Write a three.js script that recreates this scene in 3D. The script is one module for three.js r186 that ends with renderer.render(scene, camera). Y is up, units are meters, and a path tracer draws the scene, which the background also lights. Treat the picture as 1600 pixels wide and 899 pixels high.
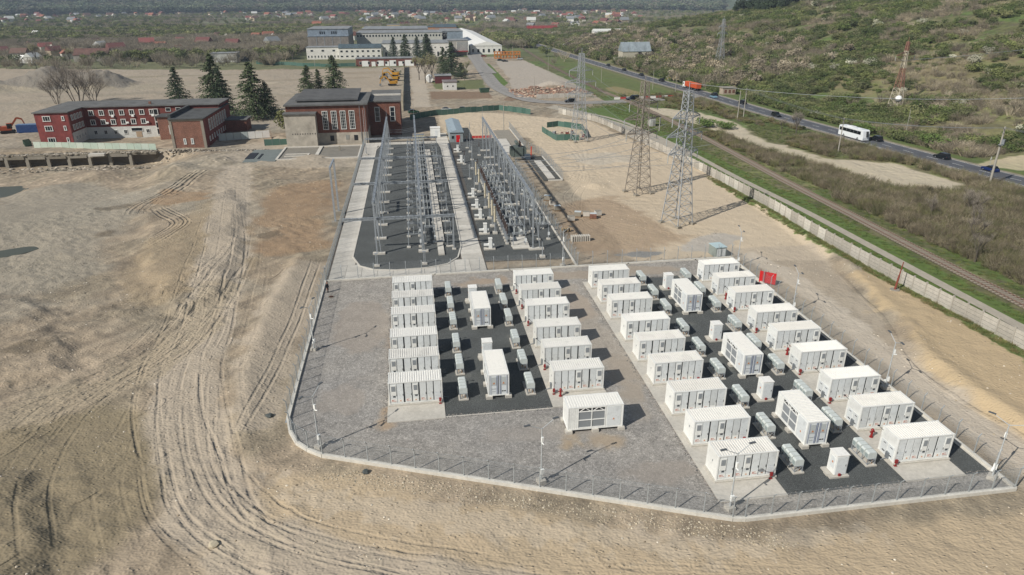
import * as THREE from 'three';
import { mergeGeometries } from 'three/addons/utils/BufferGeometryUtils.js';
import { MarchingCubes } from 'three/addons/objects/MarchingCubes.js';

// ---------------------------------------------------------------- camera, sky, sun, exposure
// World: x runs along the container rows (to the right), -z runs away from the viewer along the site, y is up, metres.
const scene = new THREE.Scene();
const camera = new THREE.PerspectiveCamera(45.69, 1024 / 575, 1, 16000);
camera.position.set(0, 43, 0);
camera.rotation.order = 'YXZ';
camera.rotation.set(-THREE.MathUtils.degToRad(23.06), -THREE.MathUtils.degToRad(8.1), -THREE.MathUtils.degToRad(0.186));
const renderer = new THREE.WebGLRenderer({ antialias: true });
renderer.toneMapping = THREE.LinearToneMapping;
renderer.toneMappingExposure = 1.24;
renderer.shadowMap.enabled = true;
const SUN = new THREE.Vector3(-0.853, 0.80, 0.522).normalize();
{ // clear spring sky with thin high haze
  const W = 512, H = 256, d = new Float32Array(W * H * 4);
  for (let r = 0; r < H; r++) {
    const up = Math.sin(((r + 0.5) / H - 0.5) * Math.PI), t = Math.max(0, up), k = Math.pow(1 - t, 3.2);
    for (let c = 0; c < W; c++) {
      const o = (r * W + c) * 4;
      d[o] = 0.27 + 0.44 * k; d[o + 1] = 0.38 + 0.39 * k; d[o + 2] = 0.58 + 0.22 * k; d[o + 3] = 1;
    }
  }
  const sky = new THREE.DataTexture(d, W, H, THREE.RGBAFormat, THREE.FloatType);
  sky.mapping = THREE.EquirectangularReflectionMapping; sky.magFilter = THREE.LinearFilter; sky.needsUpdate = true;
  scene.background = sky; scene.environment = sky;
  scene.backgroundIntensity = scene.environmentIntensity = 0.36;
}
const sun = new THREE.DirectionalLight(new THREE.Color(1, 0.96, 0.9), 4.3);
sun.position.copy(SUN).multiplyScalar(400).add(new THREE.Vector3(20, 0, -130)); sun.target.position.set(20, 0, -130);
sun.castShadow = true; sun.shadow.radius = 1; sun.shadow.mapSize.set(4096, 4096);
Object.assign(sun.shadow.camera, { left: -260, right: 260, top: 260, bottom: -260, near: 1, far: 1200 });
scene.add(sun, sun.target);
scene.fog = new THREE.FogExp2(new THREE.Color(0.52, 0.62, 0.76), 0.00013);

// ---------------------------------------------------------------- helpers
let seed = 7;
function rnd() { seed = (seed + 0x6d2b79f5) | 0; let t = Math.imul(seed ^ (seed >>> 15), 1 | seed); t = (t + Math.imul(t ^ (t >>> 7), 61 | t)) ^ t; return ((t ^ (t >>> 14)) >>> 0) / 4294967296; }
const rr = (a, b) => a + (b - a) * rnd();
const clamp = (x, a = 0, b = 1) => Math.min(b, Math.max(a, x));
const sstep = (a, b, x) => { const t = clamp((x - a) / (b - a)); return t * t * (3 - 2 * t); };
const lerp = (a, b, t) => a + (b - a) * t;
const PT = new Float32Array(65536); { const s = seed; seed = 99; for (let i = 0; i < 65536; i++) PT[i] = rnd(); seed = s; }
function vn(x, y) { // value noise 0..1
  const ix = Math.floor(x), iy = Math.floor(y); let u = x - ix, v = y - iy; u = u * u * (3 - 2 * u); v = v * v * (3 - 2 * v);
  const a = (ix & 255) | ((iy & 255) << 8), b = ((ix + 1) & 255) | ((iy & 255) << 8), c = (ix & 255) | (((iy + 1) & 255) << 8), d = ((ix + 1) & 255) | (((iy + 1) & 255) << 8);
  return (PT[a] * (1 - u) + PT[b] * u) * (1 - v) + (PT[c] * (1 - u) + PT[d] * u) * v;
}
function fbm(x, y, n = 4) { let s = 0, a = 0.5, t = 0; for (let i = 0; i < n; i++) { s += a * vn(x, y); t += a; a *= 0.5; x = x * 2.03 + 17.1; y = y * 2.01 + 5.7; } return s / t; }
const interp = (T, x) => { if (x <= T[0][0]) return T[0][1]; for (let i = 1; i < T.length; i++) if (x <= T[i][0]) return lerp(T[i - 1][1], T[i][1], (x - T[i - 1][0]) / (T[i][0] - T[i - 1][0])); return T[T.length - 1][1]; };
function sdPoly(P, x, y) { let d = 1e9, s = 1; for (let i = 0, j = P.length - 1; i < P.length; j = i++) { const ex = P[j][0] - P[i][0], ey = P[j][1] - P[i][1], wx = x - P[i][0], wy = y - P[i][1], t = clamp((wx * ex + wy * ey) / (ex * ex + ey * ey)), bx = wx - ex * t, by = wy - ey * t; d = Math.min(d, bx * bx + by * by); const c1 = y >= P[i][1], c2 = y < P[j][1], c3 = ex * wy > ey * wx; if ((c1 && c2 && c3) || (!c1 && !c2 && !c3)) s = -s; } return s * Math.sqrt(d); }

const taken = new Map();
function numbered(name) { const n = taken.get(name) ?? 0; taken.set(name, n + 1); return n ? name + '_' + String(n).padStart(3, '0') : name; }
function shade(o) { o.traverse((m) => { if (m.isMesh) { m.castShadow = true; m.receiveShadow = true; } }); return o; }
function tag(o, label, category, group, kind) { if (label) o.userData.label = label; if (category) o.userData.category = category; if (group) o.userData.group = group; if (kind) o.userData.kind = kind; return o; }
function thing(name, label, category, a = 0, y = 0, b = 0, turn = 0, group) { const o = new THREE.Group(); o.name = numbered(name); o.position.set(a, y, -b); o.rotation.y = turn; scene.add(o); return tag(o, label, category, group); }
function copy(o, label, a, y, b, turn = 0) { const c = o.clone(); c.userData = { ...o.userData }; c.name = numbered(o.name.replace(/_\d{3}$/, '')); c.position.set(a, y, -b); c.rotation.y = turn; c.userData.label = label; scene.add(c); return c; }
function struct(o, name, label, category) { o.name = numbered(name); scene.add(o); tag(o, label, category, null, 'structure'); return shade(o); }

function uvMetres(g) { // uv in metres, from the side each face points to
  if (g.index) g = g.toNonIndexed();
  const p = g.attributes.position, n = g.attributes.normal, uv = new Float32Array(p.count * 2);
  for (let i = 0; i < p.count; i += 3) {
    let nx = 0, ny = 0, nz = 0; for (let k = 0; k < 3; k++) { nx += n.getX(i + k); ny += n.getY(i + k); nz += n.getZ(i + k); }
    nx = Math.abs(nx); ny = Math.abs(ny); nz = Math.abs(nz);
    for (let k = 0; k < 3; k++) { const x = p.getX(i + k), y = p.getY(i + k), z = p.getZ(i + k), o = (i + k) * 2; if (ny >= nx && ny >= nz) { uv[o] = x; uv[o + 1] = z; } else if (nx > nz) { uv[o] = z; uv[o + 1] = y; } else { uv[o] = x; uv[o + 1] = y; } }
  }
  g.setAttribute('uv', new THREE.BufferAttribute(uv, 2)); return g;
}
const UNIT_BOX = new THREE.BoxGeometry(1, 1, 1);
class MB { // collects shapes; build() makes ONE named mesh
  constructor() { this.g = []; }
  add(g) { g = g.index ? g.toNonIndexed() : g; for (const k of Object.keys(g.attributes)) if (!['position', 'normal', 'uv'].includes(k)) g.deleteAttribute(k); if (!g.attributes.uv) g.setAttribute('uv', new THREE.BufferAttribute(new Float32Array(g.attributes.position.count * 2), 2)); this.g.push(g); return this; }
  box(x, y, z, sx, sy, sz, ry = 0) { const m = new THREE.Matrix4().makeRotationY(ry).scale(new THREE.Vector3(sx, sy, sz)); m.setPosition(x, y, z); return this.add(UNIT_BOX.clone().applyMatrix4(m)); }
  span(x0, x1, y0, y1, z0, z1) { return this.box((x0 + x1) / 2, (y0 + y1) / 2, (z0 + z1) / 2, Math.abs(x1 - x0), Math.abs(y1 - y0), Math.abs(z1 - z0)); }
  bar(p, q, w, h = w) { const A = new THREE.Vector3(...p), B = new THREE.Vector3(...q), d = B.clone().sub(A), L = d.length(); d.normalize(); const up = Math.abs(d.y) > 0.95 ? new THREE.Vector3(0, 0, 1) : new THREE.Vector3(0, 1, 0), X = new THREE.Vector3().crossVectors(up, d).normalize(), Y = new THREE.Vector3().crossVectors(d, X); const m = new THREE.Matrix4().makeBasis(X.multiplyScalar(w), Y.multiplyScalar(h), d.multiplyScalar(L)); m.setPosition(A.add(B).multiplyScalar(0.5)); return this.add(UNIT_BOX.clone().applyMatrix4(m)); }
  cyl(p, q, r0, r1 = r0, n = 8, open = false) { const A = new THREE.Vector3(...p), B = new THREE.Vector3(...q), d = B.clone().sub(A), L = d.length(); const g = new THREE.CylinderGeometry(r1, r0, L, n, 1, open); g.applyQuaternion(new THREE.Quaternion().setFromUnitVectors(new THREE.Vector3(0, 1, 0), d.normalize())); g.translate((A.x + B.x) / 2, (A.y + B.y) / 2, (A.z + B.z) / 2); return this.add(g); }
  lathe(x, y, z, prof, n = 10) { const g = new THREE.LatheGeometry(prof.map(([r, h]) => new THREE.Vector2(r, h)), n); g.translate(x, y, z); return this.add(g); }
  prism(pts, z0, z1) { const g = new THREE.ExtrudeGeometry(new THREE.Shape(pts.map(([x, y]) => new THREE.Vector2(x, y))), { depth: z1 - z0, bevelEnabled: false }); g.translate(0, 0, z0); return this.add(g); }
  quad(a, b, c, d) { const g = new THREE.BufferGeometry(); g.setAttribute('position', new THREE.BufferAttribute(new Float32Array([...a, ...b, ...c, ...a, ...c, ...d]), 3)); g.computeVertexNormals(); return this.add(g); }
  turn(m4) { this.g.forEach((g) => g.applyMatrix4(m4)); return this; }
  geo() { return uvMetres(mergeGeometries(this.g)); }
  build(name, mat, parent, label) { const m = new THREE.Mesh(this.geo(), mat); m.name = name; m.castShadow = m.receiveShadow = true; if (label) m.userData.label = label; if (parent) parent.add(m); return m; }
}
function mesh(name, geo, mat, parent) { const m = new THREE.Mesh(geo, mat); m.name = name; m.castShadow = m.receiveShadow = true; if (parent) parent.add(m); return m; }

// ---- small tiling textures (grain, wear)
function tileTex(N, metres, fn, srgb = true) {
  const d = new Uint8Array(N * N * 4);
  for (let y = 0; y < N; y++) for (let x = 0; x < N; x++) { const c = fn(x / N, y / N, x, y), o = (y * N + x) * 4; if (typeof c === 'number') d[o] = d[o + 1] = d[o + 2] = clamp(c, 0, 255); else { d[o] = clamp(c[0], 0, 255); d[o + 1] = clamp(c[1], 0, 255); d[o + 2] = clamp(c[2], 0, 255); } d[o + 3] = 255; }
  const t = new THREE.DataTexture(d, N, N); t.wrapS = t.wrapT = THREE.RepeatWrapping; t.magFilter = THREE.LinearFilter; t.minFilter = THREE.LinearMipmapLinearFilter; t.generateMipmaps = true; if (srgb) t.colorSpace = THREE.SRGBColorSpace; t.repeat.set(1 / metres, 1 / metres); t.needsUpdate = true; return t;
}
// periodic fbm over the unit square
const pfbm = (u, v, f, n = 4) => { let s = 0, a = 0.5, t = 0; for (let i = 0; i < n; i++) { const F = f << i, x = u * F, y = v * F, ix = Math.floor(x), iy = Math.floor(y); let p = x - ix, q = y - iy; p = p * p * (3 - 2 * p); q = q * q * (3 - 2 * q); const h = (X, Y) => PT[((X % F) * 7 + i * 31 & 255) | (((Y % F) * 13 + i * 57 & 255) << 8)]; s += a * ((h(ix, iy) * (1 - p) + h(ix + 1, iy) * p) * (1 - q) + (h(ix, iy + 1) * (1 - p) + h(ix + 1, iy + 1) * p) * q); t += a; a *= 0.5; } return s / t; };
const speck = (x, y) => PT[(x * 92821 + y * 68917 + ((x * y) ^ 0x5bd1)) & 65535];
const T_paint = tileTex(512, 7, (u, v, x, y) => { const n = pfbm(u, v, 4, 5), s = pfbm(u + 0.3, v, 32, 2); const st = pfbm(u, v * 0.12, 48, 2); const k = 248 - 22 * sstep(0.48, 0.8, n) - 12 * sstep(0.55, 0.9, s) - 12 * sstep(0.6, 0.85, st) * sstep(0.4, 0.7, n) + 6 * (speck(x, y) - 0.5); return [k, k - 2, k - 6]; });
const T_conc = tileTex(512, 5, (u, v, x, y) => { const n = pfbm(u, v, 3, 5), f = pfbm(u, v, 24, 3); const k = 232 + 34 * (n - 0.5) + 26 * (f - 0.5) + 16 * (speck(x, y) - 0.5); return [k, k - 2, k - 6]; });
const T_steel = tileTex(256, 2, (u, v, x, y) => { const n = pfbm(u, v, 6, 4); const k = 226 + 50 * (n - 0.5) + 8 * (speck(x, y) - 0.5); return [k, k, k]; });
const T_stone = tileTex(1024, 13, (u, v, x, y) => { const n = pfbm(u, v, 3, 5), d = sstep(0.52, 0.75, pfbm(u + 0.37, v + 0.11, 2, 6)), s = speck(x >> 1, y >> 1), s2 = speck(x + 7, y); const k = 148 + 50 * (n - 0.5) + 100 * (s - 0.5) + 60 * (s2 - 0.5) + (s > 0.95 ? 55 : 0) + 42 * d; return [k + 9 * d, k + 3 * d, k * 0.985 - 8 * d]; });
const T_stoneB = tileTex(512, 5, (u, v, x, y) => 128 + 180 * (speck(x >> 1, y >> 1) - 0.5), false);
const T_asph = tileTex(512, 9, (u, v, x, y) => { const n = pfbm(u, v, 4, 5); const k = 200 + 60 * (n - 0.5) + 50 * (speck(x, y) - 0.5); return [k, k, k]; });
const T_brick = tileTex(512, 6, (u, v, x, y) => { const n = pfbm(u, v, 4, 5), row = Math.floor(v * 80), c = speck(Math.floor(u * 26 + (row & 1) * 0.5), row); const m = (v * 80) % 1 < 0.16 ? 1 : 0; const k = 205 + 60 * (n - 0.5) + 60 * (c - 0.5); return m ? [k * 0.98, k, k] : [k, k * 0.95, k * 0.92]; });
const T_roof = tileTex(512, 12, (u, v, x, y) => { const n = pfbm(u, v, 4, 5), m = pfbm(u, v + 0.4, 16, 3); const k = 205 + 70 * (n - 0.5) + 40 * (m - 0.5) + 14 * (speck(x, y) - 0.5); return [k, k, k]; });
const mats = new Map();
function M(key, rgb, o = {}) { if (!mats.has(key)) { const m = new THREE.MeshStandardMaterial({ roughness: 0.8, ...o }); m.color.set(rgb); mats.set(key, m); m.name = key; } return mats.get(key); }
const white = M('white paint', '#eef0ee', { map: T_paint, roughness: 0.45 });
const whiteDoor = M('white door paint', '#dfe4e6', { map: T_paint, roughness: 0.4 });
const whiteRoof = M('white roof paint', '#f2f1ec', { map: T_paint, roughness: 0.55 });
const greyGrille = M('grey grille', '#8d9193', { roughness: 0.6 });
const darkGap = M('dark rubber', '#2b2d30', { roughness: 0.8 });
const galv = M('galvanised steel', '#bfc5c9', { map: T_steel, metalness: 0.45, roughness: 0.5 });
const galvDark = M('weathered steel', '#969b9e', { map: T_steel, metalness: 0.35, roughness: 0.6 });
const conc = M('concrete', '#cdc9c0', { map: T_conc, roughness: 0.95 });
const concPale = M('pale concrete', '#d9d5cc', { map: T_conc, roughness: 0.95 });
const concOld = M('old concrete', '#9c968a', { map: T_conc, roughness: 0.95 });
const red = M('red paint', '#861d1d', { roughness: 0.45 });
const blue = M('blue paint', '#5f6a8e', { roughness: 0.5 });
const orange = M('orange print', '#c07a48', { roughness: 0.6 });
const redPrint = M('red print', '#b5796b', { roughness: 0.6 });
const blackM = M('black', '#1d1f22', { roughness: 0.6 });
const porcelain = M('brown porcelain', '#4b3b35', { roughness: 0.3 });
const porcelainGrey = M('grey insulator', '#a9adab', { roughness: 0.35 });
const beige = M('beige composite', '#cfc6ae', { map: T_conc, roughness: 0.7 });
const glassDark = M('dark window glass', '#1c2327', { roughness: 0.08, metalness: 0 });
// ---------------------------------------------------------------- terrain heights (a = x, b = -z)
const FLAT = [[-16.6, 226], [-16.6, 66], [-15.4, 62], [-11.4, 58.7], [26.4, 44], [55.4, 44], [55.6, 108.6], [37.6, 109], [37.6, 226]];
const ROAD = [[100, 149], [143.5, 147.2], [164, 146.2], [187, 144], [218, 141.8], [256, 139], [320, 136.5], [393, 131.5], [528, 126], [700, 122], [900, 110], [1200, 80], [1600, 20]];
const BANK = [[40, 62.5], [52, 62.3], [60, 61.2], [69, 61.8], [78, 65.6], [92, 68.9], [100, 70.7], [130, 74], [400, 74]];
function hill(a, b) {
  const d = a - interp(ROAD, b) - 15; if (d <= 0) return 0;
  const s = 150 * (1 - Math.exp(-0.29 * d / 150)), soft = d * d / (d + 22) / d;
  return s * soft * sstep(1050, 470, b) + 5 * soft * (fbm(a / 70 + 9, b / 70) - 0.5) * sstep(10, 80, d);
}
function farHills(a, b) {
  const r = Math.hypot(a, b), edge = 2350 + 500 * (fbm(a / 900 + 3, 4.2, 3) - 0.5); if (r < edge) return 0;
  const t = sstep(edge, edge + 2600, r); return t * (330 + 330 * (fbm(a / 1300 + 20, b / 1300 + 7, 4) - 0.4)) + sstep(0, 0.2, t) * 60 * (fbm(a / 260, b / 260, 4) - 0.4);
}
const MOUNDS = [[-192, 414, 26, 8.5], [-164, 408, 20, 7.5], [-222, 398, 24, 6], [-250, 410, 20, 6], [74, 360, 13, 3.2], [61, 348, 8, 1.6], [40, 190, 5, 0.7], [-88, 205, 9, 1.6], [-30, 204, 7, 0.8], [-66, 197, 8, 1.8], [-56, 203, 6, 1.5], [-96, 190, 11, 1.2], [44, 160, 4, 0.6], [-43, 232, 4.5, 1.8], [-76, 130.5, 7, -0.7], [-108, 193, 13, -0.8]];
const LEDGES = [[[-45, 168], [-39, 152], [-34, 122], [-32, 104], [-37, 99], [-49, 124], [-58, 150]], [[-75, 112], [-60, 104], [-50, 92], [-46, 82], [-60, 78], [-80, 90]], [[-56, 62], [-40, 58], [-33, 50], [-34, 40], [-60, 40]]];
const LEDGE = [[-22, 121], [-16, 122], [-15.9, 70], [-17.5, 60.5], [-20.5, 66], [-22.5, 76], [-23.5, 95]];
function hgt(a, b) {
  const r = Math.hypot(a, b);
  let h = 0;
  if (r < 900) {
    const out = sdPoly(FLAT, a, b), k = sstep(0.6, 6, out);
    if (out < 0.4) return -0.12;
    h = -0.1 + k * 0.08;
    if (b < 520 && a < 74) {
      const e = interp(BANK, b);
      if (a > 50 && b < 170) h += (0.95 * sstep(e - 0.8 + 1.6 * (fbm(b / 3, 7, 3) - 0.5), e + 0.9 + fbm(b / 6, 3) * 1.5, a) + 0.5 * Math.exp(-(((a - e - 1.6) / 1.5) ** 2)) * fbm(b / 4, a / 4, 3)) * sstep(170, 120, b);
      h += (a < -16 ? 0.85 * k * sstep(2.2, -1.2, sdPoly(LEDGE, a, b) + 1.6 * (fbm(a / 4, b / 4 + 5, 3) - 0.5)) : 0) + k * ((a < -14 ? 1.15 : 0.55) * (fbm(a / 14, b / 14, 3) - 0.5) + 0.30 * (fbm(a / 3.1 + 40, b / 3.1, 3) - 0.5) + (0.07 + 0.36 * sstep(0.45, 0.65, fbm(a / 17 + 8, b / 17 + 70, 3)) * sstep(8, -16, a)) * (fbm(a / 1.15, b / 1.15 + 9, 2) - 0.5)) * (a > 56 ? 0.55 : 1);
      // the dug-over ground to the left lies lower in front of the old foundation wall
      h -= 3.7 * sstep(-60, -80, a) * sstep(145, 196, b) * sstep(224.7, 223.3, b + 3.4 * sstep(-82, -72, a)) * sstep(-185, -150, a);
      if (a < -28) for (const L of LEDGES) h += 0.9 * sstep(2.6, -1.4, sdPoly(L, a, b) + 4 * (fbm(a / 5 + 3, b / 5, 3) - 0.5));
      for (const [ma, mb, mr, mh] of MOUNDS) { const d = Math.hypot(a - ma, b - mb) / mr; if (d < 1) h += mh * (1 - d * d) ** 2 * (0.75 + 0.5 * fbm(a / 2.5, b / 2.5, 3)); }
    } else {
      if (a >= 74 && b < 170) h += 0.95 * sstep(170, 120, b);
      for (const [ma, mb, mr, mh] of MOUNDS) { const d = Math.hypot(a - ma, b - mb) / mr; if (d < 1) h += mh * (1 - d * d) ** 2; }
      const dr = Math.abs(a - interp(ROAD, b));
      h += 0.5 * (fbm(a / 9, b / 9, 3) - 0.5) * sstep(9, 20, dr) * sstep(95, 102, a);
    }
  }
  if (a > 120) h += hill(a, b);
  if (r > 2000) h += farHills(a, b);
  return h;
}

// ---------------------------------------------------------------- ground colours
function soften(m, w, h, r) { // three box blurs
  if (r < 1) return m; r = Math.round(r); let s = m, t = new Float32Array(w * h);
  for (let pass = 0; pass < 2; pass++) {
    for (let y = 0; y < h; y++) { let acc = 0; const o = y * w; for (let x = -r; x <= r; x++) acc += s[o + clamp(x, 0, w - 1)]; for (let x = 0; x < w; x++) { t[o + x] = acc / (2 * r + 1); acc += s[o + Math.min(w - 1, x + r + 1)] - s[o + Math.max(0, x - r)]; } }
    for (let x = 0; x < w; x++) { let acc = 0; for (let y = -r; y <= r; y++) acc += t[clamp(y, 0, h - 1) * w + x]; for (let y = 0; y < h; y++) { s[y * w + x] = acc / (2 * r + 1); acc += t[Math.min(h - 1, y + r + 1) * w + x] - t[Math.max(0, y - r) * w + x]; } }
  }
  return s;
}
class Ground { // colour (sRGB) and relief of a stretch of ground, drawn in metres
  constructor(a0, a1, b0, b1, W, H) { Object.assign(this, { a0, a1, b0, b1, W, H, sx: W / (a1 - a0), sy: H / (b1 - b0), c: new Float32Array(W * H * 3), z: new Float32Array(W * H) }); }
  each(fn) { const { W, H } = this; for (let y = 0; y < H; y++) { const b = this.b0 + (y + 0.5) / this.sy; for (let x = 0; x < W; x++) fn(this.a0 + (x + 0.5) / this.sx, b, (y * W + x) * 3, y * W + x, x, y); } }
  mask(draw, A0, A1, B0, B1, soft, fn) {
    const x0 = Math.max(0, Math.floor((A0 - this.a0) * this.sx)), x1 = Math.min(this.W, Math.ceil((A1 - this.a0) * this.sx)), y0 = Math.max(0, Math.floor((B0 - this.b0) * this.sy)), y1 = Math.min(this.H, Math.ceil((B1 - this.b0) * this.sy)), w = x1 - x0, h = y1 - y0;
    if (w < 2 || h < 2) return;
    const cv = document.createElement('canvas'); cv.width = w; cv.height = h; const ctx = cv.getContext('2d');
    ctx.setTransform(this.sx, 0, 0, this.sy, -this.a0 * this.sx - x0, -this.b0 * this.sy - y0); ctx.fillStyle = ctx.strokeStyle = '#fff'; ctx.lineCap = 'round'; ctx.lineJoin = 'round'; draw(ctx);
    const px = ctx.getImageData(0, 0, w, h).data; let m = new Float32Array(w * h); for (let i = 0; i < w * h; i++) m[i] = px[i * 4 + 3] / 255;
    m = soften(m, w, h, soft * this.sx / 2);
    for (let y = 0; y < h; y++) for (let x = 0; x < w; x++) { const v = m[y * w + x]; if (v > 0.004) { const i = (y + y0) * this.W + x + x0; fn(v, i * 3, i, this.a0 + (x + x0 + 0.5) / this.sx, this.b0 + (y + y0 + 0.5) / this.sy); } }
  }
  patch(pts, rgb, { soft = 2, rough = 0.6, scale = 4, amount = 1, closed = true, width = 2 } = {}) {
    const A = pts.map((p) => p[0]), B = pts.map((p) => p[1]), g = soft * 2 + width;
    this.mask((c) => { c.beginPath(); pts.forEach((p, i) => (i ? c.lineTo(p[0], p[1]) : c.moveTo(p[0], p[1]))); if (closed) { c.closePath(); c.fill(); } else { c.lineWidth = width; c.stroke(); } }, Math.min(...A) - g, Math.max(...A) + g, Math.min(...B) - g, Math.max(...B) + g, soft, (v, o, i, a, b) => {
      const n = fbm(a / scale + 11, b / scale + 3, 4) - 0.5, t = amount * sstep(0.25, 0.75, v + rough * n * (v < 0.99 ? 1 : 0.6)); for (let k = 0; k < 3; k++) this.c[o + k] += (rgb[k] - this.c[o + k]) * t;
    });
  }
  ruts(pts, offs, { width = 0.35, depth = 1, wob = 0.6, broken = 0.4 } = {}) {
    const cr = new THREE.CatmullRomCurve3(pts.map((p) => new THREE.Vector3(p[0], 0, p[1]))), n = Math.max(20, Math.ceil(cr.getLength() / 0.8)), P = cr.getSpacedPoints(n), T = P.map((_, i) => cr.getTangentAt(i / n));
    const A = pts.map((p) => p[0]), B = pts.map((p) => p[1]);
    for (const off of offs) {
      const L = P.map((p, i) => { const w = off + wob * (fbm(i / 34 + off * 3.1, off, 3) - 0.5) * 2; return [p.x - T[i].z * w, p.z + T[i].x * w]; });
      this.mask((c) => { c.lineWidth = width; for (let i = 0; i < n; i++) { c.globalAlpha = Math.min(1, (i + 0.5) / (n * 0.16), (n - i - 0.5) / (n * 0.16)) * (0.25 + 0.75 * fbm(i / 7 + off * 5, off * 2.3, 2)); c.beginPath(); c.moveTo(...L[i]); c.lineTo(...L[i + 1]); c.stroke(); } }, Math.min(...A) - 9, Math.max(...A) + 9, Math.min(...B) - 9, Math.max(...B) + 9, 0.07, (v, o, i, a, b) => {
        const t = v * sstep(broken - 0.25, broken + 0.1, fbm(a / 2.2, b / 2.2, 3) + 0.15); this.z[i] -= 1.15 * depth * t;
      });
      if (depth > 0.25) this.mask((c) => { c.lineWidth = width * 0.8; for (const s of [-1, 1]) for (let i = 0; i < n; i++) { c.globalAlpha = Math.min(1, (i + 0.5) / (n * 0.16), (n - i - 0.5) / (n * 0.16)) * 0.6 * fbm(i / 3 + off * 5 + s * 9, off * 2.3, 2); c.beginPath(); c.moveTo(L[i][0] - T[i].z * s * width * 0.95, L[i][1] + T[i].x * s * width * 0.95); c.lineTo(L[i + 1][0] - T[i + 1].z * s * width * 0.95, L[i + 1][1] + T[i + 1].x * s * width * 0.95); c.stroke(); } }, Math.min(...A) - 9, Math.max(...A) + 9, Math.min(...B) - 9, Math.max(...B) + 9, 0.14, (v, o, i, a, b) => { this.z[i] += 0.9 * depth * v * sstep(0.4, 0.6, fbm(a / 0.9, b / 0.9, 2)); });
    }
  }
  textures(bump = true) {
    const { W, H, c, z } = this, d = new Uint8Array(W * H * 4), e = bump ? new Uint8Array(W * H * 4) : null;
    for (let i = 0; i < W * H; i++) { d[i * 4] = clamp(c[i * 3], 0, 255); d[i * 4 + 1] = clamp(c[i * 3 + 1], 0, 255); d[i * 4 + 2] = clamp(c[i * 3 + 2], 0, 255); d[i * 4 + 3] = 255; if (bump) { e[i * 4] = e[i * 4 + 1] = e[i * 4 + 2] = clamp(128 + 64 * z[i], 0, 255); e[i * 4 + 3] = 255; } }
    const mk = (q, s) => { const t = new THREE.DataTexture(q, W, H); t.magFilter = THREE.LinearFilter; t.minFilter = THREE.LinearMipmapLinearFilter; t.generateMipmaps = true; if (s) t.colorSpace = THREE.SRGBColorSpace; t.needsUpdate = true; return t; };
    this.c = this.z = null; return [mk(d, true), bump ? mk(e, false) : null];
  }
}
const mix3 = (c, o, rgb, t) => { for (let k = 0; k < 3; k++) c[o + k] += (rgb[k] - c[o + k]) * t; };
// colours of earth and plants (sRGB, base colour)
const EARTH = { tan: [155, 140, 119], brown: [141, 127, 107], olive: [132, 122, 103], grey: [149, 141, 125], pale: [172, 159, 140], sand: [194, 177, 151], rust: [146, 118, 88], chalk: [196, 186, 170], wet: [98, 88, 72], grass: [86, 102, 50], dry: [128, 120, 84], scrub: [92, 93, 57], brush: [106, 101, 73] };
const HAUL = [[-48.3, 194.7], [-46.6, 181.4], [-40.4, 151.5], [-35.5, 125.8], [-32.7, 106.9], [-30.6, 90.5], [-30.2, 81.4], [-27.8, 70.6], [-24.1, 60.6], [-21, 53.5], [-16.5, 48], [-9, 43], [10, 36]];
const SANDPIT = [[96, 287], [114, 268.2], [119.3, 244], [112, 213.3], [118, 180], [133, 171.3], [133, 146.5], [125.8, 139.1], [112.9, 143.9], [111, 169.3], [105, 193.5], [105, 226.1], [101, 246.7], [95, 271.6]];
function dirtBase(G, fine) {
  const c = G.c, z = G.z;
  G.each((a, b, o, i, x, y) => {
    const n1 = fbm(a / 38 + 2, b / 38, 4), n2 = fbm(a / 9 + 31, b / 11 + 8, 4), n3 = fbm(a / 1.7, b / 1.7 + 4, 3);
    // scraped ground: streaks along the way the machines pushed
    const u = a * 0.62 + b * 0.78, v = -a * 0.78 + b * 0.62, st = fbm(u / 16, v / 1.3, 4);
    c[o] = EARTH.brown[0]; c[o + 1] = EARTH.brown[1]; c[o + 2] = EARTH.brown[2];
    mix3(c, o, EARTH.tan, sstep(0.3, 0.7, n1)); mix3(c, o, EARTH.olive, 0.6 * sstep(0.48, 0.7, n2)); mix3(c, o, EARTH.grey, 0.6 * sstep(0.5, 0.7, fbm(a / 21, b / 17 + 50, 4)));
    const s1 = PT[(x * 7919 + y * 104729 + ((x * 31) ^ (y * 17))) & 65535], s2 = PT[((x >> 1) * 15731 + (y >> 1) * 789221) & 65535];
    const k = 1 + 0.3 * (n3 - 0.5) + 0.3 * (st - 0.5) + (fine ? 0.1 : 0.08) * (s1 - 0.5) + 0.08 * (s2 - 0.5) + (s2 > 0.99 ? 0.2 : 0);
    c[o] *= k; c[o + 1] *= k; c[o + 2] *= k;
    z[i] = 1.4 * (n3 - 0.5) + 0.8 * (st - 0.5) + 0.5 * (s2 - 0.5) + 0.9 * (fbm(a / 0.55 + 7, b / 0.55, 2) - 0.5) * sstep(0.4, 0.62, n2) + (s2 > 0.992 ? 0.5 : 0);
  });
}
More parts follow.
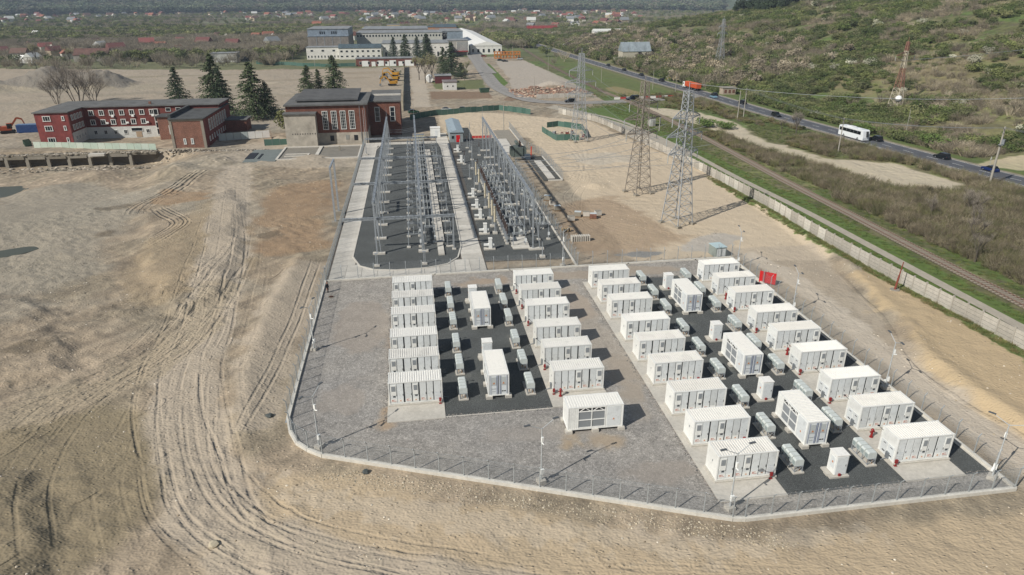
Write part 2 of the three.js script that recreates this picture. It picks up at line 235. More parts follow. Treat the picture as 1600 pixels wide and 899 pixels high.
function siteMarks(G) {
  // broad changes of soil
  G.patch([[-75, 40], [-30, 40], [-24, 58], [-30, 72], [-48, 70], [-75, 60]], [128, 116, 91], { soft: 9, rough: 1, scale: 9, amount: 0.7 });
  G.patch([[-103, 184], [-91, 200], [-66, 172], [-54, 119], [-61, 108], [-90, 112]], EARTH.grey, { soft: 8, rough: 1.1, scale: 7, amount: 0.75 });
  G.patch([[-37, 174], [-19.5, 178], [-17.5, 123], [-27.2, 120], [-33, 141]], EARTH.rust, { soft: 6, rough: 1.3, scale: 6, amount: 0.6 });
  G.patch([[-24, 113], [-17.3, 118], [-16.6, 92], [-16.6, 70], [-19, 60], [-23, 75], [-24.5, 94]], EARTH.pale, { soft: 4, rough: 1, scale: 3, amount: 0.75 });
  G.patch([[-13, 58], [12, 46.5], [25, 42], [60, 42], [60, 20], [-12, 20], [-20, 50]], [181, 162, 133], { soft: 5, rough: 0.9, scale: 5, amount: 0.86 });
  G.patch([[-18, 60], [-12, 55], [10, 47], [26, 42.5], [38, 42.8], [38, 40.8], [24, 40.5], [0, 47], [-14, 53]], EARTH.chalk, { soft: 2.4, rough: 1.6, scale: 1.2, amount: 0.28 });
  G.patch([[-45, 160], [-40, 158], [-29, 118], [-36, 104], [-44, 100], [-52, 122]], [156, 138, 110], { soft: 6, rough: 1, scale: 5, amount: 0.55 });
  G.patch(HAUL, EARTH.pale, { closed: false, width: 8, soft: 3, rough: 0.9, scale: 3, amount: 0.85 });
  G.patch([[-32.2, 107], [-32.2, 90.7], [-34.5, 82], [-39.2, 76.5], [-46, 72], [-56, 67]], [158, 144, 121], { closed: false, width: 6, soft: 3, rough: 1, scale: 3, amount: 0.75 });
  G.patch([[-16.5, 228], [-54, 232], [-58, 205], [-30, 190], [-16.5, 190]], EARTH.pale, { soft: 5, rough: 1, scale: 5, amount: 0.6 });
  G.patch([[37, 108], [74, 104], [76, 170], [66, 255], [30, 280], [10, 282], [10, 226], [38, 226]], EARTH.sand, { soft: 3, rough: 0.7, scale: 6, amount: 0.9 });
  G.patch([[28, 132], [34, 150], [44, 150], [51, 131], [52, 119], [40, 112], [28, 112]], [152, 131, 107], { soft: 7, rough: 1.4, scale: 5, amount: 0.7 });
  G.patch([[55.6, 44], [62, 44], [64, 75], [70, 100], [73, 112], [56, 112]], EARTH.pale, { soft: 2, rough: 0.8, scale: 4, amount: 0.7 });
  G.patch([[62, 40], [75, 40], [75, 95], [70, 96], [65, 76], [61.5, 64]], [184, 162, 127], { soft: 3, rough: 1.3, scale: 4, amount: 0.85 });
  G.patch([[58.8, 108], [61.2, 95.5], [59.4, 73.4], [58.6, 58.2], [59, 40]], EARTH.chalk, { closed: false, width: 4.2, soft: 2.4, rough: 0.8, scale: 2, amount: 0.5 });
  G.patch([[47, 113], [52, 118], [58, 122], [62, 118], [54, 111]], [170, 164, 154], { soft: 2, rough: 1, scale: 2, amount: 0.8 });
  G.patch([[34, 112.5], [40, 114], [45, 112], [40, 110]], [120, 122, 122], { soft: 1.4, rough: 1.2, scale: 1.6, amount: 0.8 });
  G.patch([[43, 196], [60, 200], [64, 186], [48, 183]], [168, 166, 158], { soft: 3, rough: 1.4, scale: 4, amount: 0.35 });
  for (const [a, b, r] of [[-68, 160, 5], [-30, 134, 3.4], [-77, 120, 5], [-62, 140, 3], [-40, 66, 2.5], [-52, 88, 4]]) G.patch([[a - r, b], [a, b + r * 0.8], [a + r, b], [a, b - r * 0.7]], EARTH.wet, { soft: 2.5, rough: 1.3, scale: 2, amount: 0.6 });
  G.patch([[-62, 175], [-50, 168], [-47, 158], [-60, 160]], EARTH.rust, { soft: 3, rough: 1.4, scale: 3, amount: 0.6 });
  // grass that has crept along the foot of the wall
  G.patch([[74.6, 55], [75.6, 80], [74, 98], [74, 118], [75.2, 134], [75, 160]], EARTH.grass, { closed: false, width: 2.2, soft: 1, rough: 1.6, scale: 1.4, amount: 0.9 });
  // wheel tracks
  const many = (n, w) => Array.from({ length: n }, (_, i) => -w / 2 + w * (i + 0.5) / n + (PT[i * 37 + 5] - 0.5) * 0.7);
  const keepSeed = seed; seed = 4242;
  for (let k = 0; k < 8; k++) { const o = rr(-5, 5), drift = rr(-2.5, 2.5), i0 = Math.floor(rnd() * 4), i1 = HAUL.length - Math.floor(rnd() * 3), P = HAUL.slice(i0, i1).map(([a, b], q) => [a + o + drift * (q / HAUL.length - 0.5) * 2, b + rr(-1, 1)]); G.ruts(P, [-0.95, 0.95], { wob: 0.8, width: rr(0.22, 0.5), depth: rr(0.25, 0.9), broken: rr(0.45, 0.64) }); }
  for (let k = 0; k < 8; k++) { const s = rr(-5, 5), t = rr(-8, 10); G.ruts([[-32 + s * 0.6, 112 + 3 * t], [-32.4 + s, 94 + t], [-35 + s + t * 0.1, 83 + t * 0.3], [-40 + s * 0.5, 77 + t * 0.6], [-48, 72 + t], [-62, 66 + t * 1.5]], [-0.9, 0.9], { wob: 0.8, width: rr(0.35, 0.8), depth: rr(0.4, 1.1), broken: rr(0.42, 0.6) }); }
  for (let k = 0; k < 3; k++) { const s = rr(-3, 3); G.ruts([[-31 + s, 95], [-34.2 + s, 83.6], [-37 + s * 1.5, 77], [-38 + s * 2, 70], [-36 + s * 2, 58], [-30 + s * 2, 46]], [-0.9, 0.9], { wob: 0.8, width: rr(0.28, 0.45), depth: rr(0.3, 0.7), broken: rr(0.42, 0.6) }); }
  seed = keepSeed;
  G.ruts([[-57.3, 193], [-57.9, 179.8], [-59, 170.6], [-60.5, 164], [-61.4, 157.2], [-60.5, 152.2]], [-1.7, -1.1, 0.2, 0.9, 1.7], { width: 0.6, depth: 2.2, wob: 0.7, broken: 0.32 });
  G.ruts([[-59, 158.4], [-52.8, 148.6], [-47.9, 141.2], [-48.6, 134.4], [-51, 129]], [-1.6, -0.8, 0.5, 1.3], { width: 0.5, depth: 1.6, wob: 0.7, broken: 0.38 });
  G.ruts([[-28.9, 72], [-24.7, 59.7], [-20.8, 52.6], [-15.2, 47.1], [-4, 41.5], [16, 34]], [-2.2, -1.3, 0.9, 1.7], { width: 0.32, depth: 0.8, wob: 0.7, broken: 0.48 });
  G.ruts([[-26, 74], [-22.1, 60.4], [-19.1, 55], [-14.7, 50.1], [-9, 46.5], [6, 41]], [0, 0.8, 2.4], { width: 0.28, depth: 0.6, wob: 0.7, broken: 0.5 });
  { const ks = seed; seed = 515; for (let k = 0; k < 170; k++) { const a = rr(-70, -24), b = rr(36, 110), t = rr(0.5, 1.25), L = rr(1.5, 6), c = rr(-1.5, 1.5); G.ruts([[a, b], [a + Math.cos(t) * L / 2 + c * 0.2, b + Math.sin(t) * L / 2], [a + Math.cos(t + c * 0.15) * L, b + Math.sin(t + c * 0.15) * L]], [0], { width: rr(0.2, 0.6), depth: rr(-0.9, 1.2), wob: 0.4, broken: rr(0.4, 0.55) }); } seed = ks; }
  for (let k = 0; k < 2; k++) G.ruts([[-17.5 - k * 1.5, 119], [-18 - k * 1.3, 95], [-19 - k * 1.2, 75], [-20.5 - k, 62]], [0], { width: 0.3, wob: 0.6, broken: 0.45 });
  for (let k = 0; k < 5; k++) G.ruts([[-8 + k * 9.5, 48 - k * 1.2 - 1], [-2 + k * 5.5, 44 - k * 0.9], [9 + k * 5.5, 40 - k * 0.6]], [0, 0.5], { width: 0.25, depth: 0.3, wob: 0.7, broken: 0.58 });
  for (let k = 0; k < 4; k++) G.ruts([[40 + k * 3, 250], [45 + k * 2, 205], [43 - k, 170], [36 - k * 2, 150], [33 + k * 3, 128], [45 + k * 4, 114]], [0, 1.7], { width: 0.35, depth: 0.35, wob: 0.8, broken: 0.52 });
  G.ruts([[58.8, 108], [61.2, 95.5], [59.4, 73.4], [58.6, 58.2], [59, 40]], [-0.9, 0.8], { width: 0.3, depth: 0.25, wob: 0.6, broken: 0.5 });
  G.ruts(BANK.slice(0, 7).map(([b, a]) => [a - 0.6, b]), [0], { width: 0.5, depth: -1.2, wob: 0.4, broken: 0.4 });
}
// ---- the three sheets of ground: the site, its surroundings, the valley
function sheet(name, a0, a1, b0, b1, na, nb, mat, hole, label, drop = 0, warp = (t) => t) {
  const pos = new Float32Array((na + 1) * (nb + 1) * 3), uv = new Float32Array((na + 1) * (nb + 1) * 2), idx = [];
  for (let j = 0; j <= nb; j++) for (let i = 0; i <= na; i++) { const u = i / na, v = warp(j / nb), a = lerp(a0, a1, u), b = lerp(b0, b1, v), o = j * (na + 1) + i; pos[o * 3] = a; pos[o * 3 + 1] = hgt(a, b) - drop; pos[o * 3 + 2] = -b; uv[o * 2] = u; uv[o * 2 + 1] = v; }
  for (let j = 0; j < nb; j++) for (let i = 0; i < na; i++) { const p = j * (na + 1) + i, q = p + na + 1; if (hole) { const ins = (k) => pos[k * 3] > hole[0] && pos[k * 3] < hole[1] && -pos[k * 3 + 2] > hole[2] && -pos[k * 3 + 2] < hole[3]; if (ins(p) && ins(p + 1) && ins(q) && ins(q + 1)) continue; } idx.push(p, p + 1, q, p + 1, q + 1, q); }
  const g = new THREE.BufferGeometry(); g.setAttribute('position', new THREE.BufferAttribute(pos, 3)); g.setAttribute('uv', new THREE.BufferAttribute(uv, 2)); g.setIndex(new THREE.BufferAttribute(new Uint32Array(idx), 1)); g.computeVertexNormals();
  return struct(new THREE.Mesh(g, mat), name, label, 'ground');
}
{
  const G = new Ground(-112, 78, 26, 170, 2048, 2048); dirtBase(G, true); siteMarks(G);
  const [map, bump] = G.textures();
  sheet('site_ground', -112, 78, 26, 170, 520, 400, new THREE.MeshStandardMaterial({ map, bumpMap: bump, bumpScale: 0.42, roughness: 1 }), [-16, 54, 66, 107], 'bare tracked earth of the building site around the fenced compound');
}
{
  const A0 = -330, A1 = 330, B0 = -30, B1 = 560, G = new Ground(A0, A1, B0, B1, 2048, 2048); dirtBase(G, false); siteMarks(G);
  // everything beyond the wall is grass, scrub and sand
  G.mask((c) => { c.beginPath(); [[76, -40], [76, 132], [76.5, 170], [73, 214], [68.5, 252], [60, 276], [66, 284], [92, 297], [86, 300], [84, 560], [340, 560], [340, -40]].forEach((p, i) => (i ? c.lineTo(...p) : c.moveTo(...p))); c.fill(); }, 50, A1, B0, B1, 0.8, (v, o, i, a, b) => {
    const n = fbm(a / 13, b / 13 + 7, 4), m = fbm(a / 42 + 60, b / 42, 4), f = fbm(a / 2, b / 2, 3), t = sstep(0.3, 0.7, v), col = [0, 0, 0];
    mix3(col, 0, EARTH.scrub, 1); mix3(col, 0, EARTH.grass, sstep(0.42, 0.62, n)); mix3(col, 0, EARTH.dry, 0.55 * sstep(0.52, 0.68, m)); mix3(col, 0, EARTH.brush, 0.8 * sstep(0.5, 0.7, fbm(a / 6 + 9, b / 6, 4)));
    const k = 1 + 0.5 * (f - 0.5); mix3(G.c, o, [col[0] * k, col[1] * k, col[2] * k], t); G.z[i] += t * 1.4 * (f - 0.5);
  });
  G.patch([[76.4, 40], [76.8, 92], [76.4, 119], [77.6, 163], [75, 212], [69, 258], [79, 262], [86, 230], [87, 180], [86, 119], [85, 60]], [84, 104, 44], { soft: 1.2, rough: 1.0, scale: 3, amount: 0.9 });
  G.patch([[66, 275], [90, 296], [94, 262], [86, 240], [76, 250]], [85, 104, 48], { soft: 2, rough: 0.7, scale: 5, amount: 0.9 });
  G.patch([[98, 290], [132, 262], [140, 240], [136, 200], [122, 236], [114, 262]], [82, 99, 48], { soft: 3, rough: 0.9, scale: 6, amount: 0.7 });
  G.patch([[95, 315], [128, 318], [124, 400], [118, 560], [104, 560], [100, 400]], [92, 103, 52], { soft: 3, rough: 1.2, scale: 8, amount: 0.8 });
  G.patch([[98, 320], [112, 322], [106, 360], [98, 350]], [140, 124, 88], { soft: 3, rough: 1.2, scale: 5, amount: 0.8 });
  G.patch([[154, 80], [160, 140], [156, 200], [150, 260], [146, 330], [140, 400]], [84, 102, 46], { closed: false, width: 7, soft: 2, rough: 1.2, scale: 4, amount: 0.75 });
  G.patch([[139, 80], [139, 140], [137, 200], [133, 250], [129, 310], [124, 400], [119, 560]], [104, 108, 62], { closed: false, width: 4, soft: 1.5, rough: 1, scale: 4, amount: 0.7 });
  G.patch([[170, 300], [230, 312], [250, 250], [196, 240]], [140, 124, 94], { soft: 10, rough: 1.3, scale: 12, amount: 0.5 });
  G.patch([[152, 166], [164, 172], [186, 168], [188, 160], [160, 158]], EARTH.sand, { soft: 2, rough: 0.8, scale: 3, amount: 0.8 });
  G.patch(SANDPIT, [190, 177, 154], { soft: 3.5, rough: 1.3, scale: 5, amount: 0.92 });
  // the works yard beyond
  G.patch([[47, 330], [86, 322], [88, 400], [84, 520], [62, 520], [56, 400]], [168, 158, 144], { soft: 2, rough: 0.9, scale: 6, amount: 0.9 });
  G.patch([[47, 328], [86, 320], [87, 352], [50, 356]], [120, 104, 84], { soft: 3, rough: 1.3, scale: 5, amount: 0.7 });
  G.patch([[47.2, 524], [55.4, 497], [52.4, 381], [47, 362]], [84, 104, 44], { soft: 0.8, rough: 0.4, scale: 3, amount: 1 });
  G.patch([[9, 352], [38, 345], [37, 322], [9, 325]], [124, 103, 82], { soft: 1, rough: 0.5, scale: 4, amount: 0.95 });
  G.patch([[41, 316], [46, 330], [49, 322], [45, 312]], [124, 103, 82], { soft: 1, rough: 0.5, scale: 2, amount: 0.9 });
  G.patch([[0.5, 300], [0.5, 480], [9, 480], [8, 300]], [176, 164, 146], { soft: 2, rough: 1, scale: 5, amount: 0.8 });
  G.patch([[12, 360], [38, 360], [40, 400], [12, 400]], [88, 96, 52], { soft: 2, rough: 1, scale: 4, amount: 0.8 });
  G.patch([[-330, 250], [-150, 250], [-118, 262], [-30, 262], [-4.5, 280], [-4.5, 478], [-98, 476], [-330, 540]], [158, 145, 126], { soft: 6, rough: 1, scale: 18, amount: 0.8 });
  G.patch([[-330, 395], [-180, 400], [-90, 420], [-60, 400], [-170, 380], [-330, 370]], [148, 138, 118], { soft: 8, rough: 1.3, scale: 14, amount: 0.7 });
  G.patch([[-216, 400], [-184, 430], [-150, 420], [-148, 396], [-186, 392]], [118, 112, 102], { soft: 4, rough: 1, scale: 4, amount: 0.8 });
  for (const [a, b, ra, rb, c] of [[-60, 420, 40, 5, [142, 130, 110]], [-120, 370, 60, 6, [140, 130, 112]], [-180, 340, 50, 5, [146, 136, 118]], [-70, 350, 36, 5, [150, 138, 118]], [-30, 450, 20, 7, [146, 133, 112]], [-140, 450, 50, 6, [138, 128, 106]], [-240, 330, 40, 8, [144, 136, 120]], [-30, 330, 16, 4, [176, 164, 144]], [-100, 400, 30, 4, [178, 164, 142]]]) G.patch(Array.from({ length: 14 }, (_, k) => [a + ra * Math.cos(k * 0.449), b + rb * Math.sin(k * 0.449) + ra * 0.12 * Math.cos(k * 0.449)]), c, { soft: 4, rough: 1.6, scale: 9, amount: 0.75 });
  G.patch([[-110, 262], [-70, 250], [-40, 262], [-50, 275], [-92, 285]], [150, 140, 124], { soft: 5, rough: 1, scale: 6, amount: 0.7 });
  G.patch([[-330, 530], [-100, 482], [0, 486], [0, 560], [-330, 560]], [98, 100, 66], { soft: 4, rough: 1.2, scale: 9, amount: 0.9 });
  G.patch([[-330, 230], [-150, 235], [-150, 180], [-330, 170]], [150, 142, 126], { soft: 8, rough: 1.2, scale: 9, amount: 0.7 });
  const [map, bump] = G.textures();
  sheet('surrounding_ground', A0, A1, B0, B1, 440, 400, new THREE.MeshStandardMaterial({ map, bumpMap: bump, bumpScale: 0.8, roughness: 1 }), [-111, 77, 27, 169], 'earth and grass around the building site', 0.02);
}
{
  const A0 = -6000, A1 = 6000, B0 = -900, B1 = 9000, G = new Ground(A0, A1, B0, B1, 2048, 2048);
  const c = G.c;
  G.each((a, b, o) => {
    const r = Math.hypot(a, b), n = fbm(a / 170 + 3, b / 120, 4), m = fbm(a / 60, b / 30 + 40, 4), q = fbm(a / 320 + 70, b / 90, 3);
    mix3(c, o, [98, 98, 70], 1); mix3(c, o, [104, 116, 62], sstep(0.5, 0.62, n)); mix3(c, o, [112, 102, 82], 0.9 * sstep(0.52, 0.66, m)); mix3(c, o, [88, 96, 56], 0.8 * sstep(0.5, 0.6, q));
    mix3(c, o, [78, 88, 62], sstep(2200, 2700, r + 300 * (n - 0.5))); const k = 1 + 0.4 * (fbm(a / 14, b / 14, 2) - 0.5); for (let j = 0; j < 3; j++) c[o + j] *= k;
    if (a > 120 && b < 1100) { mix3(c, o, [94, 98, 58], 0.8); mix3(c, o, [120, 112, 80], 0.5 * sstep(0.52, 0.66, m)); }
  });
  const [map] = G.textures(false);
  sheet('valley_ground', A0, A1, B0, B1, 420, 420, new THREE.MeshStandardMaterial({ map, roughness: 1 }), [-326, 326, -26, 545], 'broad valley floor with far wooded hills', 0.25, (t) => { const s = t; return lerp(s, s * s, 0.55); });
}
// ---------------------------------------------------------------- fenced battery compound
const shapeOf = (pts) => { const s = new THREE.Shape(); pts.forEach(([a, b], i) => (i ? s.lineTo(a, b) : s.moveTo(a, b))); return s; };
function flatSheet(name, pts, y, mat, label, holes = []) { // level sheet, uv in metres
  const s = shapeOf(pts); holes.forEach((h) => s.holes.push(new THREE.Path(h.map(([a, b]) => new THREE.Vector2(a, b)))));
  const g = new THREE.ShapeGeometry(s); g.rotateX(-Math.PI / 2); g.translate(0, y, 0);
  return struct(new THREE.Mesh(g, mat), name, label, 'ground');
}
const OUT = [[-15.8, 107.2], [-15.7, 74.7], [-15.6, 66.8], [-15, 64.3], [-14, 62.1], [-12.7, 60.7], [-11.1, 59.5], [26.2, 44.75], [27.3, 44.55], [54.4, 44.7], [54.5, 76], [54.9, 107.7]];
{
  const G = new Ground(-17, 56, 43, 109, 2048, 1850), c = G.c, z = G.z;
  G.each((a, b, o, i, x, y) => {
    const n = fbm(a / 11, b / 11 + 3, 4), f = fbm(a / 1.1, b / 1.1, 3), s = PT[(x * 15731 + y * 78922 + (x * y)) & 65535], s2 = PT[((x >> 2) * 7919 + (y >> 2) * 10473) & 65535];
    const k = 1 + 0.2 * (f - 0.5) + 0.4 * (s - 0.5) + 0.16 * (s2 - 0.5) + (s2 > 0.96 ? 0.1 : 0) + 0.12 * (PT[((x >> 3) * 331 + (y >> 3) * 9973) & 65535] - 0.5); c[o] = (145 + 16 * (n - 0.5)) * k; c[o + 1] = (140 + 12 * (n - 0.5)) * k; c[o + 2] = (132 + 6 * (n - 0.5)) * k; z[i] = 0.8 * (s - 0.5) + 0.6 * (f - 0.5);
  });
  for (const [a, b, ra, rb, col, amt] of [[23.4, 80, 2.2, 22, [160, 149, 134], 0.5], [22.5, 92, 3, 6, [160, 144, 126], 0.45], [-3, 82, 2.2, 6, [160, 140, 118], 0.6], [-9, 90, 4, 9, [152, 140, 126], 0.5], [-5.6, 66, 0.8, 4, [172, 146, 116], 0.7], [14.6, 58.6, 1.2, 2, [168, 146, 116], 0.8], [18, 57.5, 3, 1.2, [160, 142, 118], 0.7], [24, 70, 2, 6, [152, 140, 124], 0.5], [-10, 70, 3, 4, [152, 142, 130], 0.5], [30, 104, 16, 2, [160, 144, 124], 0.6], [9, 103, 6, 1.2, [160, 140, 118], 0.7], [11, 60, 8, 1.6, [150, 142, 132], 0.5], [22, 52, 4, 2, [148, 138, 126], 0.5], [-14, 60.5, 1.5, 1.5, [165, 148, 124], 0.6]])
    G.patch(Array.from({ length: 12 }, (_, k) => [a + ra * Math.cos(k * Math.PI / 6), b + rb * Math.sin(k * Math.PI / 6)]), col, { soft: 2.2, rough: 1.2, scale: 2.2, amount: amt });
  G.ruts([[22, 106], [23, 90], [23.4, 75], [22.6, 63], [16, 56.5], [2, 60], [-9, 66], [-11, 85], [-10, 104]], [-1, -0.6, 0.7, 1.1], { width: 0.4, depth: 0.3, wob: 0.5 });
  G.ruts([[23.6, 106], [24, 90], [24.2, 75], [23.4, 60], [24, 50]], [-0.9, 0.9], { width: 0.4, depth: 0.3, wob: 0.5 });
  const [map, bump] = G.textures();
  const g = new THREE.ShapeGeometry(shapeOf(OUT)); const p = g.attributes.position, uv = g.attributes.uv; for (let i = 0; i < p.count; i++) uv.setXY(i, (p.getX(i) + 17) / 73, (p.getY(i) - 43) / 66);
  g.rotateX(-Math.PI / 2);
  struct(new THREE.Mesh(g, new THREE.MeshStandardMaterial({ map, bumpMap: bump, bumpScale: 0.08, roughness: 1 })), 'gravel_yard', 'grey crushed-stone yard inside the compound fence', 'ground');
}
const darkStone = new THREE.MeshStandardMaterial({ color: '#8d9190', map: T_stone, bumpMap: T_stoneB, bumpScale: 0.03, roughness: 1 });
const rect = (a0, a1, b0, b1) => [[a0, b0], [a1, b0], [a1, b1], [a0, b1]];
flatSheet('dark_gravel_bed', rect(1.7, 13.9, 64.75, 101), 0.012, darkStone, 'dark gravel bed between the two left container rows');
flatSheet('dark_gravel_bed', rect(32.7, 44.95, 47.05, 100.9), 0.012, darkStone, 'dark gravel bed between the two right container rows');
flatSheet('dark_gravel_bed', [[51.3, 47.3], [54.2, 47.3], [54.3, 76], [54.6, 103], [51.3, 101]], 0.012, darkStone, 'narrow dark gravel strip behind the rightmost container row');
function kerbs(name, P, label, w = 0.28, h = 0.2, m = concPale) { const g = new THREE.Group(); for (let i = 0; i + 1 < P.length; i++) { const [a, b] = P[i], [c, d] = P[i + 1], L = Math.hypot(c - a, d - b), n = Math.max(1, Math.round(L / 3)); for (let k = 0; k < n; k++) { const p = [lerp(a, c, k / n), lerp(b, d, k / n)], q = [lerp(a, c, (k + 1) / n), lerp(b, d, (k + 1) / n)], e = 0.006 / (L / n); new MB().bar([lerp(p[0], q[0], e), h / 2 - 0.15, -lerp(p[1], q[1], e)], [lerp(q[0], p[0], e), h / 2 - 0.15, -lerp(q[1], p[1], e)], w, h + 0.3).build('kerb_stone', m, g); } } return struct(g, name, label, 'kerb'); }
{ // concrete strips under the container rows, cast in bays
  for (const [a0, a1, b0, nm] of [[-4.72, 1.7, 64.4, 'leftmost'], [13.9, 20.75, 64.75, 'second'], [25.95, 32.7, 46.9, 'third'], [44.95, 51.3, 47.1, 'rightmost']]) {
    const g = new THREE.Group(); for (let b = b0; b < 99.5;) { const b1 = b + 5.8 > 99 ? 100.4 : b + 5.8; new MB().span(a0, a1, -0.1, 0.09 + 0.004 * rnd(), -b - 0.012, -b1 + 0.012).build('slab', conc, g); b = b1; }
    struct(g, 'concrete_strip', 'pale concrete strip under the ' + nm + ' row of containers', 'slab');
  }
  kerbs('perimeter_kerb', [...OUT, [37.3, 107.5], [0, 107.4], [-15.8, 107.2]], 'pale concrete kerb all around the compound', 0.38, 0.24, M('kerb concrete', '#e0ddd4', { map: T_conc, roughness: 0.95 }));
  kerbs('bed_kerb', [[1.75, 64.68], [13.9, 64.68]], 'thin concrete kerb along the front of the left gravel bed', 0.12, 0.05);
  kerbs('bed_kerb', [[54.15, 47.3], [54.2, 76], [54.5, 103]], 'thin concrete kerb beside the right-hand fence', 0.2, 0.07);
}
// ---- fences of welded wire panels on posts
const wireGeo = (() => { const m = new MB(); for (let i = 0; i < 24; i++) m.box((i + 0.5) / 24, 1.02, 0, 0.0028, 2.0, 0.006); for (let j = 0; j <= 9; j++) m.box(0.5, 0.04 + j * 0.218, 0.004, 1, 0.007, 0.007); for (let j = 0; j < 3; j++) m.box(0.5, 2.14 + j * 0.12, 0.03 + j * 0.075, 1, 0.008, 0.008); return m.geo(); })();
const postGeo = (() => { const m = new MB(); m.box(0, 1.04, 0, 0.085, 2.12, 0.085); m.bar([0, 2.08, 0], [0, 2.46, 0.27], 0.075); return m.geo(); })();
const wireM = M('fence wire', '#a7adae', { metalness: 0.4, roughness: 0.5 }), postM = M('fence post steel', '#c3c8c8', { map: T_steel, metalness: 0.3, roughness: 0.5 });
function fence(P, label, y = 0.2, step = 2.5, hs = 1) {
  const o = thing('mesh_fence', label, 'fence', P[0][0], y, P[0][1]);
  for (let i = 0; i + 1 < P.length; i++) {
    const [a, b] = P[i], [c, d] = P[i + 1], L = Math.hypot(c - a, d - b), n = Math.max(1, Math.round(L / step)), turn = Math.atan2(d - b, c - a);
    for (let k = 0; k < n; k++) {
      const x = lerp(a, c, k / n) - P[0][0], z = -(lerp(b, d, k / n) - P[0][1]);
      const w = mesh('wire_panel', wireGeo, wireM, o); w.position.set(x, 0, z); w.rotation.y = turn; w.scale.set(L / n, hs, 1);
      const p = mesh('post', postGeo, postM, o); p.position.set(x, 0, z); p.rotation.y = turn; p.scale.y = hs;
    }
    if (i + 2 === P.length) { const p = mesh('post', postGeo, postM, o); p.position.set(c - P[0][0], 0, -(d - P[0][1])); p.rotation.y = turn; p.scale.y = hs; }
  }
  return o;
}
fence([[-15.75, 107], [-15.68, 74.7], [-15.58, 66.8], [-14.95, 64.3], [-13.95, 62.1], [-12.65, 60.75], [-11.1, 59.55]], 'wire mesh fence along the left edge of the compound');
fence([[-11.1, 59.55], [26.2, 44.8]], 'wire mesh fence slanting across the front of the gravel yard');
fence([[26.2, 44.8], [27.3, 44.6], [54.4, 44.75]], 'wire mesh fence in front of the right container rows');
fence([[54.45, 44.8], [54.5, 76], [54.9, 107.6]], 'wire mesh fence along the right edge of the compound', 0.1);
fence([[54.9, 107.6], [37.3, 107.5], [26.8, 107.5]], 'wire mesh fence at the back right of the compound');
fence([[26.8, 107.45], [0, 107.4], [-15.7, 107.2]], 'wire mesh fence between the compound and the switchyard');

